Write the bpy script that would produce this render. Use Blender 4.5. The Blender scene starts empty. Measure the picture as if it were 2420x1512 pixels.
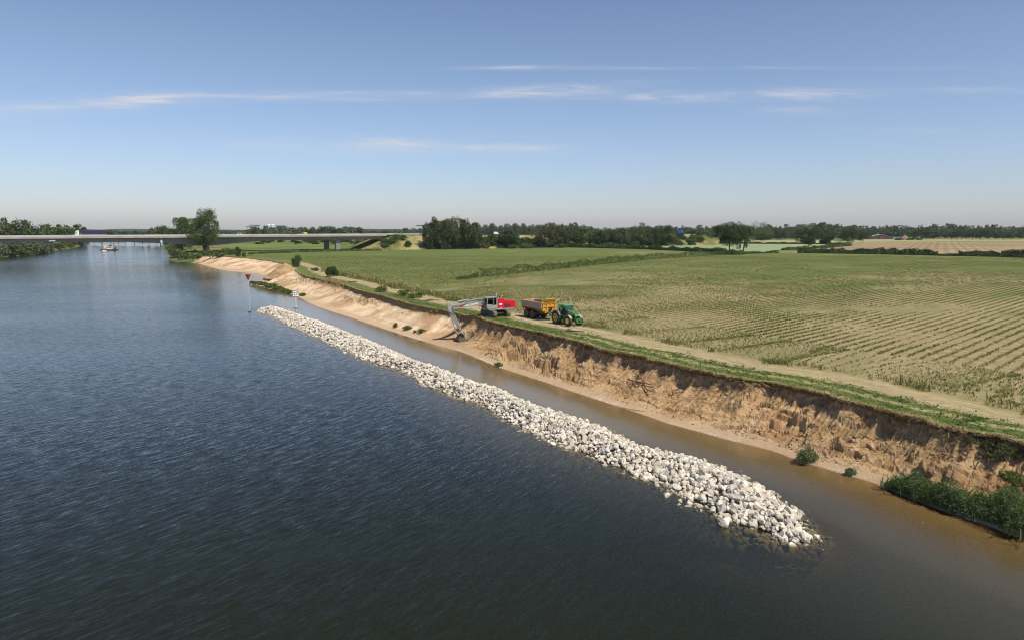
import bpy, bmesh, math, random
import numpy as np
from mathutils import Vector, Matrix, noise as mn
random.seed(7); RNG = np.random.default_rng(7)
SC = bpy.context.scene
COL = SC.collection
R = math.radians

# ---------------------------------------------------------------- camera, sky, sun, exposure
PITCH = math.atan(211/1613.0)
CAMH = 18.0
cam = bpy.data.objects.new('camera', bpy.data.cameras.new('camera'))
COL.objects.link(cam); SC.camera = cam
cam.data.sensor_width = 36; cam.data.lens = 24.0
cam.data.clip_start = 0.5; cam.data.clip_end = 60000
cam.location = (0, 0, CAMH); cam.rotation_euler = (R(90)-PITCH, 0, 0)

SUN_EL, SUN_AZ = R(57), math.atan2(0.70, -0.72)      # azimuth clockwise from +Y
sun_dir = Vector((math.sin(SUN_AZ)*math.cos(SUN_EL), math.cos(SUN_AZ)*math.cos(SUN_EL), math.sin(SUN_EL)))
sl = bpy.data.lights.new('sun', 'SUN'); sl.energy = 5.0; sl.angle = R(0.53); sl.color = (1.0, 0.92, 0.79)
so = bpy.data.objects.new('sun', sl); COL.objects.link(so)
so.rotation_euler = (-sun_dir).to_track_quat('-Z', 'Y').to_euler()
SC.view_settings.view_transform = 'Standard'; SC.view_settings.look = 'None'
SC.view_settings.exposure = 0.0; SC.view_settings.gamma = 1.0; SC.cycles.pixel_filter_type = 'BLACKMAN_HARRIS'; SC.cycles.filter_width = 1.05; SC.view_settings.use_curve_mapping = False

W = bpy.data.worlds.new("World"); SC.world = W; W.use_nodes = True
class NT:
    """tiny node helper"""
    def __init__(s, tree): s.t = tree; s.n = tree.nodes; s.l = tree.links
    def new(s, typ, **kw):
        nd = s.n.new(typ)
        for k, v in kw.items():
            if k.startswith('i_'):
                key = k[2:]; key = int(key) if key.isdigit() else key.replace('_', ' ')
                s.put(nd.inputs[key], v)
            else: setattr(nd, k, v)
        return nd
    def put(s, sock, v):
        if isinstance(v, bpy.types.NodeSocket): s.l.new(v, sock)
        elif isinstance(v, bpy.types.Node): s.l.new(v.outputs[0], sock)
        else:
            if sock.type == 'RGBA' and len(v) == 3: v = (*v, 1)
            sock.default_value = v
    def m(s, op, a, b=0.0, c=0.0, clamp=False):
        nd = s.n.new('ShaderNodeMath'); nd.operation = op; nd.use_clamp = clamp
        for i, v in enumerate((a, b, c)): s.put(nd.inputs[i], v)
        return nd.outputs[0]
    def vm(s, op, a, b=(0, 0, 0), sc=None):
        nd = s.n.new('ShaderNodeVectorMath'); nd.operation = op
        s.put(nd.inputs[0], a); s.put(nd.inputs[1], b)
        if sc is not None: s.put(nd.inputs[3], sc)
        return nd.outputs[0]
    def noise(s, vec, scale, detail=4, rough=0.55, col=False, dim='3D'):
        nd = s.n.new('ShaderNodeTexNoise'); nd.noise_dimensions = dim
        s.put(nd.inputs['Vector'], vec); nd.inputs['Scale'].default_value = scale
        nd.inputs['Detail'].default_value = detail; nd.inputs['Roughness'].default_value = rough
        return nd.outputs['Color' if col else 'Fac']
    def ramp(s, f, pts, interp='LINEAR'):
        nd = s.n.new('ShaderNodeValToRGB'); nd.color_ramp.interpolation = interp
        cr = nd.color_ramp
        while len(cr.elements) < len(pts): cr.elements.new(0.5)
        for e, (p, c) in zip(cr.elements, pts):
            e.position = p; e.color = (c, c, c, 1) if isinstance(c, (int, float)) else (*c, 1)
        s.put(nd.inputs[0], f); return nd.outputs[0]
    def mix(s, f, a, b, mode='MIX'):
        nd = s.n.new('ShaderNodeMix'); nd.data_type = 'RGBA'; nd.blend_type = mode
        s.put(nd.inputs[0], f); s.put(nd.inputs[6], a); s.put(nd.inputs[7], b)
        return nd.outputs[2]
    def mapping(s, vec, rot=(0, 0, 0), scale=(1, 1, 1), loc=(0, 0, 0)):
        if any(rot):                      # turn first, then stretch
            r_ = s.n.new('ShaderNodeMapping'); s.put(r_.inputs[0], vec); r_.inputs['Rotation'].default_value = rot; vec = r_.outputs[0]
        nd = s.n.new('ShaderNodeMapping'); s.put(nd.inputs[0], vec)
        nd.inputs['Scale'].default_value = scale
        nd.inputs['Location'].default_value = loc; return nd.outputs[0]
    def ss(s, x, a, b):
        nd = s.n.new('ShaderNodeMapRange'); nd.interpolation_type = 'SMOOTHSTEP'
        s.put(nd.inputs[0], x); nd.inputs[1].default_value = a; nd.inputs[2].default_value = b
        return nd.outputs[0]
    def attr(s, name):
        nd = s.n.new('ShaderNodeAttribute'); nd.attribute_name = name; return nd.outputs['Fac']

def px_dir(x, y):
    a = (x-1210)/1613.0; b = (756-y)/1613.0
    cp, sp = math.cos(PITCH), math.sin(PITCH)
    return Vector((a, cp + b*sp, -sp + b*cp))
def P(x, y, z=0.0):
    d = px_dir(x, y); t = (z-CAMH)/d.z
    return Vector((d.x*t, d.y*t, z))
def PD(x, y, Y):
    d = px_dir(x, y); t = Y/d.y
    return Vector((d.x*t, Y, CAMH + d.z*t))

w = NT(W.node_tree)
bg = [n for n in w.n if n.type == 'BACKGROUND'][0]
sky = w.new('ShaderNodeTexSky', sky_type='NISHITA', sun_disc=False, sun_elevation=SUN_EL, sun_rotation=SUN_AZ,
            altitude=200, air_density=1.15, dust_density=0.5, ozone_density=1.5)
tc = w.new('ShaderNodeTexCoord').outputs['Generated']
sep = w.new('ShaderNodeSeparateXYZ'); w.put(sep.inputs[0], tc)
el0 = w.m('ARCSINE', sep.outputs[2])
yy_ = w.m('MAXIMUM', sep.outputs[1], .05)
az = w.m('DIVIDE', sep.outputs[0], yy_); el = w.m('DIVIDE', sep.outputs[2], yy_)     # cirrus sheet far ahead over the horizon
cmb = w.new('ShaderNodeCombineXYZ'); w.put(cmb.inputs[0], w.m('MULTIPLY', az, 5.0)); w.put(cmb.inputs[1], w.m('MULTIPLY', el, 55.0))
warp = w.noise(cmb.outputs[0], 0.5, 3, 0.5, col=True)
cv = w.vm('ADD', cmb.outputs[0], w.vm('SCALE', w.vm('SUBTRACT', warp, (.5, .5, .5)), sc=2.2))
wisp = w.noise(cv, 1.0, 8, 0.62)
wisp = w.ss(wisp, 0.36, 0.68)
fine = w.noise(w.mapping(cv, rot=(0, 0, 0.12), scale=(2.2, 3.2, 1)), 1.3, 6, 0.65)
wisp = w.m('MULTIPLY', wisp, w.ss(fine, 0.25, 0.6))
def band(px, py, wx, wy, tilt, amp):
    d = px_dir(px, py).normalized(); a0 = d.x/d.y; e0 = d.z/d.y
    da = w.m('SUBTRACT', az, a0)
    de = w.m('SUBTRACT', w.m('SUBTRACT', el, e0), w.m('MULTIPLY', da, tilt))
    q = w.m('ADD', w.m('POWER', w.m('DIVIDE', w.m('ABSOLUTE', da), wx/1700), 2.0), w.m('POWER', w.m('DIVIDE', w.m('ABSOLUTE', de), wy/1700), 2.0))
    return w.m('MULTIPLY', w.m('EXPONENT', w.m('MULTIPLY', q, -1.0)), amp)
bands = None
for args in ((1000, 226, 520, 11, 0.005, 1.5), (1330, 208, 190, 12, 0.03, 1.0), (310, 240, 190, 15, 0.05, 1.9), (60, 262, 180, 14, 0.02, 1.4),
             (1300, 161, 170, 5, -0.0, 1.5), (1700, 162, 500, 4, 0.0, .5), (1880, 225, 230, 17, 0.04, 1.0), (1890, 262, 80, 10, 0.0, 1.5), (1560, 232, 130, 10, 0, .9),
             (880, 345, 140, 17, 0, 1.9), (1210, 350, 110, 9, 0, 1.5), (640, 338, 90, 9, 0, 1.1), (2150, 310, 90, 7, 0, .6), (850, 415, 120, 8, 0, .3), (2290, 215, 120, 9, 0, .7)):
    b = band(*args); bands = b if bands is None else w.m('ADD', bands, b)
cl = w.m('MULTIPLY', w.m('MULTIPLY', w.m('MULTIPLY', bands, w.m('GREATER_THAN', sep.outputs[1], .1)), w.m('ADD', w.m('MULTIPLY', wisp, 1.25), 0.20)), 0.42, clamp=True)
tint = w.ramp(w.m('DIVIDE', el0, 1.2, clamp=True), [(0, (.80, .86, 1.16)), (.09, (.88, .91, 1.12)), (.20, (.90, .895, 1.00)), (.33, (.80, .825, .96)), (.6, (.44, .54, .74)), (1, (.35, .43, .62))])
skyt = w.mix(1.0, sky.outputs[0], tint, 'MULTIPLY')
skycol = w.mix(cl, skyt, (6.0, 6.1, 6.6))
w.put(bg.inputs[0], skycol); bg.inputs[1].default_value = 0.112

# ---------------------------------------------------------------- helpers
def new_mat(name):
    m = bpy.data.materials.new(name); m.use_nodes = True
    t = NT(m.node_tree); b = [n for n in t.n if n.type == 'BSDF_PRINCIPLED'][0]
    return m, t, b
MATS = {}
def paint(name, col, rough=0.5, metal=0.0, dirt=0.25, dirtcol=(0.22, 0.17, 0.11), scale=3.0, spec=0.5, bump=0.0):
    if name in MATS: return MATS[name]
    m, t, b = new_mat(name)
    co = t.new('ShaderNodeTexCoord').outputs['Object']
    n1 = t.noise(co, scale, 6, 0.65)
    f = t.m('MULTIPLY', t.ss(n1, 0.42, 0.75), dirt)
    n2 = t.noise(co, scale*0.35, 3, 0.5)
    base = t.mix(t.ss(n2, 0.3, 0.7), tuple(c*0.86 for c in col), tuple(min(1, c*1.1) for c in col))
    t.put(b.inputs['Base Color'], t.mix(f, base, dirtcol))
    t.put(b.inputs['Roughness'], t.m('ADD', rough, t.m('MULTIPLY', f, 0.4)))
    b.inputs['Metallic'].default_value = metal
    b.inputs['Specular IOR Level'].default_value = spec
    if bump:
        bp = t.new('ShaderNodeBump'); bp.inputs['Strength'].default_value = bump; bp.inputs['Distance'].default_value = 0.05
        t.put(bp.inputs['Height'], t.noise(co, scale*4, 5, 0.6)); t.put(b.inputs['Normal'], bp.outputs[0])
    MATS[name] = m; return m

def link(name, me, mats=(), parent=None, loc=None):
    for m in (mats if isinstance(mats, (list, tuple)) else [mats]): me.materials.append(m)
    o = bpy.data.objects.new(name, me); COL.objects.link(o)
    if parent is not None: o.parent = parent
    if loc is not None: o.location = loc
    return o
def np_mesh(name, V, F, smooth=False, attrs=None, mi=None):
    """V (n,3) array, F (m,k) array of equal-size faces"""
    V = np.asarray(V, dtype=np.float32); F = np.asarray(F, dtype=np.int32)
    me = bpy.data.meshes.new(name); k = F.shape[1]
    me.vertices.add(len(V)); me.vertices.foreach_set('co', V.ravel())
    me.loops.add(F.size); me.loops.foreach_set('vertex_index', F.ravel())
    me.polygons.add(len(F)); me.polygons.foreach_set('loop_start', np.arange(0, F.size, k, dtype=np.int32))
    me.polygons.foreach_set('loop_total', np.full(len(F), k, dtype=np.int32))
    me.polygons.foreach_set('use_smooth', np.full(len(F), bool(smooth)))
    if mi is not None: me.polygons.foreach_set('material_index', np.asarray(mi, dtype=np.int32))
    for an, av in (attrs or {}).items():
        a = me.attributes.new(an, 'FLOAT', 'POINT'); a.data.foreach_set('value', np.asarray(av, dtype=np.float32).ravel())
    me.update(); me.validate(); return me
def grid_faces(n, m):
    i = np.arange(n-1)[:, None]*m + np.arange(m-1)[None, :]
    return np.stack([i, i+1, i+m+1, i+m], -1).reshape(-1, 4)
def tag(o, label=None, cat=None, group=None, kind=None):
    if label: o['label'] = label
    if cat: o['category'] = cat
    if group: o['group'] = group
    if kind: o['kind'] = kind
    return o
def empty(name, loc=(0, 0, 0), rz=0.0, scale=1.0):
    o = bpy.data.objects.new(name, None); COL.objects.link(o); o.empty_display_size = 0.3
    o.location = loc; o.rotation_euler = (0, 0, rz); o.scale = (scale,)*3
    return o

class MB:
    """mesh builder: everything added becomes ONE mesh object"""
    def __init__(s): s.V = []; s.F = []; s.M = []; s.mi = 0
    def _add(s, vs, fs):
        b = len(s.V); s.V += [tuple(v) for v in vs]
        for f in fs: s.F.append([b+i for i in f]); s.M.append(s.mi)
    def box(s, c, d, rz=0.0, ry=0.0, taper=1.0, bev=0.0):
        """centre c, dims d, optional bevel by chamfer ring"""
        x, y, z = (q/2 for q in d); rot = Matrix.Rotation(rz, 3, 'Z') @ Matrix.Rotation(ry, 3, 'Y')
        C = Vector(c)
        if bev <= 0:
            vs = [Vector((sx*x*(taper if sz > 0 else 1), sy*y*(taper if sz > 0 else 1), sz*z)) for sz in (-1, 1) for sx, sy in ((-1, -1), (1, -1), (1, 1), (-1, 1))]
            fs = [(0, 3, 2, 1), (4, 5, 6, 7), (0, 1, 5, 4), (1, 2, 6, 5), (2, 3, 7, 6), (3, 0, 4, 7)]
            s._add([C + rot @ v for v in vs], fs)
        else:
            b = min(bev, x*.9, y*.9, z*.9); rings = []
            for zz, ins in ((-z, b), (-z+b, 0), (z-b, 0), (z, b)):
                xx, yy = x-ins, y-ins
                k = taper if zz > 0 else 1
                ring = [(-xx+b, -yy), (xx-b, -yy), (xx, -yy+b), (xx, yy-b), (xx-b, yy), (-xx+b, yy), (-xx, yy-b), (-xx, -yy+b)]
                rings.append([Vector((px*k, py*k, zz)) for px, py in ring])
            vs = [C + rot @ v for r_ in rings for v in r_]
            fs = [tuple(range(7, -1, -1)), tuple(range(24, 32))]
            for k in range(3):
                for j in range(8):
                    fs.append((k*8+j, k*8+(j+1) % 8, (k+1)*8+(j+1) % 8, (k+1)*8+j))
            s._add(vs, fs)
        return s
    def prism(s, pts, y0, y1, axis='y'):
        """polygon in the x-z plane (or x-y for axis z) swept from y0 to y1"""
        n = len(pts)
        if axis == 'y': vs = [(p[0], y0, p[1]) for p in pts] + [(p[0], y1, p[1]) for p in pts]
        elif axis == 'x': vs = [(y0, p[0], p[1]) for p in pts] + [(y1, p[0], p[1]) for p in pts]
        else: vs = [(p[0], p[1], y0) for p in pts] + [(p[0], p[1], y1) for p in pts]
        fs = [tuple(range(n)), tuple(range(2*n-1, n-1, -1))] + [(i, n+i, n+(i+1) % n, (i+1) % n) for i in range(n)]
        s._add(vs, fs); return s
    def tube(s, a, b, r0, r1=None, n=10, cap=True):
        r1 = r0 if r1 is None else r1
        a, b = Vector(a), Vector(b); d = (b-a).normalized()
        u = d.orthogonal().normalized(); v = d.cross(u)
        vs = [a + (u*math.cos(t)+v*math.sin(t))*r0 for t in (2*math.pi*i/n for i in range(n))] + \
             [b + (u*math.cos(t)+v*math.sin(t))*r1 for t in (2*math.pi*i/n for i in range(n))]
        fs = [(i, (i+1) % n, n+(i+1) % n, n+i) for i in range(n)]
        if cap: fs += [tuple(range(n-1, -1, -1)), tuple(range(n, 2*n))]
        s._add(vs, fs); return s
    def path(s, pts, r, n=6):
        for a, b in zip(pts[:-1], pts[1:]): s.tube(a, b, r, r, n)
        return s
    def lathe_y(s, prof, c=(0, 0, 0), n=28):
        """profile list of (y, radius) around the y axis through c"""
        c = Vector(c); vs = []
        for (y, r_) in prof:
            for i in range(n):
                t = 2*math.pi*i/n; vs.append(c + Vector((r_*math.cos(t), y, r_*math.sin(t))))
        fs = []
        for k in range(len(prof)-1):
            for i in range(n): fs.append((k*n+i, (k+1)*n+i, (k+1)*n+(i+1) % n, k*n+(i+1) % n))
        fs.append(tuple(range(n))); fs.append(tuple(range(len(prof)*n-1, (len(prof)-1)*n-1, -1)))
        s._add(vs, fs); return s
    def sphere(s, c, rx, ry=None, rz=None, n=10, m=6):
        ry = rx if ry is None else ry; rz = rx if rz is None else rz
        c = Vector(c); vs = [c+Vector((0, 0, -rz))]
        for j in range(1, m):
            ph = -math.pi/2 + math.pi*j/m
            for i in range(n):
                t = 2*math.pi*i/n; vs.append(c+Vector((rx*math.cos(ph)*math.cos(t), ry*math.cos(ph)*math.sin(t), rz*math.sin(ph))))
        vs.append(c+Vector((0, 0, rz))); fs = []
        for i in range(n):
            fs.append((0, 1+(i+1) % n, 1+i)); fs.append((len(vs)-1, 1+(m-2)*n+i, 1+(m-2)*n+(i+1) % n))
        for j in range(m-2):
            for i in range(n): fs.append((1+j*n+i, 1+j*n+(i+1) % n, 1+(j+1)*n+(i+1) % n, 1+(j+1)*n+i))
        s._add(vs, fs); return s
    def sheet(s, pts): s._add(pts, [tuple(range(len(pts)))]); return s
    def build(s, name, mats, parent=None, smooth=False, loc=None, label=None):
        me = bpy.data.meshes.new(name); me.from_pydata(s.V, [], s.F)
        me.polygons.foreach_set('material_index', s.M)
        bm = bmesh.new(); bm.from_mesh(me); bmesh.ops.recalc_face_normals(bm, faces=bm.faces)
        if smooth:
            for e in bm.edges: e.smooth = (len(e.link_faces) == 2 and e.calc_face_angle(0) < 0.6)
            for f in bm.faces: f.smooth = True
        else:
            for f in bm.faces: f.smooth = False
        bm.to_mesh(me); bm.free(); me.update()
        o = link(name, me, mats, parent, loc)
        if label: o['label'] = label
        return o
def copy_tree(o, parent=None):
    c = o.copy(); COL.objects.link(c)
    if parent is not None: c.parent = parent
    for ch in list(o.children): copy_tree(ch, c)
    return c
def catmull(pts, per=8):
    out = []; n = len(pts)
    for i in range(n-1):
        p0, p1, p2, p3 = pts[max(i-1, 0)], pts[i], pts[i+1], pts[min(i+2, n-1)]
        for k in range(per):
            t = k/per
            out.append(0.5*((2*p1)+(p2-p0)*t+(2*p0-5*p1+4*p2-p3)*t*t+(3*p1-p0-3*p2+p3)*t**3))
    out.append(pts[-1]); return out
def fbm(x, y, z, oct=5, H=1.0, lac=2.1): return mn.fractal(Vector((x, y, z)), H, lac, oct, noise_basis='PERLIN_ORIGINAL')
def lerp(a, b, t): return a+(b-a)*t
def sstep(a, b, x):
    t = np.clip((x-a)/(b-a), 0, 1); return t*t*(3-2*t)

# ================================================================ TERRAIN
# stations along the right bank: lip (z=4), waterline (z=0), scarp height, slope power, loose-sand amount, roughness
ST_PX = [((440, 600), (417, 620), .2, 1.2, -1, .15), ((464, 601.5), (440, 622), .2, 1.2, -1, .15), ((490, 603), (466, 623), .3, 1.2, .8, .2), ((540, 607), (521, 638), .3, 1.0, 1, .25), ((600, 612), (572, 644), .3, 1.0, 1, .35),
 ((650, 619), (610, 648), .3, 1.0, 1, .6), ((690, 630), (625, 655), .3, .8, 1, 1.1), ((702, 643), (611, 663.5), .3, .7, 1, 1.2), ((722, 652), (593, 670), .8, .8, 1, .6),
 ((743, 657), (626, 681), .9, .9, 1, .4), ((804, 671), (689, 696), 1.0, 1.0, 1, .35), ((850, 686), (735, 719), 1.3, 1.1, 1, .35), ((907, 700), (778, 735), 1.4, 1.1, 1, .35),
 ((960, 716), (826, 750), 1.2, 1.2, 1, .4), ((1011, 727), (885, 770), 1.2, 1.2, 1, .4), ((1061, 736), (953, 792), 1.2, 1.3, 1, .5), ((1100, 745), (1005, 808), 1.3, 2.1, .7, .35),
 ((1130, 753), (1050, 821), 1.5, 2.6, .1, .35), ((1177, 764), (1093, 833), 1.5, 2.3, 0, .7), ((1234, 778), (1150, 856), 1.7, 1.7, 0, 1.2), ((1297, 790), (1190, 872), 1.8, 1.5, 0, 1.3),
 ((1338, 801), (1240, 888), 1.8, 1.5, 0, 1.3), ((1380, 811), (1275, 899), 1.9, 1.4, 0, 1.3), ((1434, 827), (1325, 916), 1.8, 1.35, 0, 1.3), ((1490, 839.4), (1385, 936), 1.9, 1.35, 0, 1.3),
 ((1535, 850.7), (1425, 949), 1.7, 1.35, 0, 1.3), ((1614, 866.5), (1490, 970), 1.7, 1.35, 0, 1.2), ((1693, 884.6), (1580, 1001), 1.5, 1.3, 0, 1.1), ((1761, 896), (1650, 1020), 1.5, 1.25, 0, 1.0),
 ((1844, 908), (1730, 1042), 1.4, 1.2, 0, .9), ((1952, 935), (1825, 1066), 1.3, 1.1, 0, .8), ((2050, 959), (1890, 1090), 1.4, 1.1, 0, .8), ((2142, 980), (1990, 1119), 1.5, 1.1, 0, .85),
 ((2201, 1001), (2060, 1140), 1.3, 1.1, 0, .9), ((2248, 1013), (2120, 1165), 1.3, 1.1, 0, 1.0), ((2320, 1025), (2230, 1208), 1.2, 1.1, 0, 1.0), ((2420, 1047), (2330, 1241), 1.2, 1.1, 0, .9)]
stn = []
for (lp, sp_, h1, pw, sand, rg) in ST_PX:
    L, S = P(*lp, 4.0), P(*sp_, 0.0)
    stn.append((L.x, L.y, S.x, S.y, h1, pw, sand, rg))
up_river = [(-212, 425), (-250, 500), (-327, 645), (-423, 830), (-505, 1040)]
pre = [(sx+10, sy+3, sx, sy, .1, 1.0, -1, .1) for sx, sy in reversed(up_river)]
stn = pre + stn + [(38.6, 35.5, 32.9, 32.3, 1.2, 1.1, 0, .9), (44.5, 24, 38.8, 21, 1.2, 1.1, 0, .9), (51, 12, 45, 9, 1.2, 1.1, 0, .9), (58, 0, 52, -3, 1.2, 1.1, 0, .9), (90, -60, 84, -63, 1.2, 1.1, 0, .9)]
stn = [Vector(s) for s in stn]
dense = catmull(stn, 24)
D_ = np.array([list(d) for d in dense])
seg = np.hypot(np.diff(D_[:, 0]), np.diff(D_[:, 1])); acc = np.concatenate([[0], np.cumsum(seg)])
s = 0.0; ss_ = []
while s < acc[-1]:
    ss_.append(s); y = np.interp(s, acc, D_[:, 1]); s += min(max(0.10, abs(y)*0.0022), 4.0)
ss_.append(acc[-1]); S_ARC = np.array(ss_)
ST = np.stack([np.interp(S_ARC, acc, D_[:, k]) for k in range(8)], 1)
NS = len(ST)
tan = np.gradient(ST[:, :2], axis=0)
for _ in range(60): tan[1:-1] = (tan[:-2]+tan[1:-1]*2+tan[2:])/4
tan /= np.linalg.norm(tan, axis=1)[:, None]
INW = np.stack([-tan[:, 1], tan[:, 0]], 1)          # points inland (checked below)
if (INW[NS//2] @ np.array([.86, .5])) < 0: INW = -INW
fadeN = np.clip(60.0/np.maximum(ST[:, 1], 1), .35, 1)
# ragged turf edge
lipj = np.array([0.55*fbm(S*0.22, 3.1, 0, 3)+0.22*fbm(S*1.3, 9.1, 0, 3) for S in S_ARC])*(0.35+0.65*np.clip(ST[:, 7], 0, 1))
scall = np.array([max(0, fbm(S*0.16, 71.3, 0, 2)-0.12) for S in S_ARC])*2.6*np.clip(ST[:, 7]-.6, 0, 1)
scall += 1.0*np.exp(-((ST[:, 1]-109.8)/1.7)**2)
LIPX = ST[:, :2] + INW*(lipj+scall)[:, None]
lipz = np.array([4.0+0.06*fbm(S*0.7, 5, 5, 3) for S in S_ARC])
VE = []; AT_v = []; AT_s = []; AT_d = []
NSC, NTA, NUW = 30, 74, 12
rows = NSC+NTA+NUW
bank = np.zeros((NS, rows, 3)); av = np.zeros((NS, rows)); asd = np.zeros((NS, rows)); aw = np.zeros((NS, rows))
for i in range(NS):
    lx, ly = LIPX[i]; S = S_ARC[i]; h1, pw, sand, rg = ST[i, 4:8]
    sx, sy = ST[i, 2:4]
    h1 = h1*(.85+0.9*fbm(S*.22, 17.7, 0, 4)*min(1, rg)); h1 = max(.12, h1)
    out = np.array([sx-lx, sy-ly]); wid = np.linalg.norm(out); out /= wid
    foot = min(.12+.05*h1, wid*.3)
    cave = max(0, fbm(S*.35, 41.0, 0, 2)+.1)*.9*min(1, rg)
    ztop = lipz[i]; zf = 4.0-h1
    for j in range(NSC):
        v = j/(NSC-1.0)
        z = lerp(ztop, zf, v)
        off = lerp(0.0, foot, v**1.3) - (0.24+cave*.7)*math.sin(math.pi*min(1, v*1.05))**.8*min(1, rg+.3)
        if j > 0:
            col = (-abs(fbm(S*.75, z*.22, 3.3, 4))*1.15 +.24)*(.35+.65*v) + fbm(S*4.0, z*1.2, 8.8, 4)*.16
            off += col*min(1, v*5)*min(1, rg+.15)
            z += 0.05*fbm(S*4, z*4, 1, 2)*v
        bank[i, j] = (lx+out[0]*off, ly+out[1]*off, z)
        av[i, j] = v; asd[i, j] = sand
    base_off = lerp(0.0, foot, 1.0)
    bo = (bank[i, NSC-1, :2]-np.array([lx, ly])) @ out
    for j in range(NTA):
        w_ = (j+1.0)/NTA
        off = lerp(bo, wid, w_)
        beach = 0.36*(1-w_)/0.34 if w_ > .66 else 0.36
        prof = (1-min(1, w_/.68))**pw
        z = (zf-.36)*prof + beach
        x, y = lx+out[0]*off, ly+out[1]*off
        env = math.sin(math.pi*min(1, w_*1.28))**.7 if w_ < .78 else 0
        env = max(env, 0)
        big = fbm(x*.33, y*.33, 2.0, 3)*.55
        # slumped blocks and runnels down the slope
        blk = fbm(S*.26+fbm(S*.5, off*.6, 19, 2)*.35, off*.60, 31.0, 3)
        msk = sstep(-.12, .22, fbm(S*.07, 3.3, 77, 2)+(.10 if 58 < ST[i, 1] < 100 else -.12))
        step = ((sstep(-.02, .03, blk) - .5)*.75 + (sstep(.20, .24, blk))*.45)*msk + (sstep(.02, .06, fbm(S*.12, off*.5, 51, 3))-.5)*.22
        run = -abs(fbm(S*.9+fbm(S, off*.5, 2, 2)*.5, off*.14, 12.0, 3))*(.14+.30*msk)
        fine = -abs(fbm(x*1.6, y*1.6, 4.0, 5))*.20+.05+.05*fbm(x*5, y*5, 3, 2)
        k = rg*env
        z += k*(big*.5 + step*(1.0 if sand < .5 else .12) + run*.9 + fine*(1 if w_ < .68 else .3)) + .025*fbm(x*3, y*3, 1, 3)*(1-w_)*2
        z = max(z, 0.02+ (1-w_)*.35) if w_ < .98 else z
        bank[i, NSC+j] = (x, y, z); av[i, NSC+j] = 1+w_; asd[i, NSC+j] = sand
    for j in range(NUW):
        d = (j+1)*1.1*(1+.12*j)
        x, y = sx+out[0]*d, sy+out[1]*d
        bank[i, NSC+NTA+j] = (x, y, -0.075*d - .007*d*d + .05*fbm(x*.5, y*.5, 7, 3)*min(1, d)); av[i, NSC+NTA+j] = 2+d; asd[i, NSC+NTA+j] = sand
# the hole being dug under the bucket, with the spoil pushed up on its far side
dd_ = np.hypot(bank[:, :, 0]+8.0, bank[:, :, 1]-108.9)
pit = np.clip(1-dd_/2.6, 0, 1)
bank[:, :, 2] = np.where((bank[:, :, 2] > .1) & (av > 1), np.minimum(bank[:, :, 2], .12+ (1-np.clip(pit*3, 0, 1))*9 + .1*pit), bank[:, :, 2])
BANK = bank
def bank_at(px, py, zg):
    """nearest bank surface vertex to a point (used to stand things on the bank)"""
    p = P(px, py, zg); d = (BANK[:, :, 0]-p.x)**2+(BANK[:, :, 1]-p.y)**2
    return Vector(BANK.reshape(-1, 3)[np.argmin(d)])
def ray_bank(px, py):
    """first place where the line of sight meets the bank"""
    d = np.array(px_dir(px, py)); c = np.array([0, 0, CAMH]); B_ = BANK.reshape(-1, 3); B_ = B_[(B_[:, 2] > 0.01) & (B_[:, 1] > 18)]; V = B_-c
    t = V @ d/(d @ d); err = np.linalg.norm(V-t[:, None]*d, axis=1)/t
    k = np.where(err < 0.0022)[0]
    if len(k) == 0: k = np.array([np.argmin(err)])
    return Vector(B_[k[np.argmin(t[k])]])

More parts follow.
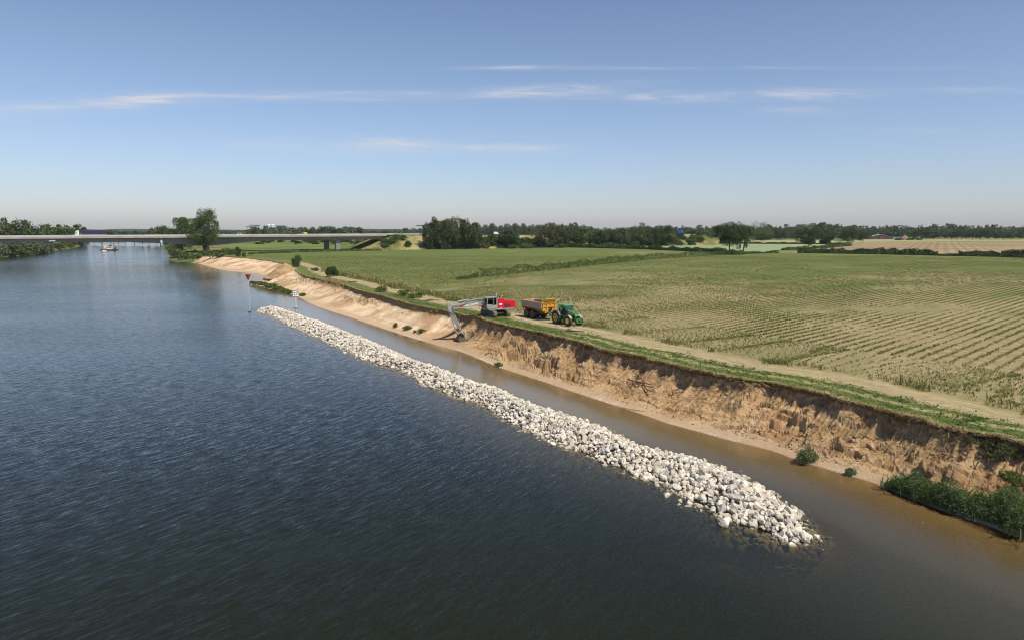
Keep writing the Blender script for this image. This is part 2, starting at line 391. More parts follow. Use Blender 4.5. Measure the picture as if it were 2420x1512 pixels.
# soil material
def soil_mat():
    m, t, b = new_mat('soil_bank')
    g = t.new('ShaderNodeNewGeometry').outputs['Position']
    v = t.attr('zone'); sand = t.attr('sand')
    n1 = t.noise(g, 0.35, 5, .6); n2 = t.noise(g, 2.2, 6, .65); n3 = t.noise(g, 9.0, 5, .65); n0 = t.noise(g, .11, 3, .5)
    clay = t.mix(t.ss(n2, .3, .72), (.25, .150, .072), (.46, .305, .155))
    clay = t.mix(t.ss(n1, .35, .7), clay, (.53, .37, .20))
    clay = t.mix(t.m('MULTIPLY', t.ss(n0, .5, .68), .55), clay, (.36, .20, .09))
    sandc = t.mix(t.ss(n1, .3, .7), (.62, .44, .27), (.86, .67, .44))
    sandc = t.mix(t.ss(n0, .48, .62), sandc, (.50, .32, .18))
    sandc = t.mix(t.m('MULTIPLY', t.ss(n2, .52, .72), .5), sandc, (.42, .26, .14))
    talus = t.mix(sand, clay, sandc)
    strat = t.noise(t.mapping(g, scale=(.06, .06, 2.6)), 1.0, 4, .6)
    talus = t.mix(t.m('MULTIPLY', t.ss(strat, .54, .60), t.m('SUBTRACT', .55, t.m('MULTIPLY', sand, .35))), talus, (.26, .15, .075))
    talus = t.mix(t.m('MULTIPLY', t.ss(strat, .42, .36), .35), talus, (.62, .47, .29))
    # strata on the upright face: dark topsoil with roots, brown loam under it
    top = t.mix(t.ss(n3, .35, .65), (.055, .040, .020), (.22, .155, .075))
    face = t.mix(t.ss(n2, .3, .7), (.22, .14, .075), (.48, .335, .19))
    vn = t.m('ADD', v, t.m('MULTIPLY', t.m('SUBTRACT', n2, .5), .5))
    sh = t.m('SUBTRACT', 1.0, t.m('MULTIPLY', sand, .45))
    upper = t.mix(t.ss(vn, .22, .55), top, face)
    upper = t.mix(t.m('MULTIPLY', sand, .75), upper, t.mix(t.ss(n3, .4, .6), (.06, .045, .02), (.30, .23, .11)))
    c = t.mix(t.ss(vn, .85, 1.12), upper, talus)
    # dead turf rim
    rim = t.mix(t.ss(n3, .3, .7), (.20, .15, .065), (.46, .36, .17))
    c = t.mix(t.ss(vn, .16, .02), c, rim)
    # damp beach near the water
    vz = t.m('ADD', v, t.m('MULTIPLY', t.m('SUBTRACT', n1, .5), .25))
    c = t.mix(t.m('MULTIPLY', t.ss(vz, 1.58, 1.80), .75), c, t.mix(n2, (.40, .28, .165), (.56, .42, .27)))
    c = t.mix(t.m('MULTIPLY', t.ss(v, 1.955, 2.0), .8), c, (.22, .15, .08))
    c = t.mix(t.ss(v, 2.2, 7.0), c, (.30, .20, .085))
    c = t.mix(t.m('MULTIPLY', t.ss(n3, .60, .70), .5), c, (.15, .09, .045))
    turf = t.mix(t.ss(n2, .35, .65), (.06, .10, .025), (.17, .17, .06))
    c = t.mix(t.m('MULTIPLY', t.ss(t.m('ADD', sand, t.m('MULTIPLY', t.m('SUBTRACT', n1, .5), .5)), -.15, -.45), t.ss(v, 2.05, 1.97)), c, turf)
    t.put(b.inputs['Base Color'], c); b.inputs['Roughness'].default_value = .95; b.inputs['Specular IOR Level'].default_value = .15
    bp = t.new('ShaderNodeBump'); bp.inputs['Strength'].default_value = .9; bp.inputs['Distance'].default_value = .12
    t.put(bp.inputs['Height'], t.m('ADD', t.m('MULTIPLY', n2, .8), t.m('MULTIPLY', t.noise(g, 6.0, 8, .72), .9)))
    t.put(b.inputs['Normal'], bp.outputs[0]); return m
M_SOIL = soil_mat()
me = np_mesh('eroded_bank', bank.reshape(-1, 3), grid_faces(NS, rows), smooth=False, attrs={'zone': av, 'sand': asd})
tag(link('eroded_bank', me, M_SOIL), kind='structure')

# verge and track along the lip
tv = np.concatenate([[0, .08, .2, .35], np.arange(.55, 10.8, .3), [11.2]]); NV = len(tv)
verge = np.zeros((NS, NV, 3)); va = np.zeros((NS, NV))
for i in range(NS):
    for j, t_ in enumerate(tv):
        k = min(1, t_/.4)
        x, y = LIPX[i] + INW[i]*t_
        z = lerp(lipz[i], 4.0, min(1, t_/1.5)) + .04*fbm(x*.5, y*.5, 0, 2)*k*(1 if t_ < 11 else max(0, 1-(t_-11)/2)) 
        rut = -.05*(math.exp(-((t_-5.4)/.35)**2)+math.exp(-((t_-7.4)/.35)**2))
        z += rut + (0.10*math.exp(-(t_/.35)**2))*0.5
        if t_ > 10.75: z = 3.93
        verge[i, j] = (x, y, z); va[i, j] = t_
ok = ST[:, 1] < 300                       # the verge stops where the sand pit begins
i0 = int(np.argmax(ok))
def verge_mat():
    m, t, b = new_mat('verge_grass')
    g = t.new('ShaderNodeNewGeometry').outputs['Position']; d = t.attr('inland')
    sp = t.new('ShaderNodeSeparateXYZ'); t.put(sp.inputs[0], g)
    n1 = t.noise(g, .22, 4, .6); n2 = t.noise(g, 1.6, 5, .65); n3 = t.noise(g, 9, 4, .6)
    st = t.noise(t.mapping(g, rot=(0, 0, R(60)), scale=(.35, 2.2, 1)), 1.2, 5, .65)
    dd = t.m('ADD', d, t.m('ADD', t.m('MULTIPLY', t.m('SUBTRACT', n1, .5), 2.4), t.m('MULTIPLY', t.m('SUBTRACT', n2, .5), 1.2)))
    green = t.mix(t.ss(n2, .3, .7), (.050, .100, .018), (.115, .165, .035))
    green = t.mix(t.m('MULTIPLY', t.ss(n3, .5, .7), .5), green, (.19, .17, .06))
    dry = t.mix(t.ss(st, .3, .7), (.27, .22, .105), (.50, .41, .23))
    dry = t.mix(t.m('MULTIPLY', t.ss(n3, .55, .75), .5), dry, (.17, .16, .06))
    dirt = t.mix(t.ss(st, .3, .7), (.38, .29, .17), (.58, .46, .29))
    G = lambda c, w_: t.m('EXPONENT', t.m('MULTIPLY', t.m('POWER', t.m('ABSOLUTE', t.m('DIVIDE', t.m('SUBTRACT', dd, c), w_)), 2.0), -1.0))
    gf = t.m('ADD', t.m('MULTIPLY', G(1.6, .95), 1.35), t.m('MULTIPLY', G(4.1, .65), 1.2))
    gf = t.ss(t.m('ADD', gf, t.m('MULTIPLY', t.m('SUBTRACT', n2, .5), 1.1)), .35, .8)
    far = t.ss(sp.outputs[1], 88, 100)
    gf2 = t.ss(t.m('ADD', t.m('MULTIPLY', G(2.4, 2.0), 1.4), t.m('MULTIPLY', t.m('SUBTRACT', n2, .5), .9)), .35, .75)
    gf = t.mix(far, gf, gf2)
    trk = t.m('ADD', G(6.0, .45), G(8.0, .5))
    c = t.mix(gf, dry, green)
    mott = t.m('MULTIPLY', t.ss(st, .44, .62), t.m('ADD', .35, t.m('MULTIPLY', far, .40)))
    c = t.mix(mott, c, t.mix(n3, (.15, .16, .05), (.24, .22, .09)))
    c = t.mix(t.m('MULTIPLY', t.ss(trk, .25, .8), t.m('ADD', .45, t.m('MULTIPLY', far, .5))), c, dirt)
    tuft = t.noise(t.mapping(g, rot=(0, 0, R(60)), scale=(.5, 1.6, 1)), 3.0, 5, .75)
    c = t.mix(t.m('MULTIPLY', t.ss(tuft, .50, .62), .55), c, (.17, .15, .06))
    c = t.mix(t.m('MULTIPLY', t.ss(tuft, .42, .34), .45), c, (.62, .53, .33))
    weeds = t.mix(t.ss(n2, .35, .65), (.14, .13, .045), (.26, .23, .10))
    c = t.mix(t.m('MULTIPLY', t.ss(dd, 8.4, 9.8), t.m('ADD', .5, t.m('MULTIPLY', far, .4))), c, weeds)
    t.put(b.inputs['Base Color'], c); b.inputs['Roughness'].default_value = .95; b.inputs['Specular IOR Level'].default_value = .1
    bp = t.new('ShaderNodeBump'); bp.inputs['Strength'].default_value = .8; bp.inputs['Distance'].default_value = .08
    t.put(bp.inputs['Height'], t.noise(g, 7, 6, .7)); t.put(b.inputs['Normal'], bp.outputs[0]); return m
me = np_mesh('grass_verge_track', verge[i0:].reshape(-1, 3), grid_faces(NS-i0, NV), smooth=True, attrs={'inland': va[i0:]})
tag(link('farm_track', me, verge_mat()), kind='structure')

# the land: one sheet out to the horizon, cut out by the river
from mathutils.geometry import tessellate_polygon
ridx = list(range(0, NS, 6)) + [NS-1]
right_chain = [(LIPX[i, 0]+INW[i, 0]*(.5 if ST[i, 1] > 300 else 10), LIPX[i, 1]+INW[i, 1]*(.5 if ST[i, 1] > 300 else 10)) for i in ridx]
LB_PX = [(213, 573.2), (205, 577), (175, 587), (150, 590), (112, 597), (60, 602.5), (0, 608)]
left_shore = [tuple(P(*q, 0).xy) for q in LB_PX]
left_shore = [(left_shore[0][0]-20, 1080)] + left_shore + [(-420, 340), (-520, 200), (-640, -100), (-640, -300)]
poly = [(90, -300)] + right_chain[::-1] + [(-505, 1070), (-520, 1085), (left_shore[0][0]+10, 1085)] + [(x-4, y+2) for x, y in left_shore] + [(-14000, -300), (-14000, 16000), (14000, 16000), (14000, -300)]
pv = [Vector((x, y, 0)) for x, y in poly]
tr = tessellate_polygon([pv])
me = bpy.data.meshes.new('ground'); me.from_pydata([(p.x, p.y, 3.95) for p in pv], [], [tuple(f) for f in tr])
bm = bmesh.new(); bm.from_mesh(me); bmesh.ops.recalc_face_normals(bm, faces=bm.faces)
for f in bm.faces:
    if f.normal.z < 0: f.normal_flip()
bm.to_mesh(me); bm.free()
def field_mat(name, cols, scale=.05, rows=None, row_cols=None, row_w=.5, fine=1.2, rough_dir=None):
    m, t, b = new_mat(name)
    g = t.new('ShaderNodeNewGeometry').outputs['Position']
    n1 = t.noise(g, scale, 4, .6); n2 = t.noise(g, fine, 5, .7)
    base = t.ramp(t.ss(n1, .3, .7), [(i/(len(cols)-1), c) for i, c in enumerate(cols)])
    base = t.mix(t.m('MULTIPLY', t.ss(n2, .35, .7), .45), base, tuple(q*.55 for q in cols[0]))
    if rows:
        ang, sp = rows
        mp = t.mapping(g, rot=(0, 0, ang))
        sx = t.new('ShaderNodeSeparateXYZ'); t.put(sx.inputs[0], mp)
        wv = t.m('ABSOLUTE', t.m('SUBTRACT', t.m('FRACT', t.m('DIVIDE', t.m('ADD', sx.outputs[1], t.m('MULTIPLY', n2, .3)), sp)), .5))
        br = t.noise(t.mapping(mp, scale=(.12, .5, 1)), 1.0, 4, .6)
        f = t.m('MULTIPLY', t.ss(wv, .34, .16), t.ss(br, .35, .6))
        base = t.mix(t.m('MULTIPLY', f, row_w), base, row_cols)
    t.put(b.inputs['Base Color'], base); b.inputs['Roughness'].default_value = 1; b.inputs['Specular IOR Level'].default_value = .05
    return m
M_GROUND = field_mat('meadow', [(.085, .125, .030), (.16, .18, .06), (.27, .25, .10)], .012, fine=.25)
tag(link('ground', me, M_GROUND), kind='structure')
# left bank slope and far shore slope
def slope_strip(name, pts, h, off, depth_off, mat, flip=1):
    V = []; n = len(pts)
    for i, (x, y) in enumerate(pts):
        a = Vector(pts[max(i-1, 0)]); b_ = Vector(pts[min(i+1, n-1)]); d = (b_-a).normalized(); nrm = Vector((-d.y, d.x))*flip
        q = Vector((x, y))
        V += [(q.x+nrm.x*off, q.y+nrm.y*off, h), (q.x+nrm.x*off*.4, q.y+nrm.y*off*.4, h*.55), (q.x, q.y, .02), (q.x-nrm.x*depth_off, q.y-nrm.y*depth_off, -2.2)]
    tag(link(name, np_mesh(name, V, grid_faces(n, 4), smooth=True), mat), kind='structure')
slope_strip('left_bank_slope', [tuple(v) for v in catmull([Vector(p) for p in left_shore], 5)], 3.96, 9, 8, M_GROUND, flip=-1)
slope_strip('far_bank_slope', [(left_shore[0][0]-5, 1082), (-520, 1080), (-503, 1040)], 3.96, 9, 8, M_GROUND, flip=1)
# river bed
me = np_mesh('river_bed', [(-3000, -400, -2.3), (400, -400, -2.3), (400, 1300, -2.3), (-3000, 1300, -2.3)], [(0, 1, 2, 3)])
mb_, tb, bb = new_mat('river_bed'); g = tb.new('ShaderNodeNewGeometry').outputs['Position']
tb.put(bb.inputs['Base Color'], tb.mix(tb.noise(g, .4, 4), (.10, .085, .05), (.20, .16, .08))); bb.inputs['Roughness'].default_value = 1
tag(link('river_bed', me, mb_), kind='structure')

# ---------------------------------------------------------------- fields
def field(name, px, z, mat, world=False):
    pts = [P(*q, z) if not world else Vector((*q, z)) for q in px]
    tr = tessellate_polygon([[Vector((p.x, p.y, 0)) for p in pts]])
    me = bpy.data.meshes.new(name); me.from_pydata([tuple(p) for p in pts], [], [tuple(f) for f in tr])
    bm = bmesh.new(); bm.from_mesh(me)
    for f in bm.faces:
        f.normal_update()
        if f.normal.z < 0: f.normal_flip()
    bm.to_mesh(me); bm.free()
    return tag(link(name, me, mat), kind='structure')
# the hedge between the two near fields, and field edge following the track
HEDGE = [P(1085, 662, 4), P(1130, 655, 4), P(1290, 639, 4), P(1420, 625, 4), P(1530, 614, 4), P(1620, 608, 4), P(1712, 602.5, 4)]
ROW_A = math.atan2(39.6, 42.5)
def crop_mat():
    m, t, b = new_mat('crop_field_soil')
    g = t.new('ShaderNodeNewGeometry').outputs['Position']
    sp = t.new('ShaderNodeSeparateXYZ'); t.put(sp.inputs[0], g)
    n0 = t.noise(g, .018, 3, .5); n1 = t.noise(t.mapping(g, rot=(0, 0, -ROW_A), scale=(.5, 1.3, 1)), .09, 5, .62); n2 = t.noise(g, 1.1, 6, .7); n3 = t.noise(g, 6, 4, .6)
    soil = t.mix(t.ss(n2, .3, .7), (.23, .18, .095), (.40, .32, .18))
    leaf = t.mix(t.ss(n3, .3, .7), (.085, .115, .03), (.17, .20, .065))
    far = t.ss(sp.outputs[1], 75, 330)
    f = t.m('ADD', t.m('ADD', t.m('MULTIPLY', far, .95), t.m('MULTIPLY', t.ss(sp.outputs[0], 5, -25), .32)), t.m('MULTIPLY', t.m('SUBTRACT', n1, .5), 2.6))
    f = t.m('ADD', f, t.m('MULTIPLY', t.m('SUBTRACT', n2, .5), 1.3))
    f = t.m('ADD', f, t.m('MULTIPLY', t.m('SUBTRACT', n0, .5), 2.2))
    c = t.mix(t.m('ADD', .12, t.m('MULTIPLY', t.ss(f, -.15, 1.0), .88)), soil, leaf)
    t.put(b.inputs['Base Color'], c); b.inputs['Roughness'].default_value = 1; b.inputs['Specular IOR Level'].default_value = .05
    bp = t.new('ShaderNodeBump'); bp.inputs['Strength'].default_value = .7; bp.inputs['Distance'].default_value = .1
    t.put(bp.inputs['Height'], n2); t.put(b.inputs['Normal'], bp.outputs[0]); return m
M_CROP = crop_mat()
def edge_pt(i, t_): return LIPX[i] + INW[i]*t_
ie = [i for i in range(NS) if 20 < ST[i, 1] < 238]
def chain_between(y0, y1, t_): return [tuple(edge_pt(i, t_)) for i in ie if y0 <= ST[i, 1] <= y1][::12]
hy = HEDGE[0].y-4
near_edge = chain_between(20, 148, 10.4)
far_edge = chain_between(156, 236, 10.5)
field('crop_field', near_edge[::-1] + [tuple(p.xy) for p in [P(1060, 668, 3.99)]] + [tuple(p.xy) for p in HEDGE] + [tuple(P(1900, 598.5, 3.99).xy), tuple(P(2420, 608.5, 3.99).xy), tuple(P(3100, 618, 3.99).xy), (190, 20)], 3.99, M_CROP, world=True)
GREEN_POLY = far_edge[::-1] + [tuple(P(735, 625, 3.99).xy), tuple(P(700, 614, 3.99).xy), tuple(P(600, 606, 3.99).xy), tuple(P(590, 597, 3.99).xy), tuple(P(780, 593, 3.99).xy), tuple(P(1000, 590, 3.99).xy), tuple(P(1160, 588, 3.99).xy),
      tuple(P(1290, 586, 3.99).xy), tuple(P(1500, 590, 3.99).xy), tuple(P(1700, 598.5, 3.99).xy)] + [tuple((p+Vector((-2, 3, 0))).xy) for p in HEDGE[::-1]] + [tuple(P(1050, 672, 3.99).xy)]
field('green_field', GREEN_POLY, 3.985, M_CROP, world=True)
field('pale_field', [(1300, 582.5), (1380, 580), (1500, 576.5), (1610, 574.2), (1750, 575.5), (1900, 577.5), (2000, 577), (1850, 590), (1790, 597.5), (1700, 596.5), (1500, 588)], 4.0,
      field_mat('pale_barley', [(.25, .32, .16), (.30, .36, .19)], .01, fine=.12))
field('ploughed_field', [(1870, 598), (1905, 588), (1960, 578), (2060, 573), (2420, 571), (3100, 573), (3100, 606), (2420, 602)], 4.0,
      field_mat('ploughed_soil', [(.30, .225, .13), (.37, .27, .16), (.42, .32, .19)], .01, rows=(R(-58), 6.5), row_cols=(.10, .13, .045), row_w=.55, fine=.2))
field('dry_meadow_strip', [(1960, 577.5), (2060, 572.5), (2420, 570.5), (3100, 572), (3100, 564), (2200, 565.5), (2050, 567), (1990, 571)], 4.01,
      field_mat('dry_meadow', [(.28, .30, .12), (.42, .41, .20)], .012, fine=.1))
field('hay_meadow', [(1400, 577), (1610, 573), (1905, 576.5), (1990, 575), (1960, 567), (1650, 570), (1500, 573)], 3.99,
      field_mat('hay_meadow', [(.33, .32, .15), (.42, .40, .20)], .012, fine=.1))
field('flood_meadow', [(520, 596.5), (590, 590), (770, 584.5), (905, 582), (905, 574), (700, 571), (560, 579), (530, 588)], 3.98,
      field_mat('flood_meadow', [(.085, .15, .03), (.13, .19, .045), (.23, .25, .09)], .01, rows=(R(10), 14), row_cols=(.22, .25, .09), row_w=.4, fine=.08))

# ================================================================ WATER
shore_w = ST[:, 2:4][::5]
def polydist(X, Y, pts):
    best = np.full(X.shape, 1e9)
    for (x0, y0), (x1, y1) in zip(pts[:-1], pts[1:]):
        dx, dy = x1-x0, y1-y0; L2 = dx*dx+dy*dy+1e-9
        t = np.clip(((X-x0)*dx+(Y-y0)*dy)/L2, 0, 1)
        best = np.minimum(best, np.hypot(X-x0-t*dx, Y-y0-t*dy))
    return best
UPE = [(640, 724), (700, 745), (790, 780), (870, 812), (930, 838), (1000, 860), (1080, 895), (1150, 915), (1240, 955), (1320, 983), (1400, 1015), (1480, 1050), (1560, 1070), (1640, 1095), (1700, 1125), (1750, 1155), (1800, 1178), (1850, 1207), (1880, 1237)]
LOE = [(640, 742), (720, 785), (800, 828), (880, 855), (950, 872), (1000, 903), (1080, 935), (1150, 957), (1200, 990), (1280, 1025), (1350, 1055), (1430, 1085), (1500, 1120), (1560, 1155), (1620, 1182), (1700, 1225), (1760, 1262), (1820, 1280), (1880, 1281)]
crest = [P(*q, 1.0).xy for q in UPE]; front = [P(*q, 0.0).xy for q in LOE]
crest = [Vector((-56.5, 157.5))]+crest+[Vector((16.7, 38.6))]
def resamp(pts, n):
    pts = [Vector(p) for p in catmull([Vector(p) for p in pts], 8)]; a = np.array([list(p) for p in pts])
    s = np.concatenate([[0], np.cumsum(np.hypot(*np.diff(a, axis=0).T))]); u = np.linspace(0, s[-1], n)
    return np.stack([np.interp(u, s, a[:, 0]), np.interp(u, s, a[:, 1])], 1), s[-1]
CR, crest_len = resamp(crest, 400)
FRp = [tuple(v) for v in catmull([Vector(p) for p in front], 6)]
crd = np.gradient(CR, axis=0); crd /= np.linalg.norm(crd, axis=1)[:, None]
CRN = np.stack([crd[:, 1], -crd[:, 0]], 1)
if CRN[200] @ np.array([-.86, -.5]) < 0: CRN = -CRN        # towards the river
HWf = polydist(CR[:, 0], CR[:, 1], FRp); HWf = np.clip(HWf, 1.2, 2.6)
for _ in range(10): HWf[1:-1] = (HWf[:-2]+HWf[1:-1]+HWf[2:])/3
endf = np.minimum(np.arange(400)/14.0, (399-np.arange(400))/20.0); endf = np.clip(endf, .25, 1)
CRH = .88*endf**.7
xs = np.unique(np.concatenate([[-3500, -2000, -1200, -800, -500, -350, -250, -180, -140], np.arange(-120, 42, .8), [45, 50, 60, 90, 150, 400]]))
ys = np.unique(np.concatenate([[-400, -100, 0, 10], np.arange(18, 170, .8), np.arange(170, 300, 2.5), [310, 330, 360, 400, 460, 520, 600, 700, 850, 1000, 1150, 1300]]))
XX, YY = np.meshgrid(xs, ys, indexing='ij')
ds = polydist(XX, YY, shore_w[::2]); dp = polydist(XX, YY, CR[::8])
depth_s = .075*ds+.007*ds*ds
pile_d = np.maximum(0, dp-1.9)*.34
depth = np.minimum(depth_s, pile_d+.02)
# which side of the dam: lagoon water carries more silt
inside = ((ds < 9.0) & (YY < 150)).astype(float)
side = np.zeros(XX.shape)
k = np.argmin((XX[..., None]-CR[None, None, ::16, 0])**2 + (YY[..., None]-CR[None, None, ::16, 1])**2, axis=-1)
sd = (XX-CR[::16][k][..., 0])*CRN[::16][k][..., 0] + (YY-CR[::16][k][..., 1])*CRN[::16][k][..., 1]
silt = np.clip((1.0-sd)/4, 0, 1)*np.clip(1-(ds-3)/22, 0, 1)
silt *= .26+.74*sstep(42, 72, YY)
silt = np.maximum(silt, np.clip(1-ds/22, 0, 1)**1.6*.9*(.35+.65*sstep(38, 62, YY)))
def water_mat():
    m, t, b = new_mat('river_water'); t.n.remove(b)
    outn = [n for n in t.n if n.type == 'OUTPUT_MATERIAL'][0]
    g = t.new('ShaderNodeNewGeometry').outputs['Position']
    sp = t.new('ShaderNodeSeparateXYZ'); t.put(sp.inputs[0], g)
    dep = t.attr('depth'); si = t.attr('silt')
    # ripples: slopes of long crested wavelets, wind lanes change their strength
    KA = R(58)
    w1 = t.mapping(g, rot=(0, 0, -KA), scale=(.45, 2.6, 1)); w2 = t.mapping(g, rot=(0, 0, -KA+R(14)), scale=(.9, 5.5, 1)); w3 = t.mapping(g, rot=(0, 0, -KA-R(22)), scale=(1.8, 9.0, 1))
    a1 = t.noise(w1, 1.0, 3, .55); a2 = t.noise(w2, 1.0, 3, .6); a3 = t.noise(w3, 1.0, 3, .6)
    lane = t.noise(t.mapping(g, rot=(0, 0, R(-15)), scale=(.010, .028, 1)), 1.0, 4, .55)
    amp = t.m('ADD', .55, t.m('MULTIPLY', t.ss(lane, .3, .7), .75))
    calm = t.m('SUBTRACT', 1.0, t.m('MULTIPLY', si, .80))
    amp = t.m('MULTIPLY', amp, calm)
    s1 = t.m('ADD', t.m('ADD', t.m('MULTIPLY', t.m('SUBTRACT', a1, .5), .34), t.m('MULTIPLY', t.m('SUBTRACT', a2, .5), .40)), t.m('MULTIPLY', t.m('SUBTRACT', a3, .5), .30))
    s1 = t.m('MULTIPLY', s1, amp)
    s2 = t.m('MULTIPLY', t.m('SUBTRACT', t.noise(t.mapping(g, scale=(6, 6, 1)), 1.0, 3, .6), .5), t.m('MULTIPLY', amp, .36))
    wx, wy = -math.sin(KA), math.cos(KA); cx, cy = math.cos(KA), math.sin(KA)
    nx = t.m('ADD', t.m('MULTIPLY', s1, wx), t.m('MULTIPLY', s2, cx)); ny = t.m('ADD', t.m('MULTIPLY', s1, wy), t.m('MULTIPLY', s2, cy))
    cb = t.new('ShaderNodeCombineXYZ'); t.put(cb.inputs[0], nx); t.put(cb.inputs[1], ny); cb.inputs[2].default_value = 1
    N = t.vm('NORMALIZE', cb.outputs[0])
    deepc = t.mix(t.noise(g, .03, 3), (.011, .0135, .0048), (.017, .0185, .007))
    murk = t.mix(si, deepc, (.29, .245, .15))
    body = t.new('ShaderNodeBsdfDiffuse'); t.put(body.inputs[0], murk)
    tp = t.new('ShaderNodeBsdfTransparent'); t.put(tp.inputs[0], t.mix(t.m('MULTIPLY', dep, .6, clamp=True), (.88, .84, .70), (.62, .56, .30)))
    clear = t.m('EXPONENT', t.m('MULTIPLY', t.m('MULTIPLY', dep, -1.0), t.m('ADD', 1.25, t.m('MULTIPLY', si, .8))))
    mx = t.new('ShaderNodeMixShader'); t.put(mx.inputs[0], clear); t.put(mx.inputs[1], body); t.put(mx.inputs[2], tp)
    gl = t.new('ShaderNodeBsdfGlossy'); gl.inputs['Roughness'].default_value = .11; t.put(gl.inputs['Normal'], N); gl.inputs[0].default_value = (1, 1, 1, 1)
    fr = t.new('ShaderNodeFresnel'); fr.inputs[0].default_value = 1.333; t.put(fr.inputs['Normal'], N)
    m2 = t.new('ShaderNodeMixShader'); t.put(m2.inputs[0], fr); t.put(m2.inputs[1], mx); t.put(m2.inputs[2], gl)
    t.put(outn.inputs[0], m2); return m
me = np_mesh('river_water', np.stack([XX, YY, np.zeros_like(XX)], -1).reshape(-1, 3), grid_faces(*XX.shape)[:, ::-1], attrs={'depth': depth, 'silt': silt})
tag(link('river_water', me, water_mat()), kind='structure')

# ================================================================ ROCK DAM
def rock_mat():
    m, t, b = new_mat('limestone')
    co = t.new('ShaderNodeTexCoord').outputs['Object']; oi = t.new('ShaderNodeObjectInfo')
    g = t.new('ShaderNodeNewGeometry').outputs['Position']
    sp = t.new('ShaderNodeSeparateXYZ'); t.put(sp.inputs[0], g)
    n1 = t.noise(g, 1.7, 3, .5); n2 = t.noise(g, 9, 6, .7)
    c = t.mix(t.ss(n1, .35, .65), (.66, .60, .48), (.88, .82, .69))
    c = t.mix(t.m('MULTIPLY', t.ss(n2, .52, .72), .55), c, (.42, .36, .28))
    rj = t.m('ADD', t.m('MULTIPLY', t.new('ShaderNodeNewGeometry').outputs['Random Per Island'], .30), t.m('MULTIPLY', oi.outputs['Random'], .10))
    c = t.mix(rj, c, (.34, .31, .27))
    vor = t.new('ShaderNodeTexVoronoi'); vor.inputs['Scale'].default_value = 2.1; t.put(vor.inputs['Vector'], g)
    sv = t.new('ShaderNodeSeparateColor'); t.put(sv.inputs[0], vor.outputs['Color'])
    c = t.mix(t.m('MULTIPLY', t.ss(sv.outputs[0], .62, .85), .6), c, (.42, .34, .24))
    c = t.mix(t.m('MULTIPLY', t.ss(sv.outputs[1], .66, .9), .6), c, (.30, .29, .28))
    wet = t.ss(t.m('ADD', sp.outputs[2], t.m('MULTIPLY', n2, .12)), .22, .08)
    c = t.mix(t.m('MULTIPLY', wet, .8), c, (.20, .165, .105))
    alg = t.ss(sp.outputs[2], .0, -.25)
    c = t.mix(t.m('MULTIPLY', alg, .8), c, (.22, .20, .07))
    t.put(b.inputs['Base Color'], c); b.inputs['Roughness'].default_value = .9; b.inputs['Specular IOR Level'].default_value = .25
    bp = t.new('ShaderNodeBump'); bp.inputs['Strength'].default_value = .6; bp.inputs['Distance'].default_value = .03
    t.put(bp.inputs['Height'], n2); t.put(b.inputs['Normal'], bp.outputs[0]); return m
M_ROCK = rock_mat()
def rock_shape(seed, sub=2):
    """angular quarry stone: a ball clipped by random planes, then roughened"""
    bm = bmesh.new(); bmesh.ops.create_icosphere(bm, subdivisions=sub, radius=1.0)
    rg = np.random.default_rng(seed); V = np.array([v.co[:] for v in bm.verts])
    for _ in range(13):
        n = rg.normal(size=3); n /= np.linalg.norm(n); d = rg.uniform(.48, .80)
        k = V @ n; over = np.maximum(0, k-d); V = V-n*over[:, None]
    V += rg.normal(size=V.shape)*.022
    V *= np.array([rg.uniform(.85, 1.25), rg.uniform(.75, 1.05), rg.uniform(.6, .9)])
    F = np.array([[v.index for v in f.verts] for f in bm.faces]); bm.free(); return V, F
SH_F = [rock_shape(100+i, 3) for i in range(14)]; SH_C = [rock_shape(200+i, 2) for i in range(10)]
def rand_rot(n):
    q = RNG.normal(size=(n, 4)); q /= np.linalg.norm(q, axis=1)[:, None]
    w_, x, y, z = q.T
    return np.stack([1-2*(y*y+z*z), 2*(x*y-w_*z), 2*(x*z+w_*y), 2*(x*y+w_*z), 1-2*(x*x+z*z), 2*(y*z-w_*x), 2*(x*z-w_*y), 2*(y*z+w_*x), 1-2*(x*x+y*y)], 1).reshape(n, 3, 3)
# surface of the heap: u along the crest, v across (-1 land side .. +1 river side)
def heap(uidx, v):
    i = int(uidx); c = CR[i]; n = CRN[i]; hw = HWf[i]*(.45+.55*endf[i]); h = CRH[i]
    p = c + n*v*hw
    r_ = abs(v)
    z = h*(1-r_**1.5) if r_ < 1 else -(r_-1)*.80
    return np.array([p[0], p[1], z])
rocks = []
Y_of = CR[:, 1]
du = 0
ulen = np.concatenate([[0], np.cumsum(np.hypot(*np.diff(CR, axis=0).T))])
pos = 0.0
while pos < ulen[-1]:
    i = int(np.interp(pos, ulen, np.arange(400)))
    y = Y_of[i]
    lod = 0 if y < 75 else (1 if y < 110 else 2)
    sz0 = (.215, .25, .30)[lod]
    step_ = (.29, .37, .47)[lod]
    vmax = 2.35 if y < 85 else 1.45
    v = -1.8 if y < 85 else -1.2
    hw = HWf[i]*(.45+.55*endf[i])
    while v < vmax:
        vv = v + random.uniform(-.5, .5)*step_/hw*.9
        p = heap(min(399, max(0, i+random.uniform(-.6, .6))), vv)
        p[0] += random.uniform(-.2, .2); p[1] += random.uniform(-.2, .2)
        r_ = sz0*math.exp(random.gauss(0, .34)); r_ = min(r_, .50)
        p[2] += random.uniform(-.08, .16)
        if p[2] < -.1: r_ *= 1.15
        rocks.append((p[0], p[1], p[2], r_))
        v += step_*.92/hw
    pos += step_*.82
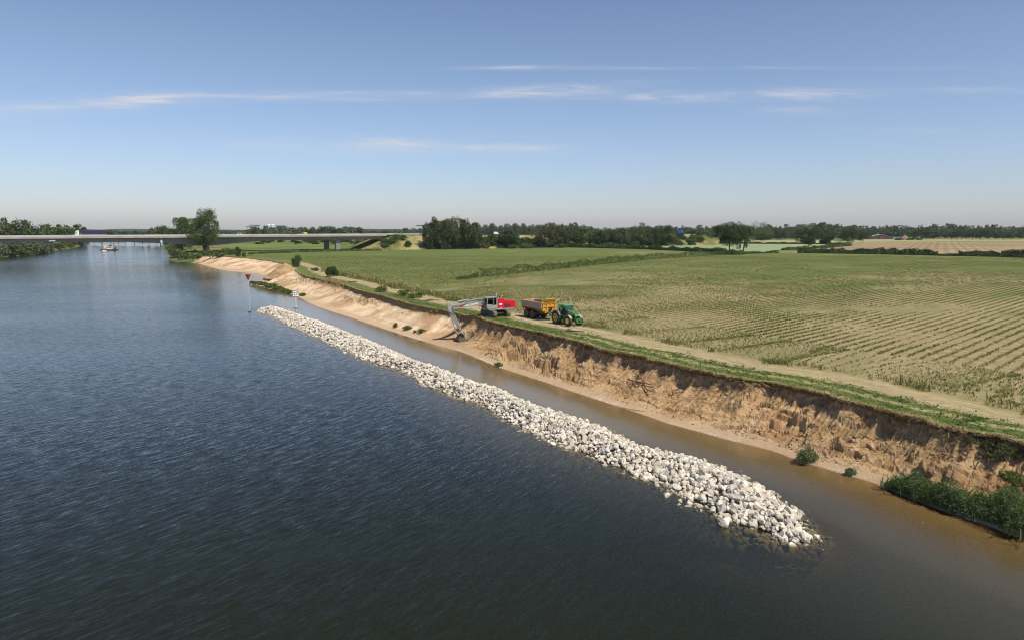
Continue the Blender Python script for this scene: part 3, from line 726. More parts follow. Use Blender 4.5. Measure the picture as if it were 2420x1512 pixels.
# round ends
for c, sgn, n in ((CR[-1], 1, 210), (CR[0], -1, 60)):
    ax = (CR[-1]-CR[-8] if sgn > 0 else CR[0]-CR[8]); ax = ax/np.linalg.norm(ax)
    for _ in range(n):
        r0 = random.random()**.6*(2.3 if sgn > 0 else 1.8); an = random.uniform(-2.0, 2.0)
        d = ax*math.cos(an)+np.array([-ax[1], ax[0]])*math.sin(an); z = .30-.36*r0 if r0 < 1 else -.12-.24*(r0-1)
        rocks.append((c[0]+d[0]*r0, c[1]+d[1]*r0, z+random.uniform(-.05, .08), (.22 if sgn > 0 else .27)*math.exp(random.gauss(0, .3))))
rocks = np.array(rocks)
d_cam = np.hypot(rocks[:, 0], rocks[:, 1])
# the 290 stones that show largest stand alone
vis = np.where(rocks[:, 2] > .12)[0]
score = rocks[vis, 3]/d_cam[vis]
single = vis[np.argsort(-score)[:290]]
rest = np.setdiff1d(np.arange(len(rocks)), single)
base_rocks = []
for k, (V, F) in enumerate(SH_F):
    me = np_mesh('boulder', V, F, smooth=False); me.materials.append(M_ROCK); base_rocks.append(me)
for q in single:
    x, y, z, r_ = rocks[q]
    o = bpy.data.objects.new('boulder', base_rocks[random.randrange(14)]); COL.objects.link(o)
    o.location = (x, y, z); o.scale = (r_,)*3; o.rotation_euler = (random.uniform(0, 6.3), random.uniform(0, 6.3), random.uniform(0, 6.3))
    tag(o, 'larger whitish angular boulder in the nearer half of the rock dam', 'boulder', 'large boulders heaped on the near half of the rock dam')
def place_rock(px, py, z, r_, k, label, sc=(1, 1, 1), rot=(0, 0, 0)):
    p = P(px, py, z); o = bpy.data.objects.new('boulder', base_rocks[k]); COL.objects.link(o)
    o.location = p; o.scale = tuple(r_*s for s in sc); o.rotation_euler = rot
    tag(o, label, 'boulder', 'boulders standing apart from the rock dam'); return o
place_rock(1712, 1233, .18, .52, 3, 'rounded cream boulder set apart on the river side of the rock dam near its end', rot=(.2, .1, .5))
place_rock(1930, 1268, .05, .34, 6, 'lone squarish pale boulder in shallow water off the near tip of the rock dam', rot=(.1, .2, .3))
for nm, idx in (('rock_dam', rest),):
    Vs, Fs, off = [], [], 0
    Rm = rand_rot(len(idx))
    fine = d_cam[idx] < 62
    for sel, SH in ((np.where(fine)[0], SH_C), (np.where(~fine)[0], [rock_shape(300+i, 1) for i in range(10)] )):
        kk = RNG.integers(0, 10, len(sel))
        for s_ in range(10):
            V, F = SH[s_]; ii = sel[kk == s_]
            if len(ii) == 0: continue
            r_ = rocks[idx[ii]]
            VV = np.einsum('nij,vj->nvi', Rm[ii], V)*r_[:, 3][:, None, None] + r_[:, None, :3]
            FF = F[None]+ (np.arange(len(ii))*len(V))[:, None, None]+off
            Vs.append(VV.reshape(-1, 3)); Fs.append(FF.reshape(-1, 3)); off += len(ii)*len(V)
    me = np_mesh(nm, np.concatenate(Vs), np.concatenate(Fs))
    tag(link(nm, me, M_ROCK), 'long low dam of heaped whitish limestone boulders lying in the river', 'rock dam', kind='stuff')
# dark core of the heap so that no water shows between the stones
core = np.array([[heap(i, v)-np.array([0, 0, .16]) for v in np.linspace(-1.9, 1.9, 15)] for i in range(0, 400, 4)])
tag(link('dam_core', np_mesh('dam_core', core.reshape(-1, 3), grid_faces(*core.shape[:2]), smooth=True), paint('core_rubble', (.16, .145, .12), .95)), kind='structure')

# ================================================================ pebbles, clods
def scatter_shapes(name, pts, sizes, shapes, mat, squash=1.0, kind='stuff', label=None, cat=None):
    pts = np.array(pts); sizes = np.array(sizes); Rm = rand_rot(len(pts)); Vs, Fs, off = [], [], 0
    kk = RNG.integers(0, len(shapes), len(pts))
    for s_, (V, F) in enumerate(shapes):
        ii = np.where(kk == s_)[0]
        if len(ii) == 0: continue
        VV = np.einsum('nij,vj->nvi', Rm[ii], V)*sizes[ii][:, None, None]
        VV[:, :, 2] *= squash; VV = VV+pts[ii][:, None, :]
        Vs.append(VV.reshape(-1, 3)); Fs.append((F[None]+(np.arange(len(ii))*len(V))[:, None, None]+off).reshape(-1, 3)); off += len(ii)*len(V)
    o = link(name, np_mesh(name, np.concatenate(Vs), np.concatenate(Fs)), mat)
    return tag(o, label, cat, kind=kind)
SH0 = [rock_shape(400+i, 1) for i in range(8)]
pb, ps = [], []
iw = [i for i in range(NS) if 22 < ST[i, 1] < 130]
for _ in range(17000):
    i = random.choice(iw); y = ST[i, 1]
    dens = .12+.88*sstep(.0, .25, fbm(S_ARC[i]*.10, 55, 0, 3)+(.12 if y < 75 else -.05))
    if random.random() > dens: continue
    w_ = 1-abs(random.gauss(.035, .035)) if random.random() < .8 else random.uniform(.78, 1.0)
    j = NSC+int(np.clip(w_, .7, .999)*NTA)-1
    if random.random() < .12: j = NSC+NTA+random.randrange(0, 2)
    q = bank[i, j].copy(); q[:2] += RNG.normal(size=2)*.07
    pb.append(q+np.array([0, 0, .01])); ps.append(.022*math.exp(random.gauss(0, .45))*(1+.3*(y > 70)))
scatter_shapes('pebbles', pb, ps, SH0, paint('pebble', (.72, .68, .60), .8, dirt=.5), label='white pebbles strewn along the waterline of the sandy beach', cat='pebbles')
cb_, cs_ = [], []
for _ in range(9000):
    i = random.choice(iw); j = NSC+random.randrange(2, 60)
    if ST[i, 6] > .5: continue
    if fbm(bank[i, j, 0]*.3, bank[i, j, 1]*.3, 9, 3) < random.uniform(-.3, .25): continue
    cb_.append(bank[i, j]+np.array([0, 0, .02])); cs_.append(min(.30, .06*math.exp(random.gauss(0, .55))))
scatter_shapes('soil_clods', cb_, cs_, SH0, M_SOIL, label='loose clods of brown soil lying on the eroded bank', cat='soil clods')
for nm in ('soil_clods',):
    me = bpy.data.objects[nm].data
    for an, val in (('zone', 1.3), ('sand', 0)):
        a = me.attributes.new(an, 'FLOAT', 'POINT'); a.data.foreach_set('value', np.full(len(me.vertices), val, dtype=np.float32))

# ================================================================ grass, crops
def blades(name, base, n_per, hgt, wid, spread, mat, lean=.5, label=None, cat=None, jitter=.35, parent=None, kind='stuff', down=0.0):
    """tufts: every base point gets n_per bent leaf blades (two quads each)"""
    base = np.asarray(base, dtype=float); n = len(base)*n_per
    B = np.repeat(base, n_per, axis=0)
    H = np.repeat(np.broadcast_to(np.asarray(hgt, dtype=float), (len(base),)), n_per)*RNG.uniform(1-jitter, 1+jitter, n)
    B[:, :2] += RNG.normal(size=(n, 2))*np.repeat(np.broadcast_to(np.asarray(spread, dtype=float), (len(base),)), n_per)[:, None]
    a = RNG.uniform(0, 2*np.pi, n); d = np.stack([np.cos(a), np.sin(a), np.zeros(n)], 1); sd = np.stack([-np.sin(a), np.cos(a), np.zeros(n)], 1)
    W_ = (wid*RNG.uniform(.6, 1.4, n)*(H/np.mean(H)))[:, None]
    up = np.array([0, 0, 1.0]); L = (lean*RNG.uniform(.3, 1.3, n))[:, None]
    p0 = B; p1 = B + up*(H*.62)[:, None] + d*L*(H*.35)[:, None]; p2 = p1 + up*(H*(.28-down))[:, None] + d*L*(H*.75)[:, None]
    V = np.stack([p0-sd*W_*.35, p0+sd*W_*.35, p1-sd*W_*.5, p1+sd*W_*.5, p2-sd*W_*.08, p2+sd*W_*.08], 1).reshape(-1, 3)
    o6 = np.arange(n)[:, None]*6
    F = np.concatenate([o6+np.array([[0, 1, 3, 2]]), o6+np.array([[2, 3, 5, 4]])])
    o = link(name, np_mesh(name, V, F), mat, parent)
    return tag(o, label, cat, kind=kind)
def leaf_mat(name, c1, c2, c3=None, scale=.6, rough=.7, trans=.25):
    if name in MATS: return MATS[name]
    m, t, b = new_mat(name)
    g = t.new('ShaderNodeNewGeometry'); oi = t.new('ShaderNodeObjectInfo')
    n1 = t.noise(g.outputs['Position'], scale, 3, .6)
    f = t.m('ADD', t.m('MULTIPLY', n1, 1.3), t.m('MULTIPLY', g.outputs['Random Per Island'], .9))
    f = t.m('ADD', t.m('SUBTRACT', f, .62), t.m('MULTIPLY', t.m('SUBTRACT', oi.outputs['Random'], .5), .25), clamp=True)
    c = t.mix(f, c1, c2)
    if c3: c = t.mix(t.m('MULTIPLY', t.ss(g.outputs['Random Per Island'], .84, .93), .8), c, c3)
    t.put(b.inputs['Base Color'], c); b.inputs['Roughness'].default_value = rough; b.inputs['Specular IOR Level'].default_value = .22
    tl = t.new('ShaderNodeBsdfTranslucent'); t.put(tl.inputs[0], c)
    mx = t.new('ShaderNodeMixShader'); mx.inputs[0].default_value = trans
    outn = [n for n in t.n if n.type == 'OUTPUT_MATERIAL'][0]
    t.put(mx.inputs[1], b.outputs[0]); t.put(mx.inputs[2], tl.outputs[0]); t.put(outn.inputs[0], mx)
    MATS[name] = m; return m
M_CROPLEAF = leaf_mat('crop_leaf', (.14, .160, .045), (.30, .30, .11), trans=.35)
M_DRY = leaf_mat('dry_grass', (.26, .20, .085), (.50, .40, .20), scale=1.5)
M_GRASS = leaf_mat('fresh_grass', (.06, .12, .02), (.14, .20, .05), scale=1.2)
M_WEED = leaf_mat('weeds', (.10, .12, .035), (.27, .25, .10), (.45, .42, .10), scale=.4)
# crop plants in rows
def inside_poly(x, y, poly):
    c = np.zeros(x.shape, bool); n = len(poly)
    for i in range(n):
        x0, y0 = poly[i]; x1, y1 = poly[(i+1) % n]
        if y0 == y1: continue
        cond = ((y0 > y) != (y1 > y)) & (x < (x1-x0)*(y-y0)/(y1-y0)+x0); c ^= cond
    return c
crop_poly = near_edge[::-1] + [tuple(P(1060, 668, 3.99).xy)] + [tuple(p.xy) for p in HEDGE] + [tuple(P(1900, 598.5, 3.99).xy), tuple(P(2420, 608.5, 3.99).xy), (190, 20)]
inner_edge = np.array(near_edge)
ca, sa = math.cos(ROW_A), math.sin(ROW_A)
pts = []
U, Vv = np.meshgrid(np.arange(-60, 330, .24), np.arange(-120, 130, 1.45), indexing='ij')
U = U+RNG.uniform(-.15, .15, U.shape); Vv = Vv+RNG.normal(size=U.shape)*.09
X = U*ca-Vv*sa; Y = U*sa+Vv*ca
m_ = (Y > 20) & (Y < 175) & (np.abs(X) < Y*.8+4)
X, Y = X[m_], Y[m_]
m_ = inside_poly(X, Y, crop_poly); X, Y = X[m_], Y[m_]
de = polydist(X, Y, near_edge[::2])
m_ = de > 13.5; X, Y, de = X[m_], Y[m_], de[m_]
# headland: rows run along the track for the first dozen metres
hx, hy_ = [], []
for r_ in np.arange(.5, 14.2, .62):
    s0 = 0
    for i in ie:
        if ST[i, 1] > 150: continue
        if S_ARC[i]-s0 < .30: continue
        s0 = S_ARC[i]; q = ST[i, :2]+INW[i]*(10.0+r_+random.gauss(0, .14)); hx.append(q[0]+random.gauss(0, .12)); hy_.append(q[1]+random.gauss(0, .12))
X = np.concatenate([X, hx]); Y = np.concatenate([Y, hy_]); head = np.concatenate([np.zeros(len(de)), np.ones(len(hx))])
keep = np.array([fbm(x*.045, y*.045, 1, 4)*1.0+fbm(x*.5, y*.5, 4, 2)*.5+.80 > random.random()*.95-.4*h_ for x, y, h_ in zip(X, Y, head)])
X, Y, head = X[keep], Y[keep], head[keep]
hg = .25*(1+.4*np.array([fbm(x*.06, y*.06, 5, 3) for x, y in zip(X, Y)]))
print('crop plants', len(X), 'rocks', len(rocks), 'pebbles', len(pb))
blades('crop_plants', np.stack([X, Y, np.full(len(X), 3.98)], 1), 4, hg, .07, .10, M_CROPLEAF, lean=.8, label='rows of young green crop plants on pale dry soil', cat='crop plants', down=.1)
# far part of the crop and the second field: coarser tufts
n = 110000
Y2 = 130+(RNG.random(n)**1.1)*250; X2 = RNG.uniform(-.36, .82, n)*Y2
m_ = (inside_poly(X2, Y2, crop_poly) & (Y2 > 175)) | inside_poly(X2, Y2, GREEN_POLY); X2, Y2 = X2[m_], Y2[m_]
m_ = np.array([fbm(x*.03, y*.03, 8, 4)*1.2+.75 > random.random() for x, y in zip(X2, Y2)]); X2, Y2 = X2[m_], Y2[m_]
blades('distant_crop', np.stack([X2, Y2, np.full(len(X2), 3.97)], 1), 3, .20, .12, .22, M_CROPLEAF, lean=.9, label='green haze of young crop plants in the far half of the field', cat='crop plants')
# turf fringe along the lip
tb_, th_ = [], []
for i in range(NS):
    y = ST[i, 1]
    if not (20 < y < 215): continue
    for _ in range(3 if y < 90 else 2):
        t_ = random.uniform(-.10, .45); q = LIPX[i]+INW[i]*t_+RNG.normal(size=2)*.05
        if random.random() < .85: tb_.append((q[0], q[1], 3.96 if t_ > 0 else 3.88)); th_.append(.20*math.exp(random.gauss(0, .35)))
blades('turf_fringe', tb_, 6, th_, .035, .07, M_DRY, lean=1.1, label='dry turf fringe overhanging the lip of the eroded bank', cat='dry grass', down=.35)
# verge grass
gb, gh = [], []
for _ in range(26000):
    i = random.choice([0, 1]) if False else random.randrange(i0, NS)
    y = ST[i, 1]
    if y > 150 or y < 20: continue
    t_ = random.choice([random.gauss(1.7, 1.0)+.8*fbm(S_ARC[i]*.15, 7, 0, 2), random.gauss(4.1, .75)+.8*fbm(S_ARC[i]*.15, 7, 0, 2)]) if y < 92 else random.gauss(2.2, 1.2)
    if t_ < .3: continue
    q = LIPX[i]+INW[i]*t_; gb.append((q[0], q[1], 3.98)); gh.append(.09*math.exp(random.gauss(0, .3)))
blades('verge_grass', gb, 5, gh, .035, .10, M_GRASS, lean=.8, label='short fresh green grass on the verge above the bank', cat='grass')
wb, wh = [], []
for _ in range(9000):
    i = random.randrange(i0, NS); y = ST[i, 1]
    if y < 20 or y > 235: continue
    t_ = 10.0+random.gauss(0, .55+.35*(y > 110)); dens = .55+fbm(S_ARC[i]*.12, 91, 0, 3)*1.5 + (.35 if y > 115 else -.42)
    if random.random() > dens: continue
    q = LIPX[i]*0+ST[i, :2]+INW[i]*t_; wb.append((q[0], q[1], 3.97)); wh.append(.34*math.exp(random.gauss(0, .4))*(1+.6*(y > 115)))
blades('track_weeds', wb, 7, wh, .05, .14, M_WEED, lean=.5, label='straggling weeds between the farm track and the crop', cat='weeds')
# tufts and roots on the upright face
fb, fh = [], []
for _ in range(3800):
    i = random.choice(iw) if random.random() < .75 else random.randrange(i0, NS)
    if ST[i, 1] > 200: continue
    dens = fbm(S_ARC[i]*.2, 23, 0, 3)*1.6+.35
    if random.random() > dens: continue
    j = random.randrange(1, NSC+16); q = bank[i, j]; fb.append(q); fh.append(.22*math.exp(random.gauss(0, .4)))
blades('bank_roots', fb, 5, fh, .035, .06, M_DRY, lean=1.6, label='dead roots and grass tufts clinging to the eroded face', cat='dry grass', down=.7)
# tall dry grass on the sand slope
for (px, py, rx, ry_, nn, mt, h_, lab) in ((1045, 0, 0, 0, 0, None, 0, ''), ):
    pass
def patch_on_bank(name, pxs, n, h_, mat, label, wid=.06, sp_=.6, per=6):
    B = []
    for _ in range(n):
        a, b_ = random.choice(pxs); q = ray_bank(a+random.gauss(0, 8), b_+random.gauss(0, 3.2)); B.append(q+Vector((random.gauss(0, sp_), random.gauss(0, sp_), .0)))
    B = [tuple(q) for q in B if q.z > .2]
    return blades(name, B, per, h_, wid, .22, mat, lean=.35, label=label, cat='grass')
patch_on_bank('tall_dry_grass', [(715, 660), (735, 665), (755, 668), (775, 668), (795, 672), (805, 678)], 170, .9, M_DRY, 'tall straw coloured grass at the far end of the turf scarp')
patch_on_bank('sparse_dry_grass', [(820, 704), (840, 708), (860, 713), (875, 714)], 90, .7, M_DRY, 'thin dry grass patch on the pale graded sand slope')

# ================================================================ TREES, BUSHES, HEDGES
M_LEAF = {
 'dark': leaf_mat('leaf_dark', (.026, .048, .014), (.085, .125, .034), scale=.35, trans=.18),
 'mid': leaf_mat('leaf_mid', (.042, .074, .019), (.14, .185, .05), scale=.35, trans=.2),
 'olive': leaf_mat('leaf_olive', (.050, .064, .024), (.15, .165, .065), scale=.3, trans=.2),
 'willow': leaf_mat('leaf_willow', (.07, .095, .050), (.19, .225, .125), scale=.3, trans=.2),
 'shore': leaf_mat('leaf_shore', (.055, .095, .035), (.17, .23, .09), scale=.8, trans=.3),
 'fresh': leaf_mat('leaf_fresh', (.05, .095, .016), (.15, .21, .045), scale=.5, trans=.25),
}
M_BARK = paint('bark', (.085, .065, .048), .95, dirt=.5, scale=2.0, bump=.5)
def crown_mesh(name, rx, ry, rz, n_leaf, leaf, seed, lumps=26, shape='round', gap=.12, mat=None):
    """foliage: lumps spread through the crown's volume, each a shell of small leaf sprays"""
    rg = np.random.default_rng(seed)
    C = []
    while len(C) < lumps:
        p = rg.normal(size=3); p /= np.linalg.norm(p); p *= rg.uniform(.25, 1.0)**.5
        if shape == 'round' and p[2] < -.86: continue
        if shape == 'spread': p[2] = p[2]*.75+.1
        if shape == 'tall': p[:2] *= (1-.35*max(0, p[2]))
        if shape == 'dome': p[2] = abs(p[2])*1.0-.15 if p[2] < 0 else p[2]
        C.append(p*.80)
    C = np.array(C); Rl = rg.uniform(.20, .40, lumps)*(26/lumps)**.33
    k = rg.integers(0, lumps, n_leaf)
    d = rg.normal(size=(n_leaf, 3)); d /= np.linalg.norm(d, axis=1)[:, None]; d[:, 2] += .25
    d /= np.linalg.norm(d, axis=1)[:, None]
    r = Rl[k]*(1-rg.random(n_leaf)**2.2*.55)*(1+rg.normal(size=n_leaf)*.10)
    p = C[k]+d*r[:, None]
    rr = np.array([fbm(q[0]*2.6, q[1]*2.6, q[2]*2.6+seed, 3) for q in p]); keep = rr > -(.40-gap)
    p = p[keep]; d = d[keep]; n = len(p)
    p = p*np.array([rx, ry, rz])
    nrm = d*.55+rg.normal(size=(n, 3))*.75; nrm /= np.linalg.norm(nrm, axis=1)[:, None]
    u = np.cross(nrm, rg.normal(size=(n, 3))); u /= np.linalg.norm(u, axis=1)[:, None]; v = np.cross(nrm, u)
    s = leaf*rg.uniform(.55, 1.35, n)[:, None]; bend = nrm*s*rg.uniform(-.3, .3, n)[:, None]
    V = np.stack([p-u*s, p-v*s*.6+bend, p+u*s, p+v*s*.6+bend], 1).reshape(-1, 3)
    F = np.arange(n)[:, None]*4+np.array([[0, 1, 2, 3]])
    me = np_mesh(name, V, F)
    if mat: me.materials.append(mat)
    me['zb'] = float(V[:, 2].min()); return me, C*np.array([rx, ry, rz])
def trunk_mesh(h, r, tips, seed, lean=0.0, fork=0.35):
    """tapered trunk with limbs that reach the crown's lumps"""
    rg = random.Random(seed); mb = MB()
    base = [Vector((0, 0, -.3)), Vector((rg.uniform(-.02, .02)*h, rg.uniform(-.02, .02)*h, h*.18)), Vector((lean*h*.3+rg.uniform(-.03, .03)*h, rg.uniform(-.03, .03)*h, h*fork)), Vector((lean*h*.5, 0, h*.62)), Vector((lean*h*.6, 0, h*.85))]
    rs = [r*1.45, r, r*.8, r*.45, r*.15]
    for a, b, r0, r1 in zip(base[:-1], base[1:], rs[:-1], rs[1:]): mb.tube(a, b, r0, r1, 8, cap=False)
    for tpt in tips:
        t = Vector(tpt); k = rg.uniform(.25, .8); st = base[2].lerp(base[3], k) if t.z > base[2].z else base[1].lerp(base[2], .9)
        mid = st.lerp(t, .5)+Vector((rg.uniform(-.06, .06), rg.uniform(-.06, .06), rg.uniform(0, .06)))*h
        mb.tube(st, mid, r*.34, r*.2, 5, cap=False); mb.tube(mid, t, r*.2, r*.05, 5, cap=False)
    return mb
def tree(name, base, h, wd, kind, label, seed, shape='round', n=3500, leaf=None, trunk=.16, group=None, cat='tree', gap=.12, lumps=26, lean=0, rz=None, fork=.35, tr=None):
    """an individual tree: trunk and crown"""
    root = empty(name, base); tag(root, label, cat, group)
    zc = h*trunk - (.16*h if trunk < .12 else .10*h); rzv = (h-zc)/2; wd = wd*1.12; leaf = leaf or max(.16, h*.018)
    me, C = crown_mesh('crown', wd/2, wd/2, rzv*1.02, n, leaf, seed, lumps, shape, gap, M_LEAF[kind])
    c = bpy.data.objects.new('crown', me); COL.objects.link(c); c.parent = root; c.location = (lean*h*.5, 0, zc+rzv)
    tips = [q+np.array([lean*h*.5, 0, zc+rzv]) for q in C[::3]]
    trunk_mesh(h, tr or h*.018, tips, seed, lean, fork).build('trunk', M_BARK, root, smooth=True)
    return root
# ---- the two trees on the green point
b0 = P(487, 598, 3.6)
tree('poplar', b0, 30.5, 20.5, 'mid', 'tall wind-bent poplar in front of the bridge on the green point of the bank', 11, 'round', 15000, .36, trunk=.10, lumps=54, lean=-.02, gap=.06, fork=.2, tr=.55)
b1 = P(431, 590, 3.9)
tree('poplar', b1, 25, 26, 'mid', 'broad dense tree rising beyond the bridge left of the tall poplar', 12, 'round', 13000, .42, trunk=.06, lumps=36, gap=.02)
def toe(px, b=33.0):
    """point at the foot of the motorway embankment for an image column"""
    BDx, BDy = Vector((168, 102)).normalized(); k = (px-1210)/1613.0/(math.cos(PITCH)+.115*math.sin(PITCH))
    ox, oy = -300+BDy*b, 400-BDx*b; s = -(ox-k*oy)/(BDx-k*BDy); return Vector((ox+BDx*s, oy+BDy*s, 3.9))
# ---- poplar clump beside the abutment
clump = [(1018, 585.5, 70, 34, 0), (1046, 587, 71, 36, 1), (1078, 587, 73, 38, 0), (1107, 586.5, 72, 36, 1), (1062, 583, 66, 36, 1), (1122, 584.5, 56, 26, 0)]
lab = ['leftmost tree of the tall dark clump beside the bridge abutment', 'second tree from the left in the tall clump beside the embankment', 'middle and tallest tree of the clump beside the embankment',
       'fourth tree from the left in the tall clump beside the embankment', 'tree at the back of the tall clump beside the embankment', 'rightmost lower tree of the tall clump beside the embankment']
for k, (x, y, hp, wp, v_) in enumerate(clump):
    b = toe(x, 30+(4 if v_ else 0)); y = 545+14*1613/b.y; sc = b.y/1613.0
    hp = y-515-(0, 0, 0, 2, 2, 12)[k]
    tree('tall_poplar', b, hp*sc*1.04, wp*sc*1.3, 'olive' if v_ else 'dark', lab[k], 30+k, 'round', 9500, .45, trunk=.02, group='poplars clumped beside the embankment', gap=.03, lumps=40)
# ---- solitary field trees (x, base y, top y, width px, leaf, trunk share, label)
SOLO = [
 (1724, 600.5, 523, 76, 'dark', .13, 'spreading dark tree standing at the corner of the crop fields', 'spread'),
 (1757, 596, 531, 40, 'dark', .13, 'slimmer tree just right of the spreading tree at the field corner', 'round'),
 (1909, 587, 540, 56, 'dark', .13, 'round dark tree on the edge between the pale field and the ploughed field', 'round'),
 (1951, 582, 545, 38, 'dark', .13, 'smaller dark tree right of the round tree by the ploughed field', 'round'),
 (2003, 577, 540, 42, 'dark', .13, 'dark tree with a stout trunk left of the barn', 'round'),
 (2039, 573.5, 544, 34, 'dark', .13, 'dark tree nearest to the barn', 'round'),
 (1802, 572.5, 551, 42, 'dark', .13, 'low dark umbrella shaped tree in the hay meadow below the blue sign', 'spread'),
 (1800, 567, 523, 50, 'mid', .08, 'pale green domed tree just right of the blue sign', 'round'),
 (1202, 582, 546, 50, 'dark', .04, 'round dark shrub tree at the foot of the embankment right of the tall clump', 'dome'),
 (1288, 581, 528, 58, 'olive', .03, 'loose olive tree at the embankment foot left of two dark ones', 'round'),
 (1322, 580, 527, 54, 'olive', .03, 'big grey green tree in the middle of the embankment row', 'round'),
 (1358, 579.5, 543, 48, 'dark', .03, 'dense dark round tree at the embankment foot by the start of the pale field', 'dome'),
 (1418, 577, 545, 40, 'dark', .04, 'dark bushy tree left of the silvery willow', 'dome'),
 (1446, 576, 543, 44, 'dark', .04, 'wide dark tree touching the silvery willow', 'dome'),
 (1472, 576, 541, 28, 'willow', .04, 'silvery willow between two dark trees behind the pale field', 'round'),
 (1511, 577, 529, 56, 'olive', .04, 'tall brownish green tree behind the middle of the pale field', 'round'),
 (1541, 576, 540, 36, 'dark', .04, 'dark tree against the right side of the tall brownish tree', 'round'),
 (1573, 576, 533, 42, 'dark', .06, 'narrow dark tree left of the blue truck', 'tall'),
 (1634, 573, 545, 30, 'dark', .06, 'small dark tree right of the blue truck', 'round'),
 (1660, 573, 544, 34, 'mid', .06, 'green tree between the blue truck and the spreading field tree', 'round'),
 (1845, 567, 540, 34, 'dark', .08, 'small dark tree right of the pale domed tree', 'round'),
 (1875, 566, 534, 40, 'olive', .05, 'olive tree behind the hay meadow', 'round'),
]
for k, (x, y, yt, wp, kd, tk, lb, shp) in enumerate(SOLO):
    b = toe(x) if 1180 < x < 1600 and y > 575 else P(x, y, 3.95); sc = b.y/1613.0*1.03; y = 545+14*1613/b.y if y > 575 and 1180 < x < 1600 else y
    tree('field_tree', b, (y-yt)*sc, wp*sc*1.08, kd, lb, 60+k, shp, 6500 if wp < 60 else 16000, .32 if b.y < 500 else .45, trunk=tk, gap=.04 if tk > .12 else .02, lumps=30 if wp < 60 else 48)
# ---- far trees: six crowns, copied
protos = []
for k in range(7):
    shp = ['round', 'tall', 'round', 'spread', 'tall', 'round', 'dome'][k]
    me, C = crown_mesh('crown', 1, 1, 1, 1500, .085, 300+k, 18, shp, .03)
    protos.append((me, C))
far_me = {}
def far_tree(base, h, w_, kind, label, group, k=None, trunk=.08, name='distant_tree', cat='tree', showtrunk=True):
    k = random.randrange(7) if k is None else k
    key = (k, kind)
    if key not in far_me:
        m = protos[k][0].copy(); m.materials.clear(); m.materials.append(M_LEAF[kind]); far_me[key] = m
    root = empty(name, base, random.uniform(0, 6.28)); tag(root, label, cat, group)
    c = bpy.data.objects.new('crown', far_me[key]); COL.objects.link(c); c.parent = root
    zc = h*trunk-(.30*h if trunk < .03 else (.2*h if trunk < .12 else .06*h)); c.location = (0, 0, zc+(h-zc)*.5); c.scale = (w_/2*1.42, w_/2*1.42, (h-zc)*.54)
    t = bpy.data.objects.new('trunk', FT_ME); COL.objects.link(t); t.parent = root; t.scale = (h*.9, h*.9, h*(.9 if trunk > .03 else .4))
    return root
_t = trunk_mesh(1.0, .022, [(.2, .1, .6), (-.22, .05, .65), (.05, -.2, .55), (0, .2, .7)], 5).build('trunk', M_BARK, None)
FT_ME = _t.data; bpy.data.objects.remove(_t)
def far_row(specs, kinds, label, group, name='distant_tree', zb=3.95, trunk=.05):
    for (x, y, yt, wp) in specs:
        b = P(x, y, zb); sc = b.y/1613.0
        far_tree(b, (y-yt)*sc, wp*sc, random.choice(kinds), label, group, trunk=trunk, name=name)
# left bank: trees above the deck, willows along the water
far_row([(2, 585, 514, 44), (28, 584, 522, 34), (52, 584, 519, 40), (66, 583, 524, 36), (12, 583, 528, 40), (86, 581, 541, 40)], ['dark', 'mid', 'olive'], 'dark tree of the big clump at the left edge seen over the bridge', 'trees at the left edge beyond the bridge', 'riverside_tree')
far_row([(108, 578, 531, 30), (126, 577, 526, 38), (146, 576, 531, 34), (166, 575, 534, 30), (182, 574, 533, 34), (197, 572, 539, 22)], ['dark', 'mid'], 'tree of the second clump over the bridge just left of the truck', 'trees left of the truck beyond the bridge', 'riverside_tree')
far_row([(4, 607, 578, 44), (24, 605, 576, 46), (46, 603, 575, 44), (64, 601, 573, 46), (84, 599, 570, 42), (100, 597, 571, 34), (112, 594, 573, 22), (130, 590, 573, 26), (140, 588, 574, 26), (158, 586.5, 573, 26), (172, 584.5, 573, 24), (188, 580.5, 572, 22), (203, 576.5, 570, 18), (-18, 609, 576, 50)],
        ['willow', 'olive', 'mid', 'olive'], 'bushy willow overhanging the water on the left bank under the bridge', 'willows along the left bank', 'riverside_willow', zb=.6, trunk=.0)
# across the river's far bend
far_row([(262, 572, 545, 22), (280, 572, 552, 20), (297, 572, 549, 18), (318, 572, 546, 20), (336, 573, 552, 20), (352, 572, 550, 14), (395, 575, 555, 18), (225, 572, 556, 18), (240, 573, 552, 18), (370, 573, 553, 20), (410, 573, 552, 20)],
        ['mid', 'olive', 'dark'], 'small hazy tree on the far river bend', 'trees on the far river bend', zb=3.9)
far_tree(P(379, 572, 3.95), 22, 20, 'olive', 'pointed brownish tree on the far bend left of the green point', None, k=1)
# willows behind the right half of the bridge
sp = []
x = 560
while x < 1000:
    top = (545 if x < 585 else (534 if x < 655 else 536)+random.uniform(0, 4)) if x < 860 else 543+random.uniform(-2, 4)
    if 860 <= x < 900: top = 548
    sp.append((x, 567+random.uniform(-1, 2), top, random.uniform(24, 36))); x += random.uniform(10, 15)
far_row(sp, ['willow', 'willow', 'olive'], 'grey green willow in the long row behind the bridge', 'row of willows behind the bridge')
sp = []
for i in range(60):
    x = random.uniform(560, 935); y = random.uniform(570.5, 574) if random.random() < .7 else random.uniform(573, 579)
    sp.append((x, y, y-random.uniform(5, 10), random.uniform(10, 22)))
far_row(sp, ['mid', 'dark', 'olive'], 'low bush on the flood meadow beyond the bridge', 'bushes on the flood meadow', 'meadow_bush', trunk=0)
far_tree(P(803, 580, 3.95), 17, 18, 'dark', 'solitary dark tree seen under the bridge left of the pier', None, k=3, trunk=.2)
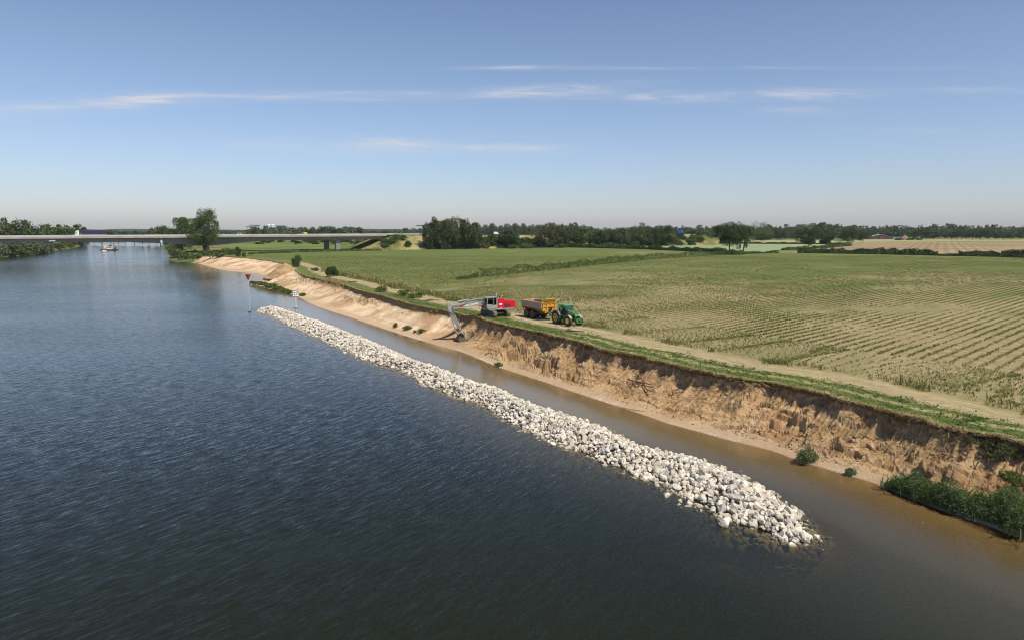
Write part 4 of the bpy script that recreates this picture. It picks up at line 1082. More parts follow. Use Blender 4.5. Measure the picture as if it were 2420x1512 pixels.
# trees behind the embankment and the forest edge to the right
sp = []
x = 1136
while x < 1385:
    sp.append((x, 560, 530+random.uniform(-2, 2), random.uniform(12, 18))); x += random.uniform(7, 10)
far_row(sp, ['olive', 'willow'], 'slim poplar in the far line beyond the embankment', 'far line of poplars beyond the embankment')
far_row([(1350, 565, 526, 36), (1334, 565, 529, 30), (1390, 566, 532, 36), (1376, 566, 537, 30), (1465, 566, 536, 30), (1490, 566, 538, 28)], ['olive', 'mid'], 'taller tree beyond the embankment right of the poplar line', 'taller trees beyond the embankment')
sp = []
for x in (2068, 2092, 2112, 2131, 2150, 2170, 2188, 2206, 2226, 2248, 2262, 2280, 2298, 2317, 2336, 2352, 2371, 2390, 2408, 2426):
    y = 566+.0035*(x-2100)+random.uniform(-.6, .6)
    if x < 2160: y = 563
    sp.append((x, y, 543+random.uniform(-2, 5), random.uniform(22, 34)))
far_row(sp, ['dark', 'dark', 'mid'], 'dark tree of the row along the far side of the dry meadow', 'tree row beyond the dry meadow', 'roadside_tree', trunk=.22)
far_row([(1905, 562, 530, 34), (1880, 563, 536, 28), (1934, 562, 528, 40), (1965, 561, 530, 36), (1990, 561, 533, 30), (2020, 561, 535, 26)], ['mid', 'dark', 'olive'], 'tree of the wooded rise behind the field trees left of the barn', 'trees on the wooded rise')
# forest as one mass
def woodland(name, xs, y_of, top_of, rows, kinds, label, leafpx=1.0, nleaf=300):
    Vs, Fs, off, mi = [], [], 0, []
    for r_ in range(rows):
        x = xs[0]
        while x < xs[1]:
            y = y_of(x, r_); yt = top_of(x, r_)+random.gauss(0, 1.0); wp = random.uniform(14, 26)
            b = P(x, y, 3.9); sc = b.y/1613.0; h = max(4, (y-yt)*sc); wd = wp*sc
            k = random.randrange(7); me = protos[k][0]
            if k not in WV:
                a = np.empty(len(me.vertices)*3, dtype=np.float32); me.vertices.foreach_get('co', a); WV[k] = a.reshape(-1, 4, 3)
            Q = WV[k]; sel = RNG.integers(0, len(Q), nleaf); Q = Q[sel]
            cen = Q.mean(1, keepdims=True); Q = (Q-cen)*1.7+cen
            V = Q.reshape(-1, 3)*np.array([wd*.62, wd*.62, h*.60])+np.array([b.x, b.y, 3.9+h*.46])
            Vs.append(V); Fs.append(np.arange(len(V)).reshape(-1, 4)+off); off += len(V); mi += [random.randrange(len(kinds))]*nleaf
            x += wp*random.uniform(.45, .7)
    me = np_mesh(name, np.concatenate(Vs), np.concatenate(Fs), mi=mi)
    return tag(link(name, me, [M_LEAF[k] for k in kinds]), label, 'woodland', kind='stuff')
WV = {}
def topf(x, r_):
    base = 539 if x < 1500 else 535
    if 1830 < x < 2010: base = 533-4*math.exp(-((x-1940)/45)**2)
    if x > 2100: base = 533+1.5*math.sin(x*.03)
    return base - 0*r_
woodland('far_forest', (1395, 2520), lambda x, r_: 560.5+r_*2.0+(-.5 if x > 1900 else 0), lambda x, r_: topf(x, r_)+r_*4.0, 3, ['mid', 'dark', 'olive', 'willow', 'dark'], 'mixed green forest closing the horizon behind the fields')
woodland('far_copse', (980, 1400), lambda x, r_: 556.5+r_*1.5, lambda x, r_: 541+r_*2, 2, ['mid', 'olive', 'dark'], 'distant low wood beyond the motorway embankment')
woodland('horizon_wood', (-60, 1000), lambda x, r_: 553.0+r_*1.2, lambda x, r_: 546.5+.6*math.sin(x*.02), 2, ['mid', 'dark'], 'thin hazy line of woods along the horizon beyond the river')
# low shrubs on the embankment slope and at its foot
# ---- hedges
def hedge(name, pts, hgt, wd, kind, label, dens=26, leaf=.22):
    B, Nn = [], []
    for a, b in zip(pts[:-1], pts[1:]):
        L = (b-a).length; n = int(L*dens*2.4)
        for _ in range(n):
            t = random.random(); p = a.lerp(b, t); S = t*L+a.x
            hh = hgt*1.3*(.8+.6*fbm(p.x*.12, p.y*.12, 3, 3)+.15*random.random()); dd = Vector((b-a).normalized()); nn = Vector((-dd.y, dd.x, 0))
            an = random.uniform(-.15, math.pi+.15); r = 1-.4*random.random()**2
            q = p+nn*math.cos(an)*wd*.5*r*(.8+.5*fbm(p.x*.3, p.y*.3, 8, 2)); B.append((q.x, q.y, 3.9+max(0, math.sin(an))*hh*r)); Nn.append((nn.x*math.cos(an), nn.y*math.cos(an), math.sin(an)))
    p = np.array(B); n = len(p); nr = np.array(Nn)+RNG.normal(size=(n, 3))*.7; nr /= np.linalg.norm(nr, axis=1)[:, None]
    u = np.cross(nr, RNG.normal(size=(n, 3))); u /= np.linalg.norm(u, axis=1)[:, None]; v = np.cross(nr, u); s = leaf*RNG.uniform(.6, 1.4, n)[:, None]
    V = np.stack([p-u*s, p-v*s*.6, p+u*s, p+v*s*.6], 1).reshape(-1, 3)
    return tag(link(name, np_mesh(name, V, np.arange(n)[:, None]*4+np.array([[0, 1, 2, 3]])), M_LEAF[kind]), label, 'hedge')
hedge('field_hedge', [Vector((p.x, p.y, 4)) for p in HEDGE[1:]], 2.3, 3.2, 'mid', 'long straggling hedge running between the two near crop fields')
hedge('overgrown_verge', [Vector((p.x, p.y, 4)) for p in HEDGE[:2]], 1.0, 2.6, 'olive', 'low weedy start of the hedge between the crop fields', 20)
hedge('field_hedge', [P(*q, 4) for q in ((1300, 584.5), (1400, 586.5), (1520, 589.5), (1620, 594), (1715, 599))], 2.2, 3.0, 'mid', 'hedge along the near side of the pale barley field', 34, .45)
hedge('field_hedge', [P(*q, 4) for q in ((1884, 598.5), (2000, 600), (2130, 602.5), (2215, 604.5))], 2.6, 3.5, 'dark', 'dark hedge along the ploughed field left of the gap', 40, .42)
hedge('field_hedge', [P(*q, 4) for q in ((2215, 605), (2262, 606))], 1.2, 3.0, 'dark', 'short low piece of hedge in the gap below the ploughed field', 34, .38)
hedge('field_hedge', [P(*q, 4) for q in ((2264, 606), (2362, 607.5))], 2.5, 3.5, 'dark', 'dark hedge along the ploughed field right of the gap', 40, .42)
hedge('field_hedge', [P(*q, 4) for q in ((2366, 608), (2430, 610), (2600, 615))], 2.5, 3.5, 'dark', 'last dark hedge at the right edge below the ploughed field', 40, .42)
hedge('field_hedge', [P(*q, 4) for q in ((1850, 592), (1960, 586), (2010, 581))], 1.6, 5, 'mid', 'bushy bank between the pale field and the ploughed field', 20, .5)
hedge('field_hedge', [P(*q, 4) for q in ((1690, 601), (1730, 603), (1752, 602))], 2.6, 5, 'dark', 'thick dark scrub at the foot of the spreading field tree', 40, .28)
hedge('ditch_scrub', [P(*q, 4) for q in ((1755, 601), (1800, 599), (1840, 599))], 1.2, 4, 'olive', 'thin scrub right of the spreading field tree', 20, .4)
hedge('embankment_foot_scrub', [P(*q, 4) for q in ((905, 590.5), (1000, 589), (1140, 587), (1260, 585), (1300, 583.5))], 1.3, 4, 'olive', 'rough scrub along the foot of the motorway embankment', 20, .5)
hedge('ditch_scrub', [P(*q, 4) for q in ((1500, 578), (1600, 576), (1700, 576.5), (1900, 577.5), (2010, 578))], 1.6, 4, 'dark', 'dark line of scrub along the back of the pale field', 14, .6)
hedge('ditch_scrub', [P(*q, 4) for q in ((590, 601), (700, 597), (800, 594.5), (900, 592.5))], 1.0, 4, 'mid', 'rough green strip along the bridge shadow', 18, .5)

# ---- single bushes
def bush(name, base, h, wd, kind, label, n=1800, leaf=.13, seed=1, group=None, shape='dome'):
    root = empty(name, base); tag(root, label, 'bush', group)
    me, C = crown_mesh('foliage', wd/2, wd/2, h*.74, n, leaf, seed, 16, shape, .05, M_LEAF[kind])
    c = bpy.data.objects.new('foliage', me); COL.objects.link(c); c.parent = root; c.location = (0, 0, h*.26)
    mb = MB(); rg = random.Random(seed)
    for q in C[::2]: mb.tube((rg.uniform(-.1, .1)*wd, rg.uniform(-.1, .1)*wd, -.15), (q[0], q[1], q[2]+h*.26), .035+.01*h, .012, 5, cap=False)
    mb.build('stems', M_BARK, root); return root
def on_land(x, y): return P(x, y, 3.97)
b = on_land(702, 631.5); bush('round_shrub', b, 4.9, 4.3, 'mid', 'upright round shrub beside the brown sand heap', 3800, .17, 501)
b = on_land(784, 654); bush('wide_shrub', b, 3.1, 5.2, 'dark', 'wide low dark shrub between the farm track and the field', 3600, .15, 502)
b = P(564, 607, 3.9); bush('slim_shrub', b, 5.5, 3.4, 'dark', 'slim dark shrub at the back of the sandy shore right of the poplar', 1200, .25, 503, shape='round')
b = P(577, 608, 3.9); bush('slim_shrub', b, 3.0, 2.4, 'olive', 'small olive shrub right of the slim dark one behind the sandy shore', 700, .2, 504, shape='round')
for k, (px, py, h, w_, kd, lb) in enumerate([
    (745, 641, 1.3, 3.6, 'olive', 'low grassy bush left of the wide dark shrub'), (902, 690, 1.5, 4.2, 'olive', 'scraggy bush beside the track left of two darker ones'),
    (958, 699, 1.6, 3.4, 'mid', 'dark weedy bush beside the track in the middle of the weed strip'), (985, 704, 1.2, 4.0, 'mid', 'flatter weedy bush further along the track'),
    (1325, 645, 1.2, 2.0, 'mid', '')]):
    if lb: bush('weed_bush', on_land(px, py), h, w_, kd, lb, 900, .14, 510+k)
# on the beach
def on_bank(px, py): return ray_bank(px, py)
for k, (px, py, h, w_, kd, lb, n, lf) in enumerate([
    (1906, 1098, 1.35, 2.0, 'shore', 'tall leafy willow bush alone at the waterline near the rock dam end', 3600, .05),
    (2011, 1119, 0.6, .95, 'shore', 'small round willow bush on the pebbly waterline', 1500, .04),
    (1178, 862, .65, 1.3, 'mid', 'small green bush at the waterline right of the excavator bucket', 700, .07),
    (933, 771, .9, 1.1, 'mid', 'leftmost of the small weeds on the pale sand', 500, .09),
    (960, 777, .9, 2.2, 'olive', 'middle and widest weed clump on the pale sand', 800, .09),
    (998, 783, .8, 1.6, 'mid', 'right hand weed clump on the pale sand', 600, .09),
    (977, 784, .5, .8, 'mid', 'tiny weed nearest the water on the pale sand', 250, .08),
    (2385, 1000, .0, 0, 'mid', '', 0, 0)]):
    if lb: bush('beach_bush', on_bank(px, py), h, w_, kd, lb, n, lf, 530+k)
# willow scrub at the lower right and green strip below the sand point
sc_px = [(2112, 1150, .8, 1.2), (2126, 1152, 1.0, 1.3), (2145, 1160, 1.3, 1.7), (2165, 1158, 1.6, 1.6), (2188, 1176, 1.3, 1.8), (2215, 1182, 1.5, 1.9), (2240, 1190, 1.5, 1.8), (2262, 1204, 1.4, 2.0), (2290, 1200, 1.5, 2.0),
         (2315, 1215, 1.5, 2.0), (2342, 1222, 1.6, 2.1), (2368, 1228, 1.7, 2.1), (2395, 1245, 1.8, 2.2), (2418, 1262, 1.5, 2.0), (2440, 1250, 1.8, 2.2), (2385, 1205, 1.4, 2.0), (2425, 1215, 1.5, 2.2)]
for k, (px, py, h, w_) in enumerate(sc_px):
    h *= random.uniform(.65, 1.25); w_ *= random.uniform(.8, 1.2); q = on_bank(px, py+2) if px < 2425 else P(px, py+2, .15)
    bush('willow_scrub', q, h*1.1, w_*1.15, ['shore', 'shore', 'fresh'][k % 3], 'dense green willow bush in the thicket at the lower right waterline', 3600, .05, 560+k, 'willow thicket at the lower right waterline')
for k, (px, py, h, w_) in enumerate([(600, 671, 1.2, 4), (612, 674, 1.4, 4), (624, 677, 1.7, 4.5), (636, 680, 1.5, 4), (648, 682, 1.9, 4.5), (660, 686, 1.4, 4), (672, 690, 1.2, 3.5), (684, 692, 1.0, 3), (715, 698, .8, 2), (655, 684, 1.3, 4)]):
    bush('shore_bush', on_bank(px, py-2), h, w_, 'fresh' if k % 2 else 'mid', 'green bush in the strip along the water below the sand point', 700, .18, 600+k, 'green bushes below the sand point')
for k in range(26):
    t = k/25; px = lerp(424, 560, t)+random.uniform(-4, 4); py = lerp(618, 600, t)+random.uniform(-7, 3)-(4 if t < .3 else 0)
    if px > 470 and py > 608: py = 604
    b = P(px, py, 2.2 if t < .4 else 3.6)
    bush('point_bush', b, random.uniform(1.8, 3.6), random.uniform(5, 8), random.choice(['fresh', 'mid', 'olive']), 'bright green bush in the undergrowth on the point below the poplar', 500, .38, 640+k, 'undergrowth on the green point')
for k, (px, py) in enumerate([(398, 586), (404, 592), (410, 600), (416, 606), (395, 580), (408, 585), (420, 592), (432, 588), (445, 590), (455, 586)]):
    bush('point_bush', P(px, py, 1.5), random.uniform(3, 5), random.uniform(7, 11), random.choice(['mid', 'olive', 'willow']), 'hazy bush on the river bank under the bridge left of the poplar', 500, .5, 680+k, 'bushes under the bridge beside the poplar')
# green weeds spilling over the scarp at the right edge
for k, (px, py, h, w_) in enumerate([(2290, 1040, .5, 1.3), (2318, 1050, .6, 1.6), (2345, 1058, .7, 1.6), (2375, 1070, .7, 1.8), (2400, 1080, .6, 1.5), (2352, 1085, .4, 1.0), (2330, 1075, .4, 1.0), (2380, 1128, .6, 1.4), (2405, 1140, .7, 1.6)]):
    bush('bank_weed', on_bank(px, py), h, w_, 'olive' if k < 7 else 'fresh', 'leafy weeds hanging down the scarp at the right edge', 900, .05, 700+k, 'weeds on the scarp at the right edge')

wsb = []
for (px, py, h, w_) in sc_px:
    for _ in range(9):
        q = on_bank(px+random.gauss(0, 14), min(py+random.gauss(0, 8), py+8)) if px < 2415 else P(px+random.gauss(0, 12), py+random.gauss(0, 8), .2)
        wsb.append((q[0]+random.gauss(0, .15), q[1]+random.gauss(0, .15), q[2]))
blades('willow_shoots', wsb, 7, .80, .06, .20, M_LEAF['shore'], lean=.8, label='upright willow shoots and reeds through the thicket at the lower right', cat='shoots')

# ================================================================ BRIDGE AND EMBANKMENT
BD = Vector((168, 102, 0)).normalized(); BN = Vector((BD.y, -BD.x, 0))       # BN points towards the camera
B0 = Vector((-300, 400, 0))
def t_at(px):
    """distance along the bridge axis for an image column"""
    k = (px-1210)/1613.0/ (math.cos(PITCH)+ (756-560)/1613.0*math.sin(PITCH)); return -(B0.x-k*B0.y)/(BD.x-k*BD.y)
def deck_z(s): return 13.8+.5*s/196.0 if s < 260 else 14.35
def bpt(s, b=0.0, z=0.0): return B0+BD*s+BN*b+Vector((0, 0, z))
S_END = t_at(905)
concrete = paint('concrete', (.25, .24, .235), .85, dirt=.45, dirtcol=(.20, .18, .16), scale=.25)
concrete_d = paint('fascia_concrete', (.36, .32, .27), .85, dirt=.4, dirtcol=(.24, .20, .16), scale=.3)
rail_m = paint('galvanised_rail', (.52, .53, .55), .5, dirt=.3, scale=.5)
asph = paint('asphalt', (.055, .055, .058), .9, dirt=.3, dirtcol=(.12, .11, .10), scale=.6)
bridge = empty('river_bridge', bpt(t_at(487), 0, 0)); tag(bridge, 'long grey concrete motorway bridge with a haunched girder crossing the river', 'bridge')
BO = Vector(bridge.location)
def sweep(name, ss, prof_fn, mat, parent, smooth=False):
    """profile (b, z) polygon swept along the bridge axis"""
    V = []; m = None
    for s in ss:
        pr = prof_fn(s); m = len(pr); V += [tuple(bpt(s, b, z)-BO) for b, z in pr]
    n = len(ss); F = [(i*m+j, i*m+(j+1) % m, (i+1)*m+(j+1) % m, (i+1)*m+j) for i in range(n-1) for j in range(m)]
    mb = MB(); mb._add(V, F+[tuple(range(m)), tuple(range((n-1)*m, n*m))]); return mb.build(name, mat, parent, smooth)
GB = [(-200, 578), (0, 575.0), (120, 573), (203, 572.0), (305, 573.0), (380, 575.5), (442, 579), (492, 580.8), (530, 578), (567, 573.5), (600, 571), (626, 569), (700, 567.3), (778, 567), (905, 566.6)]
gs = [t_at(x) for x, _ in GB]; gz = []
for x, y in GB:
    q = bpt(t_at(x), 5.0); gz.append(PD(x, y, q.y).z)
SS = list(np.linspace(gs[0], S_END, 90))
def slab(s):
    z = deck_z(s); return [(8.2, z-.75), (8.2, z+.22), (7.7, z+.22), (7.7, z), (-13.7, z), (-13.7, z+.22), (-14.2, z+.22), (-14.2, z-.75), (-13.5, z-.75), (-8, z-1.05), (5.2, z-1.05), (7.7, z-.75)]
sweep('deck', SS, slab, concrete_d, bridge)
def gird(s):
    z = deck_z(s); zb = float(np.interp(s, gs, gz)); return [(5.2, z-1.1), (4.6, zb), (-10.6, zb), (-11.4, z-1.1)]
sweep('box_girder', SS, gird, concrete, bridge)
sweep('roadway', SS, lambda s: [(7.6, deck_z(s)+.006), (7.6, deck_z(s)+.06), (-13.6, deck_z(s)+.06), (-13.6, deck_z(s)+.006)], asph, bridge)
def guard(b, name='guard_rail'):
    mb = MB(); step = 2.0; s = gs[0]
    while s < S_END+40:
        z = deck_z(s)
        mb.box(bpt(s, b, z+.60)-BO, (.12, .12, 1.1), rz=math.atan2(BD.y, BD.x)); s += step
    a0 = gs[0]
    while a0 < S_END+40:
        a1 = a0+20
        for zz, th in ((1.05, .16), (.72, .30), (.42, .10)):
            p0, p1 = bpt(a0, b+.08, deck_z(a0)+zz)-BO, bpt(a1, b+.08, deck_z(a1)+zz)-BO
            mb._add([p0+Vector((0, 0, -th/2)), p1+Vector((0, 0, -th/2)), p1+Vector((0, 0, th/2)), p0+Vector((0, 0, th/2)), p0-BN*.08+Vector((0, 0, -th/2)), p1-BN*.08+Vector((0, 0, -th/2)), p1-BN*.08+Vector((0, 0, th/2)), p0-BN*.08+Vector((0, 0, th/2))],
                    [(0, 1, 2, 3), (4, 7, 6, 5), (3, 2, 6, 7), (0, 4, 5, 1)])
        a0 = a1
    return mb.build(name, rail_m, bridge)
guard(7.95); guard(7.3); guard(-13.95); guard(-3.0)
# piers: the one hidden by the poplar, the paired columns on the meadow, one far left
def column(s, b, w_, d, zb, zt, name='pier_column'):
    mb = MB(); mb.box(bpt(s, b, (zb+zt)/2)-BO, (d, w_, zt-zb), rz=math.atan2(BD.y, BD.x), bev=.25); return mb.build(name, concrete, bridge)
ang = math.atan2(BD.y, BD.x)
sp_ = t_at(787)
column(sp_+2.2, 3.6, 3.0, 3.4, 2.5, deck_z(sp_)-3.2)
column(sp_-2.6, -8.2, 3.0, 3.4, 2.5, deck_z(sp_)-3.2)
mb = MB(); mb.box(bpt(sp_, 4.6, deck_z(sp_)-2.2)-BO, (3.8, 1.6, 2.9), rz=ang, bev=.2); mb.build('pier_head', concrete, bridge)
for sx in (t_at(484),): 
    column(sx, -3.0, 5, 2.2, -2.5, float(np.interp(sx, gs, gz))+.1, 'river_pier'); 
column(t_at(-120), -2, 3, 9, -2.5, 9, 'river_pier')
# inspection signs hung from the edge
def hung_sign(px, w_, h_, z0, diamond, label, post):
    s = t_at(px); root = empty('hanging_sign', bpt(s, 8.6, z0)); tag(root, label, 'sign'); root.rotation_euler = (0, 0, ang)
    mb = MB(); mb.box((0, 0, deck_z(s)-z0-.4), (.16, .25, 2*post), bev=.02); mb.build('bracket', rail_m, root)
    mb = MB()
    if diamond: mb.prism([(-w_, 0), (0, -h_), (w_, 0), (0, h_)], -.06, .06)
    else: mb.box((0, 0, 0), (w_, .12, h_), bev=.02)
    mb.build('board', paint('sign_grey', (.42, .50, .54), .5, dirt=.15), root)
    if diamond:
        mb = MB(); mb.prism([(-w_*.86, .05), (0, .05), (0, h_*.86)], -.10, -.064); mb.build('white_quarter', paint('sign_white', (.8, .8, .78), .5, dirt=.1), root)
    return root
hung_sign(124.5, 3.2, .62, 18-(569-545)/1613*415, False, 'long narrow blue grey board hung below the bridge edge at the left', .8)
hung_sign(378.5, .95, 1.15, 18-(571.5-545)/1613*433, True, 'diamond shaped navigation board hung below the bridge edge over the channel', 1.1)
# embankment carrying the motorway on to the right
na, nb = 110, 41
a_s = np.concatenate([np.linspace(S_END-22, S_END+12, 24), np.linspace(S_END+18, t_at(1650), na-24)]); b_s = np.linspace(-44, 44, nb)
EV = []
for a in a_s:
    for b_ in b_s:
        side = np.clip(1-(abs(b_+3)-11.5)/23, 0, 1); end = np.clip((a-(S_END-20))/24, 0, 1)
        z = 3.7+10.45*min(side, end); q = bpt(a, b_, 0); z += .35*fbm(q.x*.06, q.y*.06, 0, 3)*(1 if min(side, end) < .98 else 0)
        EV.append((q.x, q.y, z))
EV = np.array(EV)
emb_mat = field_mat('embankment_grass', [(.075, .10, .03), (.20, .19, .07), (.36, .31, .13), (.40, .34, .16)], .035, fine=.4)
tag(link('motorway_embankment', np_mesh('motorway_embankment', EV, grid_faces(len(a_s), nb), smooth=True), emb_mat), kind='structure')
def strip(name, b0_, b1_, z, mat, s0, s1):
    V = []
    for s in np.linspace(s0, s1, 40): V += [tuple(bpt(s, b0_, z)), tuple(bpt(s, b1_, z))]
    tag(link(name, np_mesh(name, V, grid_faces(40, 2)), mat), kind='structure')
strip('motorway', 7.5, -13.5, 14.42, asph, S_END, t_at(1645))
def emb_at(px, py):
    d = np.array(px_dir(px, py)); c = np.array([0, 0, CAMH]); V = EV-c; t = (V @ d)/(d @ d); err = np.linalg.norm(V-t[:, None]*d, axis=1)/t
    k = np.where(err < .004)[0]; k = k if len(k) else np.array([np.argmin(err)]); return Vector(EV[k[np.argmin(t[k])]])
bush('embankment_bush', emb_at(965, 578), 4.5, 6.5, 'dark', 'round dark bush alone on the dry slope of the embankment', 1500, .28, 801, shape='dome')
for k, (px, py, h, w_) in enumerate([(918, 573, 5, 8), (928, 568, 5, 9), (938, 563, 4.5, 9), (948, 561, 4, 9), (910, 580, 4, 7), (906, 570, 4, 7)]):
    bush('abutment_bush', emb_at(px, py), h, w_, 'mid', 'green bush growing along the abutment at the right end of the bridge', 900, .35, 810+k, 'bushes along the bridge abutment')
for k in range(130):
    px = random.uniform(1135, 1660); py = lerp(564, 587, random.random()**.9)-(px-1135)*.02
    bush('slope_bush', emb_at(px, py), random.uniform(3, 5.5), random.uniform(7, 13), random.choice(['mid', 'dark', 'olive']), 'low green bush on the overgrown slope of the motorway embankment', 500, .55, 830+k, 'bushes covering the embankment slope')
# sign gantry showing over the trees
q = bpt(t_at(998), 8.5, 14.0)
gt = empty('sign_gantry', q, ang); tag(gt, 'grey lattice sign gantry over the motorway left of the tall clump', 'gantry')
mb = MB()
for sx in (-.8, .8):
    mb.tube((sx, 0, 0), (sx, 0, 8.5), .14, n=6)
for k in range(7):
    z0 = k*1.2; mb.tube((-.8, 0, z0), (.8, 0, z0+1.2), .07, n=5); mb.tube((.8, 0, z0), (-.8, 0, z0+1.2), .07, n=5)
mb.build('mast', rail_m, gt)
mb = MB(); mb.box((0, 8, 7.6), (.8, 22, .9)); mb.build('beam', rail_m, gt)
mb = MB(); mb.box((-.6, 4.5, 6.6), (.2, 5, 3.2), bev=.05); mb.build('sign_panel', paint('panel_back', (.34, .36, .38), .6), gt)

# ================================================================ VEHICLES
rub = paint('tyre_rubber', (.030, .028, .026), .85, dirt=.75, dirtcol=(.20, .16, .11), scale=2.5)
glass = paint('dark_glass', (.018, .022, .026), .06, dirt=.0, spec=.9)
def wheel(parent, c, r, w_, rimcol, name='wheel', lugs=0, rimr=.55, dish=.25, side=1, rimname=None):
    """tyre with tread lugs and a dished rim; axle along y; side=+1 outer face at +y"""
    root = empty(name, c); root.parent = parent
    mb = MB(); h = w_/2; rr = r*rimr
    mb.lathe_y([(-h*.8, rr), (-h*.95, rr*1.15), (-h, r*.86), (-h*.86, r*.965), (-h*.5, r*(.985 if lugs else 1)), (h*.5, r*(.985 if lugs else 1)), (h*.86, r*.965), (h, r*.86), (h*.95, rr*1.15), (h*.8, rr)], n=32)
    if lugs:
        for k in range(lugs):
            for sgn in (-1, 1):
                a0 = 2*math.pi*(k+(.5 if sgn > 0 else 0))/lugs
                a1 = a0+.26
                p = [(math.cos(a0)*r*.97, sgn*h*.04, math.sin(a0)*r*.97), (math.cos(a1)*r*.94, sgn*h*1.0, math.sin(a1)*r*.94)]
                da = .055*20/lugs*1.5
                vs = []
                for (ang_, yy, rad) in ((a0, sgn*h*.02, 1.0), (a1, sgn*h*1.02, .975)):
                    for dd, rd in ((-da, .94), (-da*.8, 1.045), (da*.8, 1.045), (da, .94)):
                        vs.append((math.cos(ang_+dd)*r*rad*rd, yy, math.sin(ang_+dd)*r*rad*rd))
                mb._add(vs, [(0, 1, 2, 3), (7, 6, 5, 4), (0, 4, 5, 1), (1, 5, 6, 2), (2, 6, 7, 3)])
    mb.build('tyre', rub, root, smooth=True)
    mb = MB(); s = side; o = h*.86*s
    mb.lathe_y([(-o, rr*.9), (-o*.2, rr*.9), (o*(1-dish*2), rr*.38), (o*(1-dish*2)+.01*s, rr*.2)], n=28)
    mb.lathe_y([(o*.2, rr*1.0), (o*1.02, rr*1.02), (o*1.02, rr*.92), (o*(1-dish*1.8), rr*.80), (o*(1-dish*2.2), rr*.42), (o*(1-dish*1.1), rr*.34), (o*(1-dish*1.0), rr*.12)], n=28)
    mb.build('rim', paint('rim_'+rimname if rimname else 'rim_grey', rimcol, .5, dirt=.35), root, smooth=True)
    return root
def on_bridge(px, b, L_guess=0): 
    s = t_at(px); return bpt(s, b, deck_z(s)+.06)
# -- lorry
wht = paint('white_paint', (.80, .80, .79), .35, dirt=.15)
def lorry(px):
    r = empty('articulated_lorry', on_bridge(px, -7.5), ang+math.pi); tag(r, 'white cab lorry with a long dark blue trailer on the bridge', 'lorry')
    mb = MB(); mb.prism([(8.3, .55), (8.35, 1.5), (8.15, 2.6), (7.7, 3.55), (6.9, 3.95), (6.0, 4.0), (6.0, .9), (6.3, .55)], -1.22, 1.22); mb.build('cab', wht, r)
    mb = MB()
    for sy in (-1, 1): mb.prism([(8.0, 2.0), (7.95, 2.65), (7.35, 2.75), (7.2, 2.0)], sy*1.23, sy*1.245)
    mb.sheet([(8.33, -1.05, 1.75), (8.33, 1.05, 1.75), (8.12, 1.05, 2.75), (8.12, -1.05, 2.75)])
    mb.build('cab_window', glass, r)
    mb = MB(); mb.box((-1.5, 0, 2.65), (14.0, 2.55, 2.75), bev=.05); mb.build('trailer_body', paint('navy_tarpaulin', (.022, .024, .060), .55, dirt=.1), r)
    mb = MB(); mb.box((-1.5, 0, 1.12), (14.0, 2.6, .26), bev=.02); mb.build('side_rail', wht, r)
    mb = MB(); mb.box((0, 0, .88), (13, 1.2, .2)); mb.build('chassis', paint('chassis', (.04, .04, .04), .7), r)
    mb = MB(); mb.box((5.0, -1.285, 1.75), (1.0, .01, .22)); mb.box((5.0, 1.285, 1.75), (1.0, .01, .22)); mb.build('trailer_mark', paint('mark_ochre', (.65, .5, .25), .6), r)
    for x in (7.2, 4.2, -3.6, -4.9, -6.2):
        for sy in (-1, 1): wheel(r, (x, sy*1.05, .5), .5, .32, (.5, .5, .5), side=sy)
    return r
lorry(214.5)
def van(px, b, col, name, label, facing, L=5.0, H=2.0, beacon=False, prof=None, matname='van_paint'):
    r = empty(name, on_bridge(px, b), ang+(math.pi if facing < 0 else 0)); tag(r, label, name.split('_')[-1])
    h = L/2; pr = prof or [(h, .35), (h+.0, .8), (h-.25, 1.05), (h-1.15, 1.2), (h-1.95, H-.08), (h-2.4, H), (-h+.1, H-.02), (-h, 1.0), (-h, .35)]
    mb = MB(); mb.prism(pr, -.93, .93); mb.build('body', paint(matname, col, .35, dirt=.1), r)
    mb = MB()
    for sy in (-1, 1): mb.prism([(h-1.25, 1.22), (h-1.92, H-.22), (h-2.9, H-.2), (h-2.9, 1.22)], sy*.935, sy*.95)
    if not beacon:
        for sy in (-1, 1): mb.prism([(h-3.0, 1.22), (h-3.0, H-.2), (-h+.35, H-.22), (-h+.25, 1.25)], sy*.935, sy*.95)
    mb.sheet([(h-1.14, -.8, 1.26), (h-1.14, .8, 1.26), (h-1.86, .75, H-.14), (h-1.86, -.75, H-.14)])
    mb.build('window', glass, r)
    for x in (h-.95, -h+1.0):
        for sy in (-1, 1): wheel(r, (x, sy*.82, .34), .34, .22, (.5, .5, .5), side=sy)
    if beacon:
        mb = MB(); mb.box((h-2.6, 0, H+.08), (.25, 1.2, .14), bev=.03); mb.build('beacon_bar', paint('orange_beacon', (.85, .35, .03), .4), r)
    return r
van(567, 4.5, (.82, .82, .82), 'white_van', 'white minivan driving on the bridge right of the tall poplar', 1, 5.1, 2.0, matname='van_white')
van(724, -7.5, (.80, .62, .02), 'yellow_van', 'yellow panel van on the right half of the bridge', -1, 5.0, 2.3, True, matname='van_yellow')
van(690, 4.5, (.02, .025, .035), 'dark_car', 'dark car behind the bridge rail just left of the yellow van', 1, 4.8, 1.62, prof=[(2.4, .3), (2.4, .75), (1.5, .98), (.75, 1.58), (-1.6, 1.62), (-2.35, 1.0), (-2.4, .3)], matname='car_dark')
van(160, -9.5, (.08, .07, .16), 'dark_car', 'barely visible dark car roof behind the bridge rail left of the lorry', 1, 4.4, 1.5, prof=[(2.2, .3), (2.2, .75), (1.4, .95), (.7, 1.45), (-1.4, 1.5), (-2.15, .95), (-2.2, .3)], matname='car_violet')
s_ = t_at(1168); r = empty('white_van', bpt(s_, 3, 14.43), ang); tag(r, 'small white van on the motorway above the round shrub tree', 'van')
